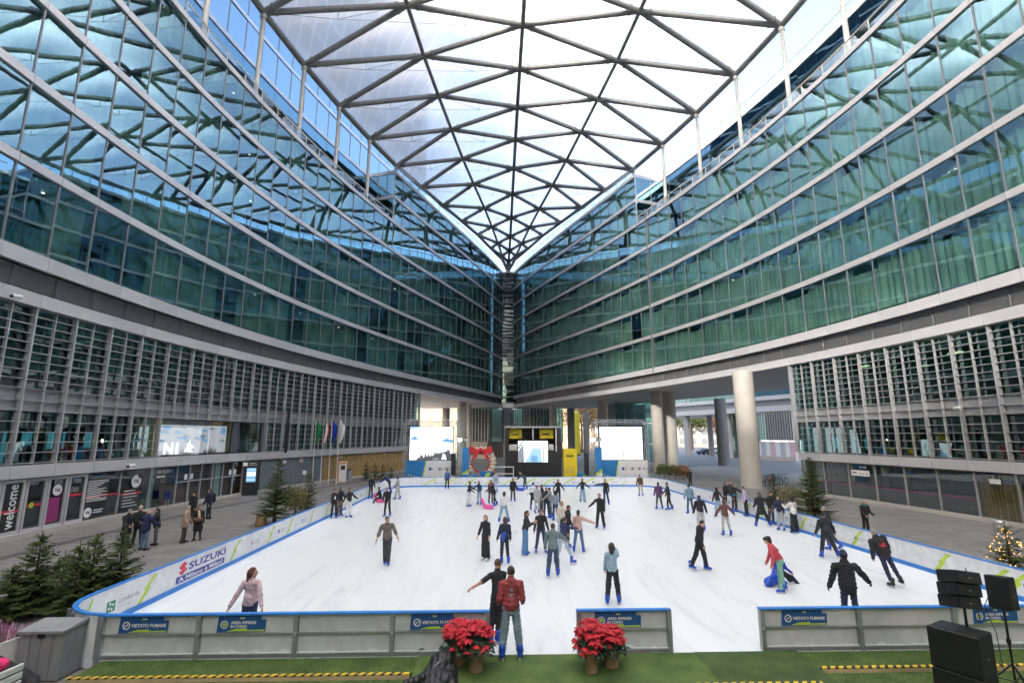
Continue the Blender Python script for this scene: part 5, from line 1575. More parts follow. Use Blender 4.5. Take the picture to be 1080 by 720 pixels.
def hydrant():
    p = at_z(311, 512, GZ); root = empty('hose_cabinet', tuple(p), 0, 'red fire hose cabinet on a post by the left front', 'hose cabinet')
    mb = MB(); mb.bbox((-.35, -.15, 1.0), (.35, .15, 1.85), .02); mb.build('cabinet', 'red_paint', root)
    mb = MB(); mb.box((-.08, -.05, 0), (.08, .05, 1.0)); mb.build('post', 'red_paint', root)
    mb = MB(); mb.box((-.22, -.156, 1.2), (.12, -.151, 1.65)); mb.build('window', 'print_black', root)
    p2 = p + Vector((.75, .1, 0)); r2 = empty('switch_box', tuple(p2), 0, 'small pale box on a post beside the red hose cabinet', 'box')
    mb = MB(); mb.bbox((-.15, -.08, 1.0), (.15, .08, 1.35), .015); mb.build('cabinet', 'white_paint', r2); mb = MB(); mb.tube((0, 0, 0), (0, 0, 1.0), .03, n=8); mb.build('post', 'galvanised', r2)
hydrant()
def totem():
    p = at_z(263, 522, GZ); root = empty('info_totem', tuple(p), .35, 'dark info totem with glowing blue screen by the left front', 'info totem')
    mb = MB(); mb.bbox((-.55, -.15, 0), (.55, .15, 2.5), .02); mb.build('body', 'black_plastic', root)
    sc = MB(); sc.box((-.32, -.158, 1.0), (.34, -.152, 2.05)); s_ = sc.build('screen', 'screen_blue', root)
    for z0, z1, m in ((1.45, 1.75, 'screen_white'), (1.1, 1.25, 'screen_sky'), (1.85, 2.0, 'screen_sky')): mb = MB(); mb.box((-.28, -.161, z0), (.3, -.159, z1)); mb.build('picture', m, s_)
    mb = MB(); mb.box((-.62, -.17, 2.2), (-.3, -.16, 2.48)); mb.build('emblem', 'print_white', root)
    f_ = frame((0.1, -.156, 2.35), (1, 0, 0), (0, 0, 1)); lettering('Regione', root, frame((.05, -.156, 2.4), (1, 0, 0), (0, 0, 1)), .5, 'print_white'); lettering('Lombardia', root, frame((.1, -.156, 2.27), (1, 0, 0), (0, 0, 1)), .6, 'print_white')
    p = at_z(361, 508, GZ); root = empty('ticket_kiosk', tuple(p), .2, 'white and orange dispenser kiosk by the wooden shutters', 'kiosk')
    mb = MB(); mb.bbox((-.35, -.25, 0), (.35, .25, 2.0), .03); mb.build('body', 'white_paint', root); mb = MB(); mb.box((-.42, -.27, 0), (-.352, .27, 2.05)); mb.build('side_panel', 'print_orange', root)
    mb = MB(); mb.box((-.2, -.258, 1.2), (.2, -.252, 1.6)); mb.build('screen', 'print_black', root); mb = MB(); mb.box((-.3, -.26, 1.75), (.3, -.252, 1.95)); mb.build('header', 'print_orange', root)
    p = at_z(368, 506, GZ); root = empty('litter_bin', tuple(p), 0, 'small dark litter bin beside the dispenser kiosk', 'bin'); mb = MB(); mb.lathe([(.2, 0), (.23, .1), (.23, .95), (.2, 1.0)], 14); mb.build('body', 'print_grey', root); mb = MB(); mb.lathe([(.24, 1.0), (.24, 1.05), (.1, 1.1)], 14); mb.build('lid', 'black_plastic', root)
    p = at_z(1057, 572, GZ); root = empty('litter_bin', tuple(p), 0, 'steel litter bin before the wooden screen at the right edge', 'bin'); mb = MB(); mb.lathe([(.2, 0), (.2, .8), (.21, .82)], 18); mb.build('body', 'steel', root); mb = MB(); mb.lathe([(.215, .82), (.215, .9), (.19, .93), (.1, .93)], 18); mb.build('lid', 'steel', root)
totem()
def eu_sign():
    p = at_z(174, 538, GZ); root = empty('flag_board', tuple(p), -.75, 'blue board with a ring of yellow stars on two legs by the shops', 'sign board')
    mb = MB(); mb.add([(-.75, 0, 1.0), (.75, 0, 1.15), (.75, 0, 1.95), (-.75, 0, 1.8), (-.75, .05, 1.0), (.75, .05, 1.15), (.75, .05, 1.95), (-.75, .05, 1.8)], [(0, 1, 2, 3), (7, 6, 5, 4), (0, 4, 5, 1), (1, 5, 6, 2), (2, 6, 7, 3), (3, 7, 4, 0)]); bd = mb.build('board', 'flag_blue', root)
    for q in range(12):
        a = q * .5236; c = (.28 * math.cos(a), -.004, 1.475 + .28 * math.sin(a))
        mb = MB(); P = [((.055 if i % 2 == 0 else .022) * math.sin(i * .6283), (.055 if i % 2 == 0 else .022) * math.cos(i * .6283)) for i in range(10)]
        mb.add([(c[0] + x, c[1], c[2] + z) for x, z in P], [tuple(range(9, -1, -1))]); mb.build('star', 'print_yellow', bd)
    for x in (-.4, .45): mb = MB(); mb.tube((x, .08, 0), (x, .08, 1.1), .03, n=6); mb.build('leg', 'galvanised', root)
    root.scale = (.62, .62, .62)
eu_sign()
# bicycles by the big column
def bicycle(x, y, rz, label, col):
    root = empty('bicycle', (x, y, GZ), rz, label, 'bicycle', 'bicycles parked by the big column')
    for sx in (-.52, .52):
        mb = MB(); mb.path([(sx + .33 * math.cos(6.283 * i / 20), 0, .34 + .33 * math.sin(6.283 * i / 20)) for i in range(21)], .022, 6); w_ = mb.build('wheel', 'tyre', root)
        mb = MB()
        for q in range(8): mb.tube((sx, 0, .34), (sx + .32 * math.cos(q * .785), 0, .34 + .32 * math.sin(q * .785)), .005, n=3)
        mb.build('spokes', 'steel', w_)
    mb = MB()
    for a, b in (((-.52, .34), (-.12, .34)), ((-.12, .34), (-.25, .85)), ((-.52, .34), (-.22, .72)), ((-.12, .34), (.36, .8)), ((-.22, .75), (.36, .85)), ((.38, .92), (.52, .34))): mb.tube((a[0], 0, a[1]), (b[0], 0, b[1]), .018, n=6)
    mb.build('frame', col, root)
    mb = MB(); mb.tube((.36, -.28, 1.0), (.36, .28, 1.0), .015, n=6); mb.tube((.37, 0, .9), (.36, 0, 1.0), .015, n=6); mb.build('handlebar', 'black_plastic', root)
    mb = MB(); mb.ball((-.27, 0, .9), (.14, .07, .04), 8); mb.build('saddle', 'black_plastic', root)
for k, (u, rz, c) in enumerate(((806, .5, 'black_plastic'), (812, .7, 'red_paint'), (819, .4, 'black_plastic'), (827, .6, 'print_grey'))):
    p = at_z(u, 513 - k * .6, GZ)
    bicycle(p.x, p.y, rz, ('dark bicycle leaning nearest the big column', 'red-framed bicycle second from the big column', 'dark bicycle third from the big column', 'grey bicycle farthest from the big column near the wall')[k], c)

# ------------------------------------------------------------------ foreground
def nylon():
    m, nt, bs = new_mat('puffer_nylon'); N, L = nt.nodes, nt.links
    bs.inputs['Base Color'].default_value = (.016, .016, .018, 1); bs.inputs['Roughness'].default_value = .5
    tc = N.new('ShaderNodeTexCoord'); wv = N.new('ShaderNodeTexWave'); wv.inputs['Scale'].default_value = 3.2; wv.inputs['Distortion'].default_value = 3.0; wv.inputs['Detail'].default_value = 3; wv.inputs['Detail Scale'].default_value = 2.0
    L.new(tc.outputs['Object'], wv.inputs['Vector'])
    nz = N.new('ShaderNodeTexNoise'); nz.inputs['Scale'].default_value = 24; nz.inputs['Detail'].default_value = 5; L.new(tc.outputs['Object'], nz.inputs['Vector'])
    ad = N.new('ShaderNodeMath'); ad.operation = 'MULTIPLY_ADD'; ad.inputs[1].default_value = .5; L.new(nz.outputs['Fac'], ad.inputs[0]); L.new(wv.outputs['Fac'], ad.inputs[2])
    b = N.new('ShaderNodeBump'); b.inputs['Strength'].default_value = 1; b.inputs['Distance'].default_value = .010; L.new(ad.outputs[0], b.inputs['Height']); L.new(b.outputs[0], bs.inputs['Normal'])
nylon()
def storage_box():
    root = empty('storage_box', (-10.99, 10.98, GZ), .0, 'grey plastic deck box with lid at the left rink corner', 'storage box')
    root.scale = (.80, .92, 1.36)
    for i in range(4):
        mb = MB(); mb.bbox((-.5 + .25 * i + .004, -.28, 0), (-.5 + .25 * (i + 1) - .004, .30, .60), .012); mb.build('wall_panel', 'grey_plastic', root)
    for i in range(3):
        mb = MB(); mb.add([(-.54 + .36 * i + .003, -.34, .605), (-.54 + .36 * (i + 1) - .003, -.34, .605), (-.54 + .36 * (i + 1) - .003, .34, .63), (-.54 + .36 * i + .003, .34, .63), (-.54 + .36 * i + .003, -.34, .64), (-.54 + .36 * (i + 1) - .003, -.34, .64), (-.54 + .36 * (i + 1) - .003, .34, .675), (-.54 + .36 * i + .003, .34, .675)], [(3, 2, 1, 0), (4, 5, 6, 7), (0, 1, 5, 4), (1, 2, 6, 5), (2, 3, 7, 6), (3, 0, 4, 7)])
        mb.build('lid_panel', 'grey_plastic', root)
    mb = MB(); mb.box((-.08, -.30, .54), (.08, -.285, .6)); mb.build('latch', 'black_plastic', root)
storage_box()
def planter():
    root = empty('pallet_planter', (-12.2, 10.95, GZ), -.25, 'white pallet planter with pink heather at the left edge', 'planter')
    root.scale = (.9, .9, 1.3)
    R = random.Random(9)
    for k in range(4): mb = MB(); mb.bbox((-.9, -.35, .05 + .13 * k), (.9, -.31, .15 + .13 * k), .006); mb.build('plank', 'white_paint', root); mb = MB(); mb.bbox((-.9, .31, .05 + .13 * k), (.9, .35, .15 + .13 * k), .006); mb.build('plank', 'white_paint', root)
    for x in (-.88, .84): mb = MB(); mb.box((x, -.309, 0), (x + .05, .309, .57)); mb.build('end_board', 'white_paint', root)
    mb = MB(); mb.box((-.82, -.3, .3), (.83, .3, .5)); mb.build('soil', 'bark', root)
    for k, m in ((0, 'heather'), (1, 'heather_pale'), (2, 'green_leaves'), (3, 'yellow_flower')):
        mb = MB()
        for q in range((520, 380, 420, 60)[k]):
            x, y = R.uniform(-.8, .8), R.uniform(-.3, .3); h = R.uniform(.06, .2); a = R.random() * 6.28; l = R.uniform(.0, .09)
            if k == 3 and x > -.3: continue
            p = Vector((x, y, .5)); e = p + Vector((l * math.cos(a), l * math.sin(a), h)); s = Vector((math.sin(a), -math.cos(a), 0)) * .013
            for f_ in ((.45, 1) if k != 2 else (.0, .7),):
                b0, b1 = p + (e - p) * f_[0], p + (e - p) * f_[1]; mb.add([b0 - s, b0 + s, b1 + s * .4, b1 - s * .4], [(0, 1, 2, 3)])
        mb.build(('heather_flowers', 'pale_heather_flowers', 'heather_leaves', 'yellow_flowers')[k], m, root)
    r2 = empty('pallet_bench', (-11.12, 9.75, -.085), -.1, 'white pallet seat with pink cushion in the lower left corner', 'seat')
    r2.scale = (1, 1, 1.1)
    for k in range(4): mb = MB(); mb.bbox((-.6, -.3, .03 + .12 * k), (.45, -.26, .12 + .12 * k), .006); mb.build('plank', 'white_paint', r2); mb = MB(); mb.bbox((.41, -.25, .03 + .12 * k), (.45, .3, .12 + .12 * k), .006); mb.build('plank', 'white_paint', r2)
    sdf_part('cushion', [cone((-.45, 0, .56), (.3, 0, .56), .13, .13, 0, ((0, 0, 1), 1.5))], .03, ['cushion_pink'], r2, k=.05)
    r3 = empty('black_cover', (-11.0, 10.32, -.085), 0, 'black cloth cover slumped beside the grey deck box', 'cover')
    sdf_part('cloth', [cone((-.55, .0, .42), (.3, -.05, .12), .16, .12), cone((-.3, .1, .15), (.45, -.15, .06), .2, .08), cone((-.5, -.2, .1), (.1, -.3, .08), .15, .1)], .025, ['black_cloth'], r3, k=.12, noise=.012, seed=3, cut=lambda X, Y, Z: (.0 - Z) + 0 * X + 0 * Y)
planter()
def poinsettia(x, y, h, r, seed, label, tilt=0.0):
    R = random.Random(seed)
    root = empty('poinsettia', (x, y, -.02), R.random(), label, 'potted plant', 'poinsettias in burlap pots at the entrance')
    sdf_part('pot', [cone((0, 0, .06), (tilt, 0, h * .40), .105, .15), cone((0, 0, .03), (0, 0, .1), .13, .13)], .02, ['burlap'], root, k=.04, noise=.012, seed=seed)
    def leafset(n, z0, z1, rr0, size, mat, nm, up):
        mb = MB()
        for q in range(n):
            az = R.random() * 6.28; t = R.random() ** .5
            dome = math.sqrt(max(0, 1 - t * t))
            c = Vector((tilt + rr0 * t * math.cos(az), rr0 * t * math.sin(az), z0 + (z1 - z0) * dome + R.uniform(-.02, .03)))
            for k in range(6 if up else 1):
                a = R.random() * 6.28 if not up else k * 1.047 + R.uniform(-.2, .2)
                d = Vector((math.cos(a), math.sin(a), R.uniform(-.25, .35) if up else R.uniform(-.9, .1))).normalized()
                if up: d = (d + Vector((math.cos(az) * t * .6, math.sin(az) * t * .6, -t * .5))).normalized()
                s = d.cross(Vector((0, 0, 1))).normalized(); L = size * R.uniform(.55, 1.3); w_ = L * .3
                nrm = s.cross(d) * (L * .12)
                mb.add([c, c + d * L * .4 + s * w_, c + d * L - nrm, c + d * L * .4 - s * w_, c + d * L * .45 + nrm], [(0, 1, 4), (1, 2, 4), (2, 3, 4), (3, 0, 4)], 0, False)
        mb.build(nm, mat, root)
    leafset(190, h * .35, h * .72, r * .95, .13, 'leaf_dark', 'leaves', False)
    leafset(80, h * .48, h, r, .115, 'poinsettia_red', 'bracts', True)
    return root
def px_pot(u, v, *a, **k):
    p = at_z(u, v, -.02); return poinsettia(p.x, p.y, *a, **k)
px_pot(502, 708, .86, .33, 1, 'bigger poinsettia of the left pair, beside the skater in red hoodie', tilt=0)
px_pot(483, 701, .80, .30, 2, 'smaller poinsettia of the left pair, beside the black jacket')
px_pot(624, 708, .88, .30, 3, 'taller poinsettia of the right pair, nearest the entrance')
px_pot(645, 704, .74, .27, 4, 'lower poinsettia of the right pair, in front of the barrier')
def jacket_heap():
    p = at_z(458, 722, -.05)
    root = empty('black_jacket', (p.x, p.y + .1, -.07), 0, 'black padded jacket dropped on the turf beside the left poinsettias', 'jacket')
    R = random.Random(12)
    pr = [cone((-.1, .1, .1), (.12, .3, .34), .17, .2), cone((.0, .05, .12), (.18, -.1, .14), .2, .16), cone((-.15, 0, .12), (-.52, -.02, .04), .13, .06), cone((.25, .2, .2), (.33, -.15, .07), .13, .1), cone((.0, .3, .36), (.22, .38, .46), .12, .1), cone((-.05, -.15, .08), (.15, -.35, .04), .14, .09)]
    for q in range(9):
        a = q * .7; pr.append(cone((-.2 + .06 * q, -.1, .2 + .02 * (q % 3)), (-.1 + .05 * q, .25, .3 - .015 * q), .05, .045, k=.012))
    sdf_part('padded_shell', pr, .016, ['puffer_nylon'], root, k=.05, noise=.004, seed=5, cut=lambda X, Y, Z: (.0 - Z) + 0 * X + 0 * Y)
    mb = MB(); mb.path([(-.02, -.02, .36), (.08, .1, .42), (.16, .25, .47)], .008, 5); mb.build('zip', 'print_grey', root)
    root.scale = (1, 1, .8)
jacket_heap()
def loudspeakers():
    def cab(parent, name, w_, d_, h_, loc, rot=(0, 0, 0), taper=0.0, grille=True):
        mb = MB(); t = taper
        P = [(-w_ / 2, -d_ / 2), (w_ / 2, -d_ / 2), (w_ / 2 - t, d_ / 2), (-w_ / 2 + t, d_ / 2)]; b = .012
        vs_ = []
        for z, i in ((0, b), (b, 0), (h_ - b, 0), (h_, b)): vs_ += [(x * (1 - i / w_ * 2), y * (1 - i / d_ * 2), z) for x, y in P]
        fs = [(3, 2, 1, 0), (12, 13, 14, 15)] + [(k * 4 + i, k * 4 + (i + 1) % 4, k * 4 + 4 + (i + 1) % 4, k * 4 + 4 + i) for k in range(3) for i in range(4)]
        mb.add(vs_, fs); o = mb.build(name, 'speaker_black', parent, loc, rot)
        if grille:
            mb = MB(); mb.box((-w_ / 2 + .02, -d_ / 2 - .008, .02), (w_ / 2 - .02, -d_ / 2 - .001, h_ - .02)); mb.build('grille', 'grille_black', o)
            mb = MB(); mb.box((-.03, -d_ / 2 - .011, h_ * .42), (.03, -d_ / 2 - .0085, h_ * .42 + .014)); mb.build('badge', 'print_grey', o)
        return o
    p = at_y(1016, 700, 9.0)
    rz = math.radians(198)
    # two stacked subwoofers facing the rink and left, seen from behind
    for k in range(2):
        s = empty('subwoofer', (p.x, 9.0, -.085 + k * .63), math.radians(28), ('black subwoofer at the bottom of the stack in the lower right corner', 'black subwoofer on top of the stack in the lower right corner')[k], 'loudspeaker', 'stacked subwoofers')
        cab(s, 'cabinet', .54, .68, .62, (0, 0, 0), (0, 0, 0))
        mb = MB()
        for x in (.313,): mb.tube((x, .1, .42), (x, -.12, .42), .022, n=8); mb.tube((x - .01, .1, .42), (x + .02, .1, .42), .04, n=8); mb.tube((x - .01, -.12, .42), (x + .02, -.12, .42), .04, n=8)
        mb.build('handle', 'print_grey', s)
        mb = MB(); mb.tube((.30, .25, .5), (.36, .25, .5), .035, n=10); mb.build('knob', 'print_grey', s)
    a = empty('line_array', (p.x + .20, 9.05, -.085 + 1.26), math.radians(14), 'tilted line array of three black modules on a pole above the subwoofers', 'loudspeaker')
    mb = MB(); mb.tube((0, 0, 0), (0, 0, .42), .022, n=10); mb.build('pole', 'black_plastic', a)
    for k in range(3): cab(a, 'array_module', .56 - .03 * (k == 0), .36, .19, (-.1 + .03 * k * 0, .0 - .02 * k, .30 + .2 * k), (math.radians(-10), math.radians(9), 0), .06)
    mb = MB(); mb.box((.12, -.1, .3), (.26, .14, .7)); mb.build('rear_bracket', 'black_plastic', a)
    mb = MB(); mb.path([(.35, .1, .75), (.45, .2, .85), (.5, .15, .6), (.45, .1, .3), (.4, .05, 0)], .008, 5); mb.build('cable', 'black_plastic', a)
    q = at_y(1068, 700, 9.5)
    t = empty('speaker_stand', (q.x, 9.5, -.085), 0, 'black tripod stand carrying the small loudspeaker at the right edge', 'stand')
    mb = MB(); mb.tube((0, 0, .25), (0, 0, 1.42), .02, n=10); mb.build('pole', 'black_plastic', t)
    mb = MB(); mb.tube((0, 0, .82), (0, 0, .9), .035, n=10); mb.build('collar', 'black_plastic', t)
    for k in range(3):
        an = .5 + k * 2.094; mb = MB(); mb.tube((0, 0, .5), (.5 * math.cos(an), .5 * math.sin(an), .0), .014, n=7); mb.tube((0, 0, .22), (.26 * math.cos(an), .26 * math.sin(an), .24), .01, n=6); mb.build('leg', 'black_plastic', t)
    l = empty('loudspeaker', (q.x, 9.5, 1.3), math.radians(25), 'small black loudspeaker on a tripod at the right edge', 'loudspeaker')
    cab(l, 'cabinet', .31, .34, .54, (0, 0, 0), (math.radians(-3), math.radians(5), 0), .07)
    mb = MB(); mb.path([(-.1, .1, .3), (-.3, .15, .05), (-.15, .1, -.4), (-.22, .05, -1.0)], .007, 5); mb.build('cable', 'black_plastic', l)
pmat('speaker_black', (0.010, 0.010, 0.011), .5, 0, .2, 8, .3, 120); pmat('grille_black', (0.018, 0.018, 0.02), .6, .3, .1, 8, .6, 200)
loudspeakers()
# ------------------------------------------------------------------ people
PSC = 0.885          # drawing units per metre, see the end of the script
_CLOTH = {}
def cloth(c, rough=.85):
    key = ('cloth', c, rough)
    if key not in _CLOTH:
        n = 'cloth_%d' % len(_CLOTH); m = pmat(n, c, rough, 0, .22, 9); _CLOTH[key] = n
        nt = m.node_tree; N, L = nt.nodes, nt.links; bs = N['Principled BSDF']
        tc = N.new('ShaderNodeTexCoord'); mp = N.new('ShaderNodeMapping'); mp.inputs['Scale'].default_value = (1, 1, .45); mp.inputs['Rotation'].default_value = (.5, .3, 0); L.new(tc.outputs['Object'], mp.inputs[0])
        nz = N.new('ShaderNodeTexNoise'); nz.inputs['Scale'].default_value = 13; nz.inputs['Detail'].default_value = 4; nz.inputs['Distortion'].default_value = 1.2; L.new(mp.outputs[0], nz.inputs['Vector'])
        b = N.new('ShaderNodeBump'); b.inputs['Strength'].default_value = 1.0; b.inputs['Distance'].default_value = .045; L.new(nz.outputs['Fac'], b.inputs['Height']); L.new(b.outputs[0], bs.inputs['Normal'])
    return _CLOTH[key]
SKIN = pmat('skin', (0.50, 0.28, 0.20), .55, 0, .08, 20) and 'skin'
SKIN2 = pmat('skin_pale', (0.60, 0.38, 0.29), .55, 0, .08, 20) and 'skin_pale'
HAIRS = {'black': (0.012, 0.010, 0.009), 'dark': (0.03, 0.018, 0.012), 'brown': (0.075, 0.038, 0.02), 'blond': (0.30, 0.19, 0.09), 'grey': (0.28, 0.27, 0.26), 'auburn': (0.10, 0.025, 0.015)}
for k_, c_ in HAIRS.items(): pmat('hair_' + k_, c_, .5, 0, .3, 40, .5, 150)
def RX(a): c, s = math.cos(math.radians(a)), math.sin(math.radians(a)); return np.array([[1, 0, 0], [0, c, -s], [0, s, c]])
def RYm(a): c, s = math.cos(math.radians(a)), math.sin(math.radians(a)); return np.array([[c, 0, s], [0, 1, 0], [-s, 0, c]])
def RZm(a): c, s = math.cos(math.radians(a)), math.sin(math.radians(a)); return np.array([[c, -s, 0], [s, c, 0], [0, 0, 1]])
def skate_mesh(col, nm):
    V, Q, mi = sdf_surface([cone((0, -.035, .12), (0, -.045, .245), .056, .064, 0), cone((0, -.06, .10), (0, .10, .085), .05, .043, 0), cone((0, .10, .085), (0, .15, .078), .043, .036, 0)], .014, k=.03)
    me = sdf_mesh_data('ice_skate', V, Q, mi, [col])
    return me
def shoe_mesh():
    V, Q, mi = sdf_surface([cone((0, -.05, .05), (0, .10, .045), .045, .04, 0), cone((0, .10, .04), (0, .16, .035), .04, .032, 0), cone((0, -.04, .05), (0, -.04, .11), .045, .042, 0)], .014, k=.03, cut=lambda X, Y, Z: (.0 - Z) + 0 * X + 0 * Y)
    return sdf_mesh_data('shoe', V, Q, mi, ['black_cloth'])
SK = {'blue': skate_mesh('plastic_blue', 'b'), 'black': skate_mesh('black_plastic', 'k'), 'white': skate_mesh('white_paint', 'w')}
SHOE = shoe_mesh()
_b = MB(); _b.box((-.006, -.13, 0), (.006, .19, .032)); _b.box((-.018, -.11, .031), (.018, -.04, .06)); _b.box((-.018, .06, .031), (.018, .15, .055)); BLADE = _b.mesh('blade', 'steel')
_b = MB(); _b.box((-.066, -.03, .19), (.066, .012, .21)); _b.box((-.062, -.01, .14), (.062, .035, .165)); STRAP = _b.mesh('strap', 'white_paint')
_b = MB(); _b.ball((0, 0, 0), (.013, .008, .008), 8); EYE = _b.mesh('eye', 'print_black')
_b = MB(); _b.ball((0, 0, 0), (.024, .007, .006), 8); MOUTH = _b.mesh('mouth', cloth((0.35, 0.10, 0.09), .5))

def hand_geo(mb, wrist, d, palm_n, side, mi, s=1.0, curl=35):
    """palm, four fingers of different length and a thumb; d points from wrist to finger tips"""
    d = Vector(d).normalized(); n = Vector(palm_n); n = (n - d * n.dot(d)).normalized(); w = d.cross(n) * side
    wrist = Vector(wrist)
    def P(a, b, c): return wrist + (d * a + w * b + n * c) * s
    # palm as a tapered slab with rounded section
    secs = [(-.02, .026, .020), (.02, .034, .018), (.06, .041, .016), (.092, .040, .013)]
    vs_ = []; m = 8
    for a, ww, tt in secs:
        for i in range(m):
            t = 6.2832 * i / m; vs_.append(P(a, ww * math.cos(t), tt * math.sin(t)))
    mb.add(vs_, [(k * m + i, k * m + (i + 1) % m, k * m + m + (i + 1) % m, k * m + m + i) for k in range(3) for i in range(m)] + [tuple(range(m - 1, -1, -1)), tuple(range(3 * m, 4 * m))], mi, True)
    for j, (b, L) in enumerate(((.030, .070), (.010, .080), (-.010, .074), (-.029, .058))):
        c = math.radians(curl + 6 * j); p0 = (.085, b, 0); p1 = (.085 + L * .45 * math.cos(c * .4), b * 1.05, L * .45 * math.sin(c * .4)); p2 = (p1[0] + L * .32 * math.cos(c * 1.1), b * 1.05, p1[2] + L * .32 * math.sin(c * 1.1)); p3 = (p2[0] + L * .25 * math.cos(c * 1.7), b, p2[2] + L * .25 * math.sin(c * 1.7))
        mb.path([P(*p0), P(*p1), P(*p2), P(*p3)], [.0095 * s, .009 * s, .008 * s, .006 * s], 6, mi)
    mb.path([P(.015, .028, .004), P(.045, .052, .012), P(.075, .060, .022), P(.095, .056, .030)], [.012 * s, .0115 * s, .0095 * s, .007 * s], 6, mi)

def person(u=None, v=None, h=1.72, f=180, xy=None, z0=0.0, label='', group='skaters on the ice', top=(.02, .02, .02), bot=(.02, .02, .025), sleeves=1.0, bulk=0.0, coat=0.0, leg='slim', hair=('short', 'dark'), hat=None, shoes='blue',
           lean=4, side=0, tilt=0, aL=(8, 8, 12), aR=(8, 8, 12), lL=(0, 4, 3), lR=(0, 4, 3), head=(0, 0), fem=False, hood=False, skin='skin', vox=None, seat=None, extras=None, face=True, gloves=None, ground_pt=None, bot_stripe=None):
    s = h / 1.72 * PSC
    if xy is None:
        p = at_z(u, v, z0); xy = (p.x, p.y)
    dist = xy[1]
    if vox is None: vox = .013 if dist < 14 else (.016 if dist < 24 else .021)
    skating = shoes in SK
    sole = .05 if skating else 0.0
    sx = (.158 if fem else .178) * (1 + bulk * .3); hx = .085
    Rt = RZm(0) @ RYm(side) @ RX(-lean)
    pelvis = np.zeros(3)
    J = {}
    J['hipL'], J['hipR'] = np.array([-hx, 0, 0]), np.array([hx, 0, 0])
    TH, SHN = .425, .415
    for k, sg, lg in (('L', -1, lL), ('R', 1, lR)):
        fw, out, kn = lg[:3]
        Rl = RYm(-sg * out) @ RX(fw); Rs = RYm(-sg * out) @ RX(fw - kn)
        J['knee' + k] = J['hip' + k] + Rl @ np.array([0, 0, -TH]); J['ank' + k] = J['knee' + k] + Rs @ np.array([0, 0, -SHN])
    def T(p): return Rt @ np.array(p, float)
    for k, sg, ar in (('L', -1, aL), ('R', 1, aR)):
        fw, out, el = ar[:3]
        yawf = ar[3] if len(ar) > 3 else 0
        J['sho' + k] = T((sg * sx, 0, .462))
        Ra = RZm(-sg * yawf * 0) @ RYm(-sg * out) @ RX(fw); J['elb' + k] = J['sho' + k] + Ra @ np.array([0, 0, -.285])
        Rf = RYm(-sg * out) @ RZm(sg * yawf) @ RX(fw + el) if yawf else RYm(-sg * out) @ RX(fw + el)
        J['wri' + k] = J['elb' + k] + Rf @ np.array([0, 0, -.245]); J['hd' + k] = Rf @ np.array([0, 0, -1.0]); J['hn' + k] = Rf @ np.array([sg * -1.0, 0, 0])
    J['waist'], J['chest'], J['neck'] = T((0, 0, .14)), T((0, 0, .36)), T((0, -.01, .52))
    hy, hp = head
    Rh = Rt @ RZm(hy) @ RX(-hp)
    hc = J['neck'] + Rt @ np.array([0, .012, .06]) + Rh @ np.array([0, .015, .115])
    J['head'] = hc
    Rw = RYm(tilt)
    for k in list(J): J[k] = Rw @ J[k]
    Rt, Rh = Rw @ Rt, Rw @ Rh
    low = min(J['ankL'][2], J['ankR'][2]) if seat is None else -seat / s
    dz = -low + (.085 + sole / s if seat is None else 0)
    if ground_pt == 'mid':
        mid = (J['ankL'] + J['ankR']) / 2
    else:
        mid = J['ankL'] if J['ankL'][2] < J['ankR'][2] - .02 else (J['ankR'] if J['ankR'][2] < J['ankL'][2] - .02 else (J['ankL'] + J['ankR']) / 2)
    if seat is not None: mid = np.zeros(3)
    off = np.array([-mid[0], -mid[1], dz])
    for k in J:
        if k[:2] in ('hd', 'hn'): continue
        J[k] = (J[k] + off) * s
    def TT(p): return (Rt @ np.array(p, float) + off) * s
    fy = tuple(Rt @ np.array([0, 1.0, 0]))
    b = (bulk + .35) * .035
    P = []
    A = lambda *a, **k: P.append(cone(*a, **k))
    # trousers
    w0, w1, w2 = {'slim': (.090, .066, .052), 'wide': (.096, .098, .112), 'loose': (.094, .082, .074), 'leg': (.08, .055, .04)}[leg]
    for k in 'LR':
        A(J['hip' + k], J['knee' + k], w0 * s, w1 * s, 2); A(J['knee' + k], J['ank' + k] + (J['knee' + k] - J['ank' + k]) * (.16 if skating and leg == 'slim' else .06), w1 * s, w2 * s, 2)
        if leg in ('slim', 'leg'):
            kn, an = J['knee' + k], J['ank' + k]; A(kn + (an - kn) * .2, kn + (an - kn) * .5, .055 * s, .052 * s, 2)
    A(J['hipL'] + np.array([0, 0, -.01]), J['hipR'] + np.array([0, 0, -.01]), .092 * s, .092 * s, 2, flat=(fy, 1.05))
    A(TT((0, -.02, -.05)), TT((0, -.018, .0)), .1 * s, .1 * s, 2)
    # top
    wa = .112 if fem else .128
    A(TT((0, 0, .08)), TT((0, 0, .20)), (wa + .012 + b) * s, (wa + b) * s, 1, flat=(fy, 1.22 - bulk * .1))
    A(TT((0, 0, .20)), TT((0, .005, .40)), (wa + b) * s, (.142 + b) * s, 1, flat=(fy, 1.28 - bulk * .1))
    A(TT((-sx * .8, -.01, .452)), TT((sx * .8, -.01, .452)), (.064 + b * .6) * s, (.064 + b * .6) * s, 1)
    for q in (-1, 1): A(TT((0, -.012, .515)), TT((q * sx * .8, -.01, .475)), .05 * s, (.05 + b * .4) * s, 1)
    if fem:
        for q in (-1, 1): P.append(ell(TT((q * .065, .085, .335)), np.array([.06, .05, .055]) * s, 1))
    hem = TT((0, 0, .0)); A(TT((0, -.005, .14)), TT((0, -.008, .075 - coat)), (.135 + b) * s, (.142 + b + coat * .12) * s, 1, flat=(fy, 1.10))
    if coat > .25:
        for k in 'LR': A(J['hip' + k], J['hip' + k] + (J['knee' + k] - J['hip' + k]) * min(1, coat / .42), .11 * s, (.12) * s, 1)
    if hood: P.append(ell(TT((0, -.085, .485)), np.array([.10, .06, .085]) * s, 1))
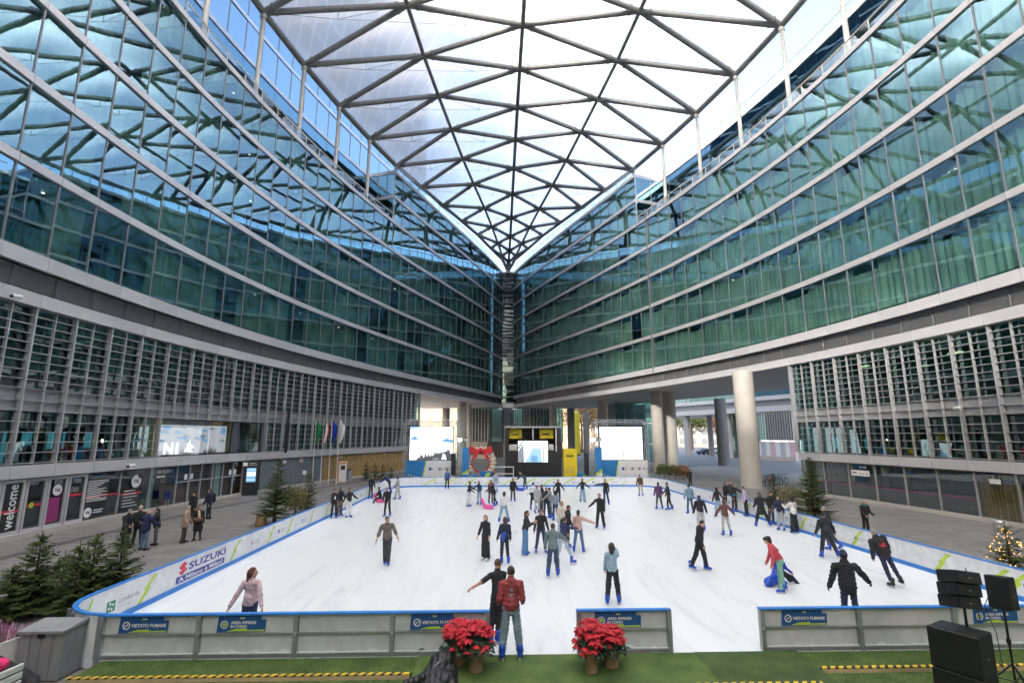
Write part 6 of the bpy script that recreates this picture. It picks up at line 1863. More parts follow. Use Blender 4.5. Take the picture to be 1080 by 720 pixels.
    A(TT((0, -.005, .50)), TT((0, .0, .545)), (.07 + b * .6) * s, (.056 + b) * s, 1)
    # arms
    for k in 'LR':
        ub, fb = (.056 + b * .6) * s, (.047 + b * .55) * s
        if sleeves >= 1:
            A(J['sho' + k], J['elb' + k], ub, fb, 1); A(J['elb' + k], J['wri' + k], fb, (.038 + b * .5) * s, 1)
        else:
            e = J['sho' + k] + (J['elb' + k] - J['sho' + k]) * min(1, sleeves * 2)
            A(J['sho' + k], e, ub, ub * .95, 1)
            if sleeves > .5:
                e2 = J['elb' + k] + (J['wri' + k] - J['elb' + k]) * (sleeves * 2 - 1); A(J['elb' + k], e2, fb, fb, 1)
            A(J['sho' + k], J['elb' + k], .046 * s, .040 * s, 0); A(J['elb' + k], J['wri' + k], .040 * s, .027 * s, 0)
        A(J['wri' + k] + (J['elb' + k] - J['wri' + k]) * .08, J['wri' + k], .028 * s, .027 * s, 0)
    # neck and head
    A(TT((0, -.005, .50)), hc_ := J['head'] + (Rh @ np.array([0, -.02, -.06])) * s, .054 * s, .052 * s, 0)
    P.append(ell(J['head'], np.array([.074, .092, .108]) * s, 0, Rh, k=.02)); P.append(ell(J['head'] + (Rh @ np.array([0, .035, -.065])) * s, np.array([.05, .055, .05]) * s, 0, Rh, k=.03))
    P.append(ell(J['head'] + (Rh @ np.array([0, .098, -.015])) * s, np.array([.013, .022, .024]) * s, 0, Rh, k=.012))
    for q in (-1, 1): P.append(ell(J['head'] + (Rh @ np.array([q * .076, -.005, -.012])) * s, np.array([.011, .02, .03]) * s, 0, Rh, k=.01))
    V, Q, mi = sdf_surface(P, vox, k=.028, noise=.0034 + .003 * bulk, seed=len(label))
    mats = [skin, cloth(top), cloth(bot)]
    # root is the body itself
    hm = MB()
    for k, sg in (('L', -1), ('R', 1)):
        hand_geo(hm, J['wri' + k], J['hd' + k], J['hn' + k], sg, 0, s)
    me = sdf_mesh_data('person', V, Q, mi, mats + ([gloves] if gloves else []))
    body = mesh_obj('person', me, None, (xy[0], xy[1], z0), (0, 0, math.radians(f)))
    tag(body, label, 'person', group)
    ho = bpy.data.meshes.new('hands'); ho.from_pydata(hm.v, [], hm.f); ho.materials.append(M(gloves or skin))
    ho.polygons.foreach_set('use_smooth', hm.sm); ho.update()
    bm_join(me, ho, len(mats) if gloves else 0)
    # hair
    ht, hcol = hair
    H = J['head']; R3 = Rh
    def hp_(p): return H + (R3 @ np.array(p, float)) * s
    hv = max(.012, vox * .8)
    if ht != 'bald':
        hr = [ell(hp_((0, -.012, .018)), np.array([.084, .098, .104]) * s, 0, R3, k=.02)]
        if ht in ('long', 'tail', 'bob'):
            L_ = {'long': .30, 'tail': .26, 'bob': .16}[ht]
            wd = .06 if ht == 'tail' else .085
            dn = hp_((0, -.085, -.02)); en = hp_((0, -.10, -.02)) + np.array([0, 0, -L_]) * s
            hr.append(cone(dn, en, wd * s, wd * .62 * s, 0, flat=(tuple(R3 @ np.array([0, 1.0, 0])), 1.6)))
            if ht != 'tail':
                for q in (-1, 1): hr.append(cone(hp_((q * .07, -.03, .0)), hp_((q * .075, -.03, 0)) + np.array([0, 0, -L_ * .75]) * s, .034 * s, .026 * s, 0))
        if ht == 'bun': hr.append(ell(hp_((0, -.09, .08)), np.array([.045, .045, .045]) * s, 0, R3))
        Ri = R3.T
        def cut(X, Y, Z):
            x, y, z = X - H[0], Y - H[1], Z - H[2]
            ly = Ri[1, 0] * x + Ri[1, 1] * y + Ri[1, 2] * z; lz = Ri[2, 0] * x + Ri[2, 1] * y + Ri[2, 2] * z
            a = (ly - (.035 + .0) * s) - .55 * (lz - .035 * s)
            if ht == 'short': a = np.maximum(a, -(lz + .045 * s) - .0 * ly)
            return a * .8
        V2, Q2, m2 = sdf_surface(hr, hv, k=.025, cut=cut, noise=0.0)
        if len(Q2): mesh_obj('hair', sdf_mesh_data('hair', V2, Q2, m2, ['hair_' + hcol]), body)
    if hat:
        kind, hc2 = hat
        if kind == 'beanie': hr = [ell(hp_((0, -.012, .035)), np.array([.092, .106, .108]) * s, 0, R3), ell(hp_((0, -.012, .13)), np.array([.05, .05, .04]) * s, 0, R3)]; zc = .025
        else: hr = [ell(hp_((0.01, -.015, .07)), np.array([.112, .125, .058]) * s, 0, R3), ell(hp_((0, -.01, .045)), np.array([.09, .104, .06]) * s, 0, R3)]; zc = .02
        Ri = R3.T
        def cut2(X, Y, Z): return -((Ri[2, 0] * (X - H[0]) + Ri[2, 1] * (Y - H[1]) + Ri[2, 2] * (Z - H[2])) - zc * s + .12 * (Ri[1, 0] * (X - H[0]) + Ri[1, 1] * (Y - H[1]) + Ri[1, 2] * (Z - H[2])) * -1)
        V2, Q2, m2 = sdf_surface(hr, hv, k=.03, cut=cut2)
        mesh_obj('hat', sdf_mesh_data('hat', V2, Q2, m2, [cloth(hc2)]), body)
    # face
    if face and dist < 34:
        rm = Matrix([list(r) for r in Rh]).to_4x4()
        for q in (-1, 1):
            o = mesh_obj('eye', EYE, body); o.matrix_local = Matrix.Translation(hp_((q * .031, .086, .008))) @ rm @ Matrix.Scale(s, 4)
        o = mesh_obj('mouth', MOUTH, body); o.matrix_local = Matrix.Translation(hp_((0, .088, -.062))) @ rm @ Matrix.Scale(s, 4)
    # footwear
    for k, sg, lg in (('L', -1, lL), ('R', 1, lR)):
        an = J['ank' + k]; toe = lg[3] if len(lg) > 3 else sg * -8
        sh = J['knee' + k] - an; sh = sh / np.linalg.norm(sh)
        lift = an[2] - (.085 * s + sole) > .05 or seat is not None
        up = Vector(sh if lift else (0, 0, 1)); fwd = Matrix.Rotation(math.radians(toe), 3, 'Z') @ Vector((0, 1, 0)); fwd = (fwd - up * fwd.dot(up)).normalized(); xx = fwd.cross(up)
        m4 = Matrix((xx, fwd, up)).transposed().to_4x4()
        base = Vector(an) - up * (.085 * s + (sole if skating else 0)) + up * 0.0
        nm = 'ice_skate' if skating else 'shoe'
        o = mesh_obj(nm, SK[shoes] if skating else SHOE, body); o.matrix_local = Matrix.Translation(base) @ m4 @ Matrix.Scale(s, 4)
        if skating:
            mesh_obj('blade', BLADE, o); 
            if dist < 26: mesh_obj('strap', STRAP, o)
    body['_j'] = 0; del body['_j']
    PJ[label] = (J, s, Rt)
    if extras: extras(body, J, s, Rt, Rh)
    return body
PJ = {}
def bm_join(me, other, mi):
    import bmesh
    bm = bmesh.new(); bm.from_mesh(me); n = len(bm.faces)
    bm.from_mesh(other); bm.faces.ensure_lookup_table()
    for i in range(n, len(bm.faces)): bm.faces[i].material_index = mi
    bm.to_mesh(me); bm.free(); bpy.data.meshes.remove(other); me.update()
def lp(body, name, prims, mat, vox=.02, k=.03, **kw): return sdf_part(name, prims, vox, [mat], body, k=k, **kw)
# ---- colours
BLK, NAVY, DKG, GRY, LGR, WHT = (.021, .021, .024), (.028, .042, .10), (.06, .062, .066), (.16, .16, .17), (.42, .42, .43), (.72, .72, .74)
JEAN, LJEAN, DJEAN, PJEAN = (.07, .14, .26), (.24, .36, .48), (.03, .05, .10), (.42, .50, .58)
SPREAD = dict(aL=(10, 38, 15), aR=(10, 38, 15))

# ---- foreground pair
def hoodie_print(body, J, s, Rt, Rh):
    c = (J['chest']); n = Rt @ np.array([0, -1.0, 0]); 
    def q(x, z): return Vector(c + (Rt @ np.array([x, -.135, z - .05])) * s)
    mb = MB()
    for x, z, w_, h_ in ((0, .06, .03, .05), (0, -.02, .05, .02), (-.01, -.07, .02, .06), (.02, -.1, .03, .03), (0, -.15, .04, .02)): mb.add([q(x - w_, z - h_ / 2), q(x + w_, z - h_ / 2), q(x + w_, z + h_ / 2), q(x - w_, z + h_ / 2)], [(0, 1, 2, 3)])
    mb.build('back_print', 'print_grey', body)
person(539, 695, 1.87, 2, label='tall skater in red hoodie and light jeans standing at the entrance, back turned', top=(.30, .055, .06), bot=(.22, .31, .36), bulk=.35, hood=True, hair=('short', 'dark'), aL=(-10, 9, 70), aR=(-10, 9, 70), lL=(0, 7, 3), lR=(0, 7, 3), lean=3, leg='loose', extras=hoodie_print)
def stripes(body, J, s, Rt, Rh):
    mb = MB()
    for k in 'R':
        a, b, c = [Vector(J[n + k]) for n in ('hip', 'knee', 'ank')]
        for p, q, r0, r1 in ((a, b, .086, .074), (b, c, .076, .064)):
            d = (q - p).normalized(); o = Vector((1, -.2, 0)); o = (o - d * o.dot(d)).normalized(); t = d.cross(o) * .012
            P0, P1 = p + d * .03 + o * (r0 + .012) * s, q + o * (r1 + .012) * s
            mb.add([P0 - t, P0 + t, P1 + t, P1 - t], [(0, 1, 2, 3)])
    mb.build('trouser_stripe', 'print_white', body)
person(521, 678, 1.80, 28, label='boy in black T-shirt and striped black track pants reaching out his arm', top=BLK, bot=BLK, sleeves=.45, hair=('short', 'brown'), aL=(-10, 62, 10), aR=(30, 12, 40), lL=(2, 2, 6), lR=(-6, -3, 4), lean=8, side=-5, tilt=7, head=(-60, 12), leg='loose', extras=stripes)
person(647, 637, 1.66, -18, label='woman in light blue sweater and black trousers with a hand at her head', top=(.28, .42, .50), bot=BLK, fem=True, hair=('long', 'dark'), aL=(10, 10, 20), aR=(105, 40, 110), lL=(-4, 6, 2), lR=(8, 6, 4), leg='loose', lean=2, bulk=.15)
def ledge(body, J, s, Rt, Rh): pass
p_ = at_z(263, 662, 0)
person(xy=(at_y(263, 640, 11.68).x, 11.68), h=1.72, f=0, label='woman in pale pink blouse leaning on the front barrier, face turned right', top=(.58, .43, .46), bot=DJEAN, fem=True, hair=('bob', 'auburn'), aL=(-24, 24, 4), aR=(-24, 24, 4), lean=-2, head=(-70, 0), skin='skin_pale', bulk=.1)
# ---- left group on the ice
person(351.7, 546.4, 1.66, 205, label='girl in black jacket over white shirt at the left barrier', top=BLK, bot=BLK, fem=True, hair=('long', 'dark'), aL=(10, 8, 20), aR=(10, 8, 20), extras=lambda b, J, s, Rt, Rh: lp(b, 'shirt', [cone(J['chest'] + (Rt @ np.array([0, .07, .02])) * s, J['waist'] + (Rt @ np.array([0, .06, -.06])) * s, .062 * s, .06 * s)], 'print_white', .022))
person(357.8, 544, 1.68, 240, label='girl in black top and grey-brown trousers second at the left barrier', top=BLK, bot=(.16, .13, .11), fem=True, hair=('long', 'brown'), aL=(20, 10, 60), aR=(10, 8, 20), leg='loose')
person(367.2, 545.4, 1.68, 225, label='girl in black jacket and white trousers gesturing beside the left barrier', top=BLK, bot=WHT, fem=True, hair=('long', 'dark'), aL=(30, 30, 45), aR=(-10, 30, 20), leg='loose')
person(390.5, 526, 1.70, 230, label='skater in black standing at the left barrier beside the fallen one', top=BLK, bot=DKG, coat=.05, hair=('short', 'black'), bulk=.3)
def sled(x, y, z, rz, mat, label, group='plastic skating aids'):
    root = empty('skating_aid', (x, y, z), rz, label, 'skating aid', group)
    root.scale = (.885, .885, .885)
    sdf_part('body', [cone((0, -.28, .14), (0, .15, .17), .15, .14, 0), cone((0, .15, .2), (0, .34, .52), .12, .085, 0), ell((0, .36, .6), (.09, .12, .09), 0), cone((0, -.3, .12), (0, -.48, .08), .08, .04, 0), cone((0, .05, .12), (.22, .1, .05), .07, .03), cone((0, .05, .12), (-.22, .1, .05), .07, .03)], .022, [mat], root, k=.06, cut=lambda X, Y, Z: (.0 - Z) + 0 * X + 0 * Y)
    mb = MB(); mb.tube((-.16, .3, .48), (.16, .3, .48), .016, n=8); mb.build('handle', mat, root)
    for q in (-1, 1): mb = MB(); mb.ball((q * .06, .44, .63), .016, 8); mb.build('eye', 'print_black', root)
    return root
pp = at_z(400, 530, 0)
sled(pp.x, pp.y, 0, 1.4, 'pink_plastic', 'pink seal-shaped skating aid under the fallen skater on the left')
person(xy=(pp.x + .05, pp.y + .1), h=1.68, f=110, seat=.34, label='skater in black sitting on the pink skating aid on the left', top=BLK, bot=BLK, lL=(75, 8, 50), lR=(70, 8, 45), lean=12, aL=(30, 12, 30), aR=(30, 12, 30), hair=('short', 'dark'))
person(412, 520, 1.75, 110, label='skater in navy bending down to help the fallen one', top=(.03, .035, .12), bot=BLK, lean=48, aL=(50, 8, 10), aR=(50, 8, 10), hair=('short', 'dark'), lL=(-8, 4, 5), lR=(-8, 4, 5), head=(0, -10))
person(408.3, 544.5, 1.74, 175, label='skater in black bending slightly in front of the fallen one', top=BLK, bot=BLK, lean=16, aL=(20, 2, 25), aR=(20, 2, 25), hair=('short', 'brown'), lL=(0, 6, 4), lR=(0, 6, 4), bulk=.2)
person(419, 526.5, 1.68, 80, label='skater all in light grey gliding near the far left corner', top=(.30, .31, .32), bot=(.42, .41, .38), hood=True, hair=('short', 'black'), aL=(15, 25, 20), aR=(20, 20, 30), lL=(14, 3, 4), lR=(-6, 3, 6), leg='loose', bulk=.2)
person(407.4, 595.5, 1.74, 195, label='young man in brown-grey sweater with rolled sleeves gliding alone on the left', top=(.15, .125, .11), bot=(.05, .052, .055), sleeves=.62, hair=('short', 'black'), aL=(8, 24, 14), aR=(4, 20, 10), lL=(2, -2, 4), lR=(-4, -2, 10), leg='loose', side=4, bulk=.4, head=(15, 5))
person(471.5, 515.5, 1.72, 190, label='skater in blue and grey close to the banner of the left screen', top=(.06, .12, .35), bot=BLK, hair=('short', 'black'), head=(-40, 0))
# ---- far middle
person(494, 534, 1.66, 250, label='girl in dark top and white trousers holding a friend by the hand', top=BLK, bot=WHT, fem=True, hair=('bun', 'black'), aL=(50, 15, 15), aR=(40, 5, 15), leg='loose', head=(0, 0), lean=6)
person(505.5, 532, 1.62, 150, label='girl in navy top and pale jeans led by the hand', top=NAVY, bot=LJEAN, fem=True, hair=('long', 'dark'), aL=(35, 45, 10), aR=(35, 45, 10), lean=8)
person(521, 534, 1.66, 120, label='girl in black leaning over a pink skating aid', top=BLK, bot=BLK, fem=True, hair=('long', 'dark'), lean=22, aL=(40, 8, 20), aR=(45, 8, 15), lL=(10, 4, 6), lR=(-16, 4, 6), leg='leg')
pp = at_z(513.5, 536.5, 0); sled(pp.x, pp.y, 0, 1.2, 'pink_plastic', 'pink seal-shaped skating aid pushed by the girl in black')
person(522.5, 519, 1.68, 180, label='skater in pale blue partly hidden behind the girl with pink aid', top=(.30, .36, .44), bot=PJEAN, fem=True, hair=('long', 'brown'))
person(541, 529, 1.70, 185, label='woman in black jacket and dark trousers facing the camera near the booth', top=BLK, bot=DKG, fem=True, hair=('long', 'dark'), coat=.08, bulk=.2)
person(554, 516, 1.76, 100, label='skater in slate blue bending over a blue skating aid', top=(.05, .075, .11), bot=(.04, .06, .10), lean=42, aL=(42, 6, 12), aR=(42, 6, 12), lL=(-6, 4, 6), lR=(10, 4, 8), hair=('short', 'dark'), head=(0, -15))
pp = at_z(547.5, 517.5, 0); sled(pp.x, pp.y, 0, 1.5, 'plastic_blue', 'blue seal-shaped skating aid pushed before the booth')
person(531.5, 551, 1.68, -5, label='woman in white crop top and light jeans skating with legs apart, back turned', top=WHT, bot=LJEAN, fem=True, hair=('long', 'dark'), aL=(10, 10, 40), aR=(10, 32, 8), lL=(0, 14, 3), lR=(0, 14, 3), lean=10, leg='loose')
person(562.6, 537.5, 1.72, 5, label='skater in white shirt with black jacket tied round the waist', top=WHT, bot=BLK, hair=('short', 'black'), aL=(10, 18, 30), aR=(10, 18, 30), lL=(0, 7, 3), lR=(0, 7, 3), extras=lambda b, J, s, Rt, Rh: lp(b, 'tied_jacket', [cone(J['waist'] + np.array([-.13, 0, -.06]), J['waist'] + np.array([.13, 0, -.06]), .1, .1), cone(J['waist'] + np.array([0, -.1, -.08]), J['waist'] + np.array([0, -.12, -.3]), .13, .12, 0, ((0, 1, 0), 2))], 'black_cloth', .025))
person(571, 540, 1.70, 240, label='woman in black with long brown hair beside the skater in white shirt', top=BLK, bot=DKG, fem=True, hair=('long', 'brown'), coat=.06)
person(588.5, 531, 1.70, 190, label='woman in black leather jacket with arms spread near the far barrier', top=BLK, bot=BLK, fem=True, hair=('long', 'brown'), aL=(10, 30, 15), aR=(15, 35, 15), lL=(0, 3, 3), lR=(6, 8, 5))
person(614.6, 529.5, 1.68, 185, label='woman in black crop top and wide pale jeans with arms spread', top=BLK, bot=LJEAN, fem=True, leg='wide', hair=('long', 'dark'), aL=(10, 45, 15), aR=(10, 45, 15), lL=(0, 5, 2), lR=(0, 5, 2))
person(640, 532.5, 1.78, 160, label='man in black stretching one arm out sideways near the far barrier', top=BLK, bot=NAVY, hair=('short', 'dark'), aL=(10, 10, 10), aR=(15, 82, 5), lL=(-4, 8, 4), lR=(0, 0, 4))
person(633.5, 557, 1.76, 150, label='man in loose black tracksuit with one hand held out low', top=BLK, bot=BLK, leg='loose', hair=('short', 'dark'), aR=(25, 40, 30), aL=(6, 10, 12), lL=(0, 8, 3), lR=(0, 8, 3), hood=True, bulk=.35, head=(20, 0))
# ---- middle cluster
person(581, 546, 1.72, 75, label='skater in grey hoodie inside the middle cluster reaching left', top=(.25, .26, .27), bot=DKG, hood=True, hair=('short', 'black'), aL=(45, 20, 10), aR=(20, 8, 20), bulk=.3)
person(586, 549, 1.66, 20, label='girl with long black hair and grey-blue jacket inside the middle cluster', top=(.22, .28, .34), bot=DJEAN, fem=True, hair=('long', 'black'), bulk=.3)
person(592.5, 568.5, 1.70, 190, label='blond girl in cream hoodie and pale jeans inside the middle cluster', top=(.58, .54, .47), bot=PJEAN, fem=True, hair=('bob', 'blond'), leg='loose', bulk=.3, hood=True)
person(598.5, 577, 1.74, 265, label='man in black jacket with bag standing sideways in the middle cluster', top=BLK, bot=BLK, hair=('short', 'brown'), leg='loose', bulk=.35, hood=True, aL=(10, 6, 20), aR=(10, 6, 20), extras=lambda b, J, s, Rt, Rh: lp(b, 'bag', [cone(J['waist'] + np.array([.0, -.2, .02]), J['waist'] + np.array([0, -.22, -.12]), .09, .08)], 'black_cloth', .022))
person(610.5, 582.5, 1.68, -20, label='woman in pale pink hoodie and blue jeans stretching an arm to the right', top=(.50, .34, .29), bot=JEAN, fem=True, hair=('tail', 'dark'), hood=True, aR=(15, 68, 8), aL=(20, 10, 50), lL=(-2, 8, 3), lR=(6, 8, 6), bulk=.4)
person(553.5, 585, 1.72, 255, label='woman with brown hair in charcoal top and flared blue jeans, arms folded', top=(.035, .037, .042), bot=(.10, .24, .46), fem=True, hair=('bob', 'brown'), leg='wide', aL=(25, 6, 95), aR=(25, 6, 95), lean=6)
person(570.5, 583, 1.76, 185, label='young man in black sweater and jeans facing the camera in the middle', top=BLK, bot=DJEAN, hair=('short', 'brown'), aL=(14, 12, 18), aR=(6, 14, 10), lL=(0, 8, 3), lR=(0, 8, 3), lean=8, head=(0, 12))
person(586.5, 594, 1.70, -60, label='skater in navy jacket and pale jeans half hidden behind the teal hoodie', top=(.03, .04, .12), bot=PJEAN, hair=('short', 'brown'), aR=(75, 10, 10), aL=(20, 10, 40), lL=(-10, 6, 10), lR=(22, 14, 8), lean=8)
person(583.3, 608, 1.74, -8, label='skater in teal-grey hoodie and dark jeans at the front of the middle cluster', top=(.15, .21, .21), bot=(.045, .075, .13), hood=True, hair=('short', 'brown'), aR=(35, 45, 10), aL=(8, 10, 15), lL=(-2, 7, 4), lR=(10, 5, 6), bulk=.5, leg='loose')
person(512.3, 590.5, 1.68, 150, label='blond woman in dark sweater, black trousers and white skates', top=(.02, .022, .03), bot=BLK, fem=True, hair=('bob', 'blond'), leg='wide', shoes='white', sleeves=.8, aL=(6, 10, 10), aR=(6, 16, 10), lL=(4, 2, 4), lR=(-2, 2, 4), skin='skin_pale')
person(532.5, 595, 1.68, 10, label='woman with long brown hair and navy jacket, back turned, blue cloth at her side', top=(.022, .03, .06), bot=(.022, .026, .04), fem=True, hair=('long', 'brown'), aL=(4, 14, 8), aR=(6, 8, 10), lL=(2, 3, 6), lR=(-6, 3, 10), side=3, bulk=.2, extras=lambda b, J, s, Rt, Rh: lp(b, 'blue_cloth', [cone(J['waist'] + np.array([-.05, -.14, .04]), J['waist'] + np.array([-.1, -.16, -.16]), .07, .05)], 'plastic_blue', .022))
person(566.5, 541, 1.68, 200, label='girl in light grey coat between the white shirt and the brown hair', top=(.40, .40, .41), bot=LGR, fem=True, hair=('long', 'dark'), coat=.2, bulk=.4)
person(517.5, 531, 1.66, 200, label='girl in maroon top behind the pink aid near the far barrier', top=(.16, .03, .04), bot=DKG, fem=True, hair=('long', 'brown'), bulk=.3)
person(576.5, 545, 1.72, 170, label='skater in charcoal jacket at the back of the middle cluster', top=(.04, .042, .05), bot=DJEAN, hair=('short', 'black'), bulk=.4)
# ---- right side
person(676, 523, 1.68, 150, label='skater in brown jacket and pale trousers near the right screen banner', top=(.10, .055, .045), bot=(.42, .39, .35), hair=('short', 'black'), bulk=.3, side=4)
person(695.6, 537, 1.72, 0, label='skater in purple checked jacket, back turned, far right', top=(.10, .05, .13), bot=DKG, hair=('short', 'black'), bulk=.4, lL=(0, 8, 3), lR=(0, 8, 3))
person(706.5, 537.5, 1.74, 70, label='skater in black reaching for the one in the checked jacket', top=BLK, bot=BLK, hair=('short', 'black'), aL=(35, 15, 10), aR=(10, 8, 10), lL=(8, 5, 4), lR=(-8, 5, 8), lean=6)
person(728.5, 541.5, 1.76, 5, label='man in light denim jacket and jeans, back turned, by the right barrier', top=(.20, .30, .40), bot=(.06, .11, .18), hair=('short', 'black'), bulk=.5, lL=(0, 7, 3), lR=(0, 7, 3), aR=(6, 14, 15))
person(740, 560, 1.74, -5, label='skater in black hooded jacket and light grey trousers, back turned', top=BLK, bot=LGR, hair=('short', 'black'), hood=True, bulk=.45, leg='loose', aL=(5, 10, 10), aR=(5, 18, 10), lean=6)
person(745.5, 601, 1.76, 230, label='young man in black track jacket striding right, eyes down', top=(.016, .018, .022), bot=(.014, .016, .02), hair=('short', 'black'), bulk=.35, leg='loose', aL=(-12, 10, 12), aR=(10, 8, 15), lL=(14, 5, 6), lR=(-14, 6, 10), head=(-10, 22), lean=8, hood=True)
person(755.5, 544.5, 1.68, 0, label='woman in black top and pale jeans, back turned, at the right barrier', top=BLK, bot=LJEAN, fem=True, hair=('long', 'black'), aR=(20, 40, 10), aL=(5, 14, 10), lL=(0, 5, 3), lR=(-8, 6, 8), leg='loose')
person(767, 565, 1.68, 0, label='girl in brown hoodie and pale grey trousers with arms out, back turned', top=(.14, .055, .05), bot=(.40, .40, .40), fem=True, hair=('long', 'brown'), hood=True, bulk=.45, aL=(8, 30, 8), aR=(8, 42, 8), lL=(0, 6, 3), lR=(-4, 8, 4))
person(766, 536.5, 1.70, 200, label='dark-haired girl in black leaning on the right barrier', top=BLK, bot=BLK, fem=True, hair=('long', 'dark'), bulk=.2)
person(770.5, 534.5, 1.72, 190, label='pale-faced man half hidden between two friends at the right barrier', top=DKG, bot=DKG, hair=('short', 'brown'), skin='skin_pale')
person(775, 540, 1.76, 200, label='skater in black and teal jacket stretching an arm along the right barrier', top=BLK, bot=BLK, hair=('short', 'black'), bulk=.4, aL=(15, 55, 10), extras=lambda b, J, s, Rt, Rh: lp(b, 'jacket_band', [cone(J['waist'] + (Rt @ np.array([-.05, .0, -.02])) * s, J['waist'] + (Rt @ np.array([.05, .0, -.02])) * s, .15 * s, .15 * s, 0)], cloth((.02, .20, .22)), .022))
person(788, 544.5, 1.72, 80, label='skater in lilac and white top with black trousers at the right barrier', top=(.48, .42, .60), bot=BLK, hair=('short', 'black'), bulk=.3, leg='loose', lean=6)
person(797.6, 555, 1.78, -10, label='skater in long black coat with grey hood, legs wide apart', top=BLK, bot=BLK, hair=('short', 'dark'), hood=True, coat=.22, bulk=.5, lL=(0, 16, 3), lR=(0, 22, 3), aR=(15, 50, 10), aL=(10, 10, 40), leg='loose', extras=lambda b, J, s, Rt, Rh: lp(b, 'hood', [ell(J['head'] + (Rt @ np.array([0, -.03, -.06])) * s, np.array([.115, .11, .12]) * s)], cloth((.10, .10, .11)), .022, cut=lambda X, Y, Z: (Y - (J['head'][1] + .02)) + 0 * X + 0 * Z))
person(814, 553.5, 1.72, 195, label='skater in black jacket facing the camera at the right barrier', top=BLK, bot=DKG, hair=('short', 'brown'), bulk=.3, aL=(15, 8, 40))
person(824.5, 559, 1.70, 130, label='girl in navy jacket and pale jeans turned to a friend at the right barrier', top=(.02, .028, .06), bot=PJEAN, fem=True, hair=('long', 'dark'), bulk=.4, aR=(25, 8, 40))
person(839, 562, 1.70, 15, label='girl in white hoodie and wide black trousers holding on to the right barrier', top=(.68, .67, .64), bot=BLK, fem=True, hair=('bob', 'black'), hood=True, bulk=.5, leg='wide', aR=(30, 42, 25), aL=(40, 20, 80))
person(874.5, 580, 1.76, 30, label='balding man in dark grey jacket behind the hooded skater on the right', top=(.03, .034, .045), bot=DKG, hair=('short', 'grey'), bulk=.4, aR=(10, 42, 10), aL=(10, 10, 10), lL=(0, 5, 3), lR=(-12, 6, 22), lean=8)
person(867, 588, 1.72, -8, label='skater in dark grey hooded top with legs spread, blue skates, right side', top=(.022, .026, .036), bot=(.022, .024, .03), hair=('short', 'black'), hood=True, bulk=.5, lL=(0, 12, 4), lR=(0, 20, 4), aL=(8, 14, 12), aR=(10, 26, 12), leg='loose')
pp = at_z(820, 619, 0)
sled(pp.x, pp.y + .25, 0, -.9, 'plastic_blue', 'blue seal-shaped skating aid carrying a seated skater on the right')
person(xy=(pp.x + .3, pp.y + .35), h=1.66, f=-75, seat=.33, label='skater in blue and navy sitting on the blue aid with a leg stretched out', top=(.03, .06, .35), bot=(.02, .026, .05), lL=(62, 8, 15), lR=(66, 6, 22), lean=-8, aL=(20, 10, 30), aR=(20, 10, 30), hair=('short', 'dark'))
person(826, 624, 1.66, 70, label='woman in coral sweater, mint trousers and black beret pushing a blue aid', top=(.58, .075, .10), bot=(.19, .40, .30), fem=True, hair=('bob', 'black'), hat=('beret', BLK), lean=26, aL=(0, 8, 12), aR=(8, 8, 14), lL=(4, 8, 4), lR=(-4, 8, 6), leg='loose', bulk=.2, head=(0, -5))
p_ = at_y(897, 640, 12.3)
def puffer(body, J, s, Rt, Rh):
    for k in range(6):
        z = .0 + k * .075
        c0 = J['waist'] + (Rt @ np.array([0, 0, -.12 + z])) * s
        mb = MB(); n = 22; rx, ry = (.155 + .012 * k * .5) * s, .135 * s
        mb.path([Vector(c0) + Vector((rx * math.cos(6.283 * i / n), ry * math.sin(6.283 * i / n) , 0)) for i in range(n + 1)], .022, 6); mb.build('quilt_roll', cloth((.016, .017, .02), .45), body)
person(xy=(p_.x, 12.3), h=1.82, f=-12, label='man in black quilted jacket and dark cap behind the right front barrier', top=(.016, .017, .02), bot=(.02, .028, .06), hair=('short', 'dark'), hat=('beanie', (.02, .03, .05)), bulk=1.0, hood=True, aR=(16, 42, 8), aL=(8, 14, 14), lL=(0, 5, 3), lR=(0, 5, 3), coat=.05, gloves='black_cloth', extras=puffer)
def red_print(body, J, s, Rt, Rh):
    c = J['chest']
    def q(x, z): return Vector(c + (Rt @ np.array([x, -.168, z - .06])) * s)
    R = random.Random(8); mb = MB()
    for k in range(26):
        x, z = R.gauss(0, .05), R.gauss(0, .06); a = R.uniform(.012, .03)
        mb.add([q(x - a, z), q(x, z - a * .6), q(x + a, z + a * .3), q(x + a * .2, z + a)], [(0, 1, 2, 3)])
    mb.build('back_print', 'print_red', body)
person(941, 619, 1.80, -2, label='man in black jacket with red back print leaning into a turn, black skates', top=BLK, bot=(.018, .025, .06), hair=('short', 'grey'), bulk=.7, hood=False, shoes='black', tilt=-17, aL=(6, 8, 12), aR=(6, 8, 14), lL=(2, 2, 4), lR=(0, 6, 3), leg='slim', extras=red_print, skin='skin')
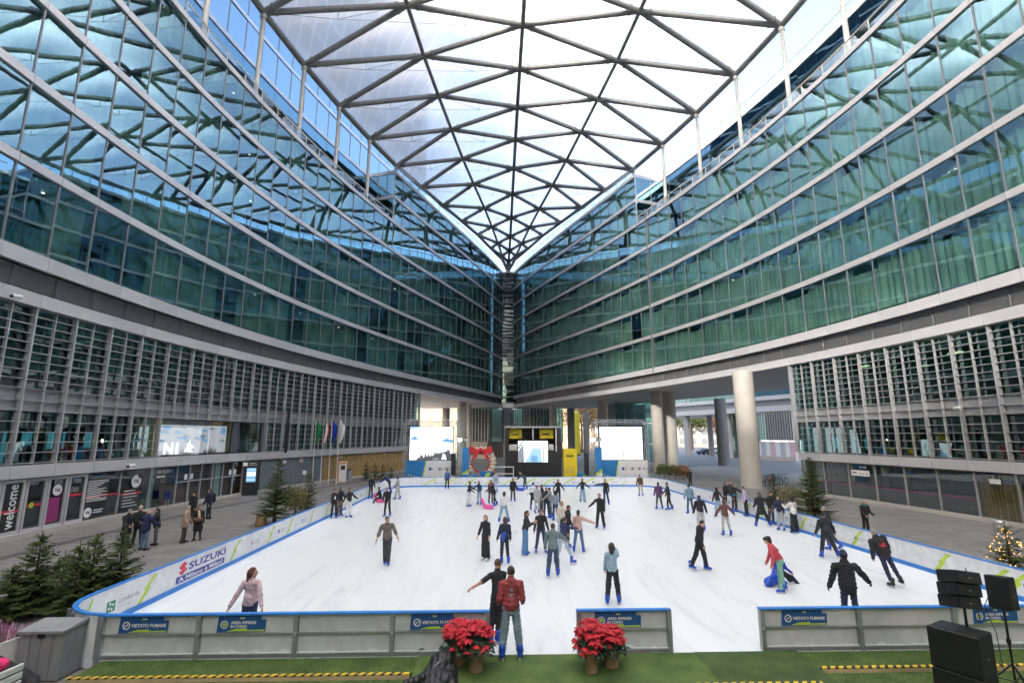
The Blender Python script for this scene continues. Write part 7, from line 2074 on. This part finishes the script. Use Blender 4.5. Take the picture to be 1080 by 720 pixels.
# ---- on the paving
PV = 'passers-by on the paving'
person(914, 563, 1.74, 190, z0=GZ, group=PV, label='man in black jacket with teal scarf on the walk right of the rink', top=(.02, .022, .026), bot=BLK, hair=('short', 'grey'), bulk=.5, shoes='shoe', aL=(10, 8, 50), aR=(10, 8, 50), coat=.04, extras=lambda b, J, s, Rt, Rh: lp(b, 'scarf', [cone(J['neck'] + np.array([-.04, .03, .0]), J['neck'] + np.array([.04, .03, 0]), .07, .07)], cloth((.02, .25, .24)), .022))
person(130.5, 578.5, 1.74, 255, z0=GZ, group=PV, label='grey-haired man in long black coat, leftmost of the group by the shops', top=(.012, .013, .018), bot=(.11, .11, .11), hair=('short', 'grey'), coat=.30, bulk=.7, shoes='shoe', aL=(25, 6, 60), aR=(20, 6, 50))
person(143.7, 574.5, 1.76, 210, z0=GZ, group=PV, label='man with cream beanie and black coat at the back of the group', top=BLK, bot=BLK, hair=('short', 'grey'), hat=('beanie', (.55, .50, .42)), coat=.10, bulk=.6, shoes='shoe', aL=(25, 6, 70), aR=(25, 6, 70))
person(150.5, 580, 1.72, -15, z0=GZ, group=PV, label='bald man in navy padded jacket and jeans, back turned, in the group', top=(.016, .024, .085), bot=(.09, .16, .26), hair=('bald', 'grey'), coat=.08, bulk=1.0, shoes='shoe', aL=(25, 12, 60), aR=(25, 12, 60))
person(163.5, 574.5, 1.68, 130, z0=GZ, group=PV, label='woman in dark jacket and grey trousers, rightmost of the group, hands raised', top=(.022, .022, .024), bot=(.14, .14, .14), fem=True, hair=('bob', 'dark'), bulk=.5, coat=.08, shoes='shoe', aL=(45, 8, 95), aR=(45, 10, 95))
person(192.5, 572, 1.72, -80, z0=GZ, group=PV, label='man in beige coat looking towards the rink', top=(.42, .31, .25), bot=(.07, .07, .065), hair=('short', 'grey'), coat=.18, bulk=.7, shoes='shoe', aL=(8, 6, 20), aR=(8, 6, 20))
person(207.5, 569.5, 1.66, 195, z0=GZ, group=PV, label='woman in black coat with pale scarf and brown handbag', top=BLK, bot=BLK, fem=True, hair=('long', 'dark'), coat=.36, bulk=.5, shoes='shoe', leg='leg', head=(30, 0), extras=lambda b, J, s, Rt, Rh: (lp(b, 'scarf', [cone(J['neck'] + np.array([0, .09, 0]), J['waist'] + np.array([-.06, .16, 0]), .05, .05)], 'straw', .022), lp(b, 'handbag', [cone(J['waist'] + np.array([-.12, .2, -.02]), J['waist'] + np.array([.1, .2, -.02]), .1, .1, 0, ((0, 1, 0), 1.8))], 'bark', .022)))
person(203, 551, 1.74, 160, z0=GZ, group=PV, label='man in dark jacket before the shop doors', top=(.018, .018, .02), bot=BLK, hair=('short', 'brown'), bulk=.5, shoes='shoe', coat=.05)
person(219.5, 547, 1.78, 150, z0=GZ, group=PV, label='man in navy jacket with black backpack before the shop doors', top=(.018, .026, .055), bot=(.022, .03, .05), hair=('short', 'brown'), bulk=.6, shoes='shoe', extras=lambda b, J, s, Rt, Rh: lp(b, 'backpack', [cone(J['chest'] + (Rt @ np.array([0, -.22, .06])) * s, J['waist'] + (Rt @ np.array([0, -.22, -.02])) * s, .13, .14)], 'black_cloth', .025))
person(728.5, 513, 1.72, 20, z0=GZ, group=PV, label='person in black behind the far right corner of the rink', top=BLK, bot=BLK, hair=('short', 'black'), bulk=.5, shoes='shoe')
p_ = at_y(520.5, 503, 46.9)
person(xy=(p_.x, 46.9), h=1.70, f=180, z0=GZ, group=PV, label='person in brown top with yellow cap behind the far barrier', top=(.10, .05, .04), bot=BLK, hair=('long', 'brown'), hat=('beanie', (.6, .45, .03)), fem=True, shoes='shoe')
for k, (u, v, c) in enumerate(((613, 480, NAVY), (616, 479.5, (.10, .04, .04)), (610, 479, DKG))):
    person(u, v, 1.72, (10, 170, 90)[k], z0=GZ, group=PV, label=('far passer-by in navy walking off between the dark columns', 'far passer-by in dark red between the dark columns', 'far passer-by in grey beside the yellow inflatable')[k], top=c, bot=BLK, hair=('short', 'dark'), bulk=.4, shoes='shoe', vox=.03, lL=(12, 3, 3), lR=(-12, 3, 6))
# ------------------------------------------------------------------ shop fronts, displays, small fittings
def project(p):
    d = Vector(p) - Vector((CAM_X, 0, CAM_Z)); x = d.x * _cy - d.y * _sy; y = d.x * _sy + d.y * _cy
    f = y * _cp + d.z * _sp; up = -y * _sp + d.z * _cp
    return 540 + 540 * x / f, 360 - 540 * up / f
def cell_near(lc, u, z=1.2): return min(range(len(lc)), key=lambda i: abs(project((lc[i][0].x, lc[i][0].y, z))[0] - u))
class Bay:
    """one bay of a front; s runs to the viewer's right from the bay's left edge, t is the depth behind the front"""
    def __init__(b, root, lc, i):
        p, ang, wd, ym = lc[i]
        b.root = root; o = Vector(root.location)
        b.m = Matrix.Translation((p.x - o.x, p.y - o.y, -o.z)) @ Matrix.Rotation(ang, 4, 'Z')
    def box(b, name, mat, s0, s1, z0, z1, t0, t1, parent=None):
        mb = MB(); mb.box((1.125 - s1, -t1, z0), (1.125 - s0, -t0, z1), mat=b.m); return mb.build(name, mat, parent or b.root)
    def fr(b, s, z, t, up=False):
        return b.m @ (frame((1.125 - s, -t, z), (0, 0, 1), (1, 0, 0)) if up else frame((1.125 - s, -t, z), (-1, 0, 0), (0, 0, 1)))
    def text(b, txt, s, z, w_, mat, t=.268, h_=None, up=False, bold=.0): return lettering(txt, b.root, b.fr(s, z, t, up), w_, mat, h_, bold=bold)
    def disc(b, s, z, r, mat, t=.268): return decal(b.root, b.fr(s, z, t), disc_poly(0, 0, r, 20), mat, 'disc')
    def bar(b, s0, s1, z, h_, mat, t=.268): return decal(b.root, b.fr(0, 0, t), rect(s0, z - h_ / 2, s1, z + h_ / 2), mat, 'print')
    def door_frames(b, n=2):
        w_ = 2.25 / n
        for k in range(n):
            a, c = k * w_ + .03, (k + 1) * w_ - .03
            for s0, s1, z0, z1 in ((a, a + .11, .03, 2.4), (c - .11, c, .03, 2.4), (a + .11, c - .11, 2.27, 2.4), (a + .11, c - .11, .03, .2)):
                b.box('door_frame', 'white_panel', s0, s1, z0, z1, .2, .28)
            b.box('door_handle', 'steel', c - .17, c - .14, .95, 1.25, .15, .19)
iA = cell_near(LC_L, 30)
order_ = sorted(range(len(LC_L)), key=lambda i: project((LC_L[i][0].x, LC_L[i][0].y, 1.2))[0])
k0 = order_.index(iA)
bayL = [Bay(LEFT, LC_L, order_[min(k0 + j, len(order_) - 1)]) for j in range(-1, 22)]
A_, B_, C_b, D_, E_b, F_ = bayL[1:7]
pmat('shop_wood', (0.20, 0.10, 0.05), .6, 0, .3, 2.0); pmat('shop_wall', (0.12, 0.115, 0.11), .8, 0, .3, 1.2); pmat('teal_column', (0.22, 0.33, 0.31), .5); pmat('blue_panel', (0.14, 0.18, 0.21), .45, .1, .08, 1.0, rnd=.08); pmat('reflection_grey', (0.20, 0.205, 0.21), .8, 0, .06, .7)
pmat('ochre', (0.42, 0.28, 0.08), .7)
for b in (bayL[0], A_, B_): b.door_frames(2)
A_.box('poster', 'print_black', .17, .98, .22, 2.25, .268, .28); A_.text('welcome', .58, 1.25, 1.9, 'print_white', .262, .48, True, .015)
A_.bar(.17, .98, 1.05, .12, 'print_red', .266)
A_.box('column', 'ochre', 1.5, 1.75, .1, 2.3, 1.2, 1.5); A_.disc(1.6, 1.2, .13, 'print_green', .27); A_.bar(1.3, 2.1, 1.2, .1, 'print_red', .27)
B_.box('poster', 'print_magenta', .2, .85, .3, 1.42, .268, .28); B_.disc(.62, 1.75, .26, 'print_white', .266); B_.text('tag', .62, 1.75, .3, 'print_black', .262, bold=.02)
B_.text('Travel', 1.6, 1.75, .42, 'print_white', .266); B_.text('Designer', 1.63, 1.62, .5, 'print_white', .266); B_.bar(1.3, 2.08, 1.42, .12, 'print_red', .268)
C_b.box('poster', 'print_black', .08, 1.5, .5, 2.1, .268, .28)
R = random.Random(6)
for k in range(13): C_b.bar(.15, .15 + R.uniform(.6, 1.5), 2.0 - k * .085, .035, 'print_white', .264)
C_b.bar(.0, 2.2, 1.2, .07, 'print_red', .266); C_b.disc(.35, .42, .25, 'print_white', .262); C_b.text('tag', .35, .42, .28, 'print_black', .258, bold=.02); C_b.bar(.7, 1.3, .5, .05, 'print_white', .262); C_b.bar(.7, 1.25, .38, .05, 'print_white', .262)
D_.disc(1.2, 1.75, .36, 'print_white', .266); D_.text('tag', 1.2, 1.75, .4, 'print_black', .262, bold=.02); D_.disc(1.42, 2.02, .12, 'print_black', .260); D_.bar(0, 1.7, 1.08, .1, 'print_red', .268)
for k in range(6): D_.bar(.35, .6 + R.uniform(.3, 1.0), 1.25 - k * .17, .04, 'print_white', .266)
E_b.text('NUCLEO 1', 1.2, 2.15, 1.3, 'print_white', .264, .2, bold=.02); E_b.bar(.5, 1.2, 1.85, .08, 'print_white', .264); E_b.box('column', 'teal_column', .0, .38, .05, 2.4, .32, .7)
for b, paper in ((F_, True), (bayL[7], False), (bayL[8], True)):
    b.box('door_frame', 'frame_metal', 1.08, 1.16, .05, 2.4, .2, .29); b.box('door_bar', 'frame_metal', .04, 2.2, 1.35, 1.42, .21, .28)
    if paper:
        for s0 in (.7, 1.25): b.box('paper', 'print_white', s0, s0 + .25, 1.5, 1.85, .262, .268)
    b.box('inner_panel', 'shop_wood', .05, 2.2, .0, 2.4, 1.3, 1.4)
bayL[7].box('column', 'teal_column', 1.5, 2.05, .05, 2.4, .3, .6)
for b in (bayL[0], A_, B_, C_b, D_, E_b): b.box('inner_panel', 'shop_wall', .0, 2.25, .0, 2.4, 1.8, 1.9)
bayL[9].box('inner_panel', 'shop_wood', .0, 2.25, .0, 2.4, .9, 1.0)
for b in bayL[10:14]: b.box('wall_panel', 'blue_panel', .03, 2.22, .08, 2.4, .2, .26)
for b in bayL[14:]:
    for k in range(9): b.box('timber_slat', 'wood_slat', .05 + k * .245, .05 + k * .245 + .17, .08, 2.38, .2, .26)
    b.bar(.5, 1.1, 2.2, .1, 'print_white', .19) if bayL.index(b) % 2 else None
    for q in range(3): ring(b.root, b.fr(.5 + .5 * q, 1.3 + .25 * (q % 2), .19), 0, 0, .12, .16, 'print_pale', 14)
bayL[11].box('notice', 'print_white', .5, 1.0, 2.0, 2.25, .18, .19); bayL[12].box('notice', 'print_white', .7, 1.2, 2.0, 2.3, .18, .19); bayL[12].bar(.75, 1.15, 2.15, .12, 'print_red', .175)
# picture wall on the first floor of the left front
gap_sorted = sorted(GAP_L, key=lambda i: project((LC_L[i][0].x, LC_L[i][0].y, 4))[0])
for k, i in enumerate(gap_sorted):
    b = Bay(LEFT, LC_L, i)
    b.box('display_back', 'ochre' if k in (0, 3) else 'shop_wall', 0, 2.25, 3.1, 5.4, 1.6, 1.7)
    s0, s1 = ((.9, 2.25), (0, 2.25), (0, 2.25), (0, .85), (0, 0), (0, 0))[min(k, 5)]
    if s1 > s0:
        pn = b.box('display_panel', 'screen_snow', s0, s1, 3.15, 5.05, .9, .95)
        R = random.Random(k + 2)
        for q in range(5):
            z = 4.0 + R.uniform(-.1, .9); s = R.uniform(s0, max(s0 + .1, s1 - .9)); decal(b.root, b.fr(0, 0, .893), [(s, z), (s + .5, z - .05), (min(s1, s + .9), z + .02), (s + .6, z + .10), (s + .25, z + .14)], 'screen_grey' if q % 2 else 'screen_blue', 'picture')
        if k in (1, 2):
            for q in range(12):
                s = s0 + .9 + q * .11; h_ = R.uniform(.2, .5); decal(b.root, b.fr(0, 0, .89), [(s - .07, 3.15), (s + .07, 3.15), (s, 3.15 + h_)], 'screen_dark', 'picture')
    if k == 0: b.text('N1', 1.25, 3.55, 1.3, 'screen_white', .12, .75, bold=.06)  # letters and emblem given their own glow to read white, no lamps
    if k == 1: decal(b.root, b.fr(0, 0, .12), [(.15, 3.3), (.5, 3.75), (.35, 3.78), (.75, 4.1), (.7, 3.85), (1.15, 3.6), (.8, 3.5), (1.1, 3.25)], 'screen_white', 'emblem')
# glowing screens inside the first floors
def inner_screens(root, lc, us, z=4.2):
    for u, s0, s1, z0, z1 in us:
        b = Bay(root, lc, cell_near(lc, u, z)); b.box('wall_screen', 'screen_cyan', s0, s1, z0, z1, .75, .78)
inner_screens(LEFT, LC_L, ((10, .3, .9, 3.5, 4.4), (36, .2, .35, 3.15, 4.5), (36, .6, .75, 3.2, 4.5), (36, 1.1, 1.6, 3.9, 4.5), (75, .2, .6, 3.7, 4.5), (75, 1.0, 1.15, 3.7, 4.5), (112, .1, .5, 3.7, 4.5)))
inner_screens(RIGHT, LC_R, ((848, .3, .7, 3.2, 5.2), (868, .7, 1.1, 3.4, 4.2), (880, .3, .6, 3.4, 4.2), (906, .2, .6, 3.3, 4.3), (890, 1.2, 1.4, 3.4, 4.2)))
for u, z in ((900, 9.3), (968, 9.2), (945, 8.7)):
    b = Bay(RIGHT, LC_R, cell_near(LC_R, u, z)); b.box('ceiling_lamp', 'ceiling_lamp', .5, 1.3, z, z + .06, 1.6, 1.9)
# right ground floor: grey panels added behind the glass to mimic its reflection, a red line, signs, timber screen
oR_ = sorted(range(len(LC_R)), key=lambda i: project((LC_R[i][0].x, LC_R[i][0].y, 1.2))[0])
for j, i in enumerate(oR_):
    b = Bay(RIGHT, LC_R, i); u = project((LC_R[i][0].x, LC_R[i][0].y, 1.2))[0]
    if u < 1035:
        b.box('backing_panel', 'reflection_grey', .02, 2.23, .05, 2.38, .75, .78); b.bar(0, 2.25, .95, .05, 'print_magenta', .262)
    else:
        for k in range(11): b.box('timber_slat', 'wood_slat', .1 + k * .2, .1 + k * .2 + .1, .08, 2.3, .45, .55)
        b.box('backing_panel', 'shop_wall', .02, 2.23, .05, 2.38, .95, 1.0)
b = Bay(RIGHT, LC_R, cell_near(LC_R, 897)); b.text('4-10', 1.3, 2.2, .6, 'print_white', .262, .16, bold=.03); b.box('sign_plate', 'print_white', .25, 1.8, 1.6, 1.98, .255, .265); b.bar(.35, .75, 1.8, .12, 'print_grey', .252)
for q in range(3): b.bar(1.0 + q * .25, 1.12 + q * .25, 1.74, .1, 'print_grey', .252)
b = Bay(RIGHT, LC_R, cell_near(LC_R, 1058)); b.box('paper', 'print_white', .8, 1.4, 1.85, 2.1, .255, .262)
# rain pipe on the right front, dark pole and cameras on the left one
b = Bay(RIGHT, LC_R if False else cells(1, YS), min(range(len(YS) - 1), key=lambda i: abs(project((*fpt(1, YS[i])[:2], 22))[0] - 687)))
b.box('rain_pipe', 'mullion', 2.15, 2.27, 11.9, 33.0, -.25, -.14)
pl = fpt(-1, min(YS, key=lambda y: abs(project((*fpt(-1, y)[:2], 4.5))[0] - 291)), -.35)
root = empty('downlight_mast', (pl.x, pl.y, 2.5), 0, 'slim dark mast fixed to the left front right of the picture wall', 'mast')
mb = MB(); mb.tube((0, 0, .4), (0, 0, 4.2), .11, n=10); mb.build('tube', 'black_plastic', root)
for z in (.7, 3.6): mb = MB(); mb.box((-.4, -.04, z), (0, .04, z + .08)); mb.build('bracket', 'frame_metal', root)
def camera_unit(side, u, z, label):
    ys_ = np.linspace(15, 70, 400); y = min(ys_, key=lambda y: abs(project((*fpt(side, y)[:2], z))[0] - u)); p = fpt(side, float(y), -.3)
    root = empty('security_camera', (p.x, p.y, z), 0 if side < 0 else math.pi, label, 'camera', 'security cameras on the fronts')
    mb = MB(); mb.tube((-.3, 0, 0), (.05, 0, -.02), .03, n=8); mb.build('arm', 'white_paint', root)
    mb = MB(); mb.tube((.0, -.18, -.08), (.05, .2, -.04), .09, n=12); mb.build('housing', 'white_paint', root)
    mb = MB(); mb.ball((.0, -.18, -.1), .075, 10); mb.build('lens', 'black_plastic', root)
camera_unit(-1, 10, 10.3, 'white security camera at the top left of the sunshade grid'); camera_unit(1, 1015, 5.9, 'white security camera on the sunshade grid of the right front'); camera_unit(-1, 133, 2.75, 'dark little camera above the shops of the left front')

# lights under the office ceilings
R = random.Random(44)
for side, root_ in ((-1, LEFT), (1, RIGHT)):
    cl_ = cells(side, YS)
    for k in range(60):
        i = R.randrange(4, len(cl_) - 2); fl = R.randrange(5); b = Bay(root_, cl_, i)
        s_ = R.uniform(.3, 1.7); b.box('ceiling_lamp', 'office_lamp', s_, s_ + R.uniform(.08, .2), FLOORS[fl + 1] - .34, FLOORS[fl + 1] - .30, 1.2, 1.29)

# ------------------------------------------------------------------ the scene above is drawn at 0.885 units to the metre; bring all of it to metres
UNIT = 1 / 0.885
for o_ in list(scene.objects):
    if o_.parent is None and o_.type != 'LIGHT':
        o_.location = o_.location * UNIT
        if o_.type != 'CAMERA': o_.scale = o_.scale * UNIT
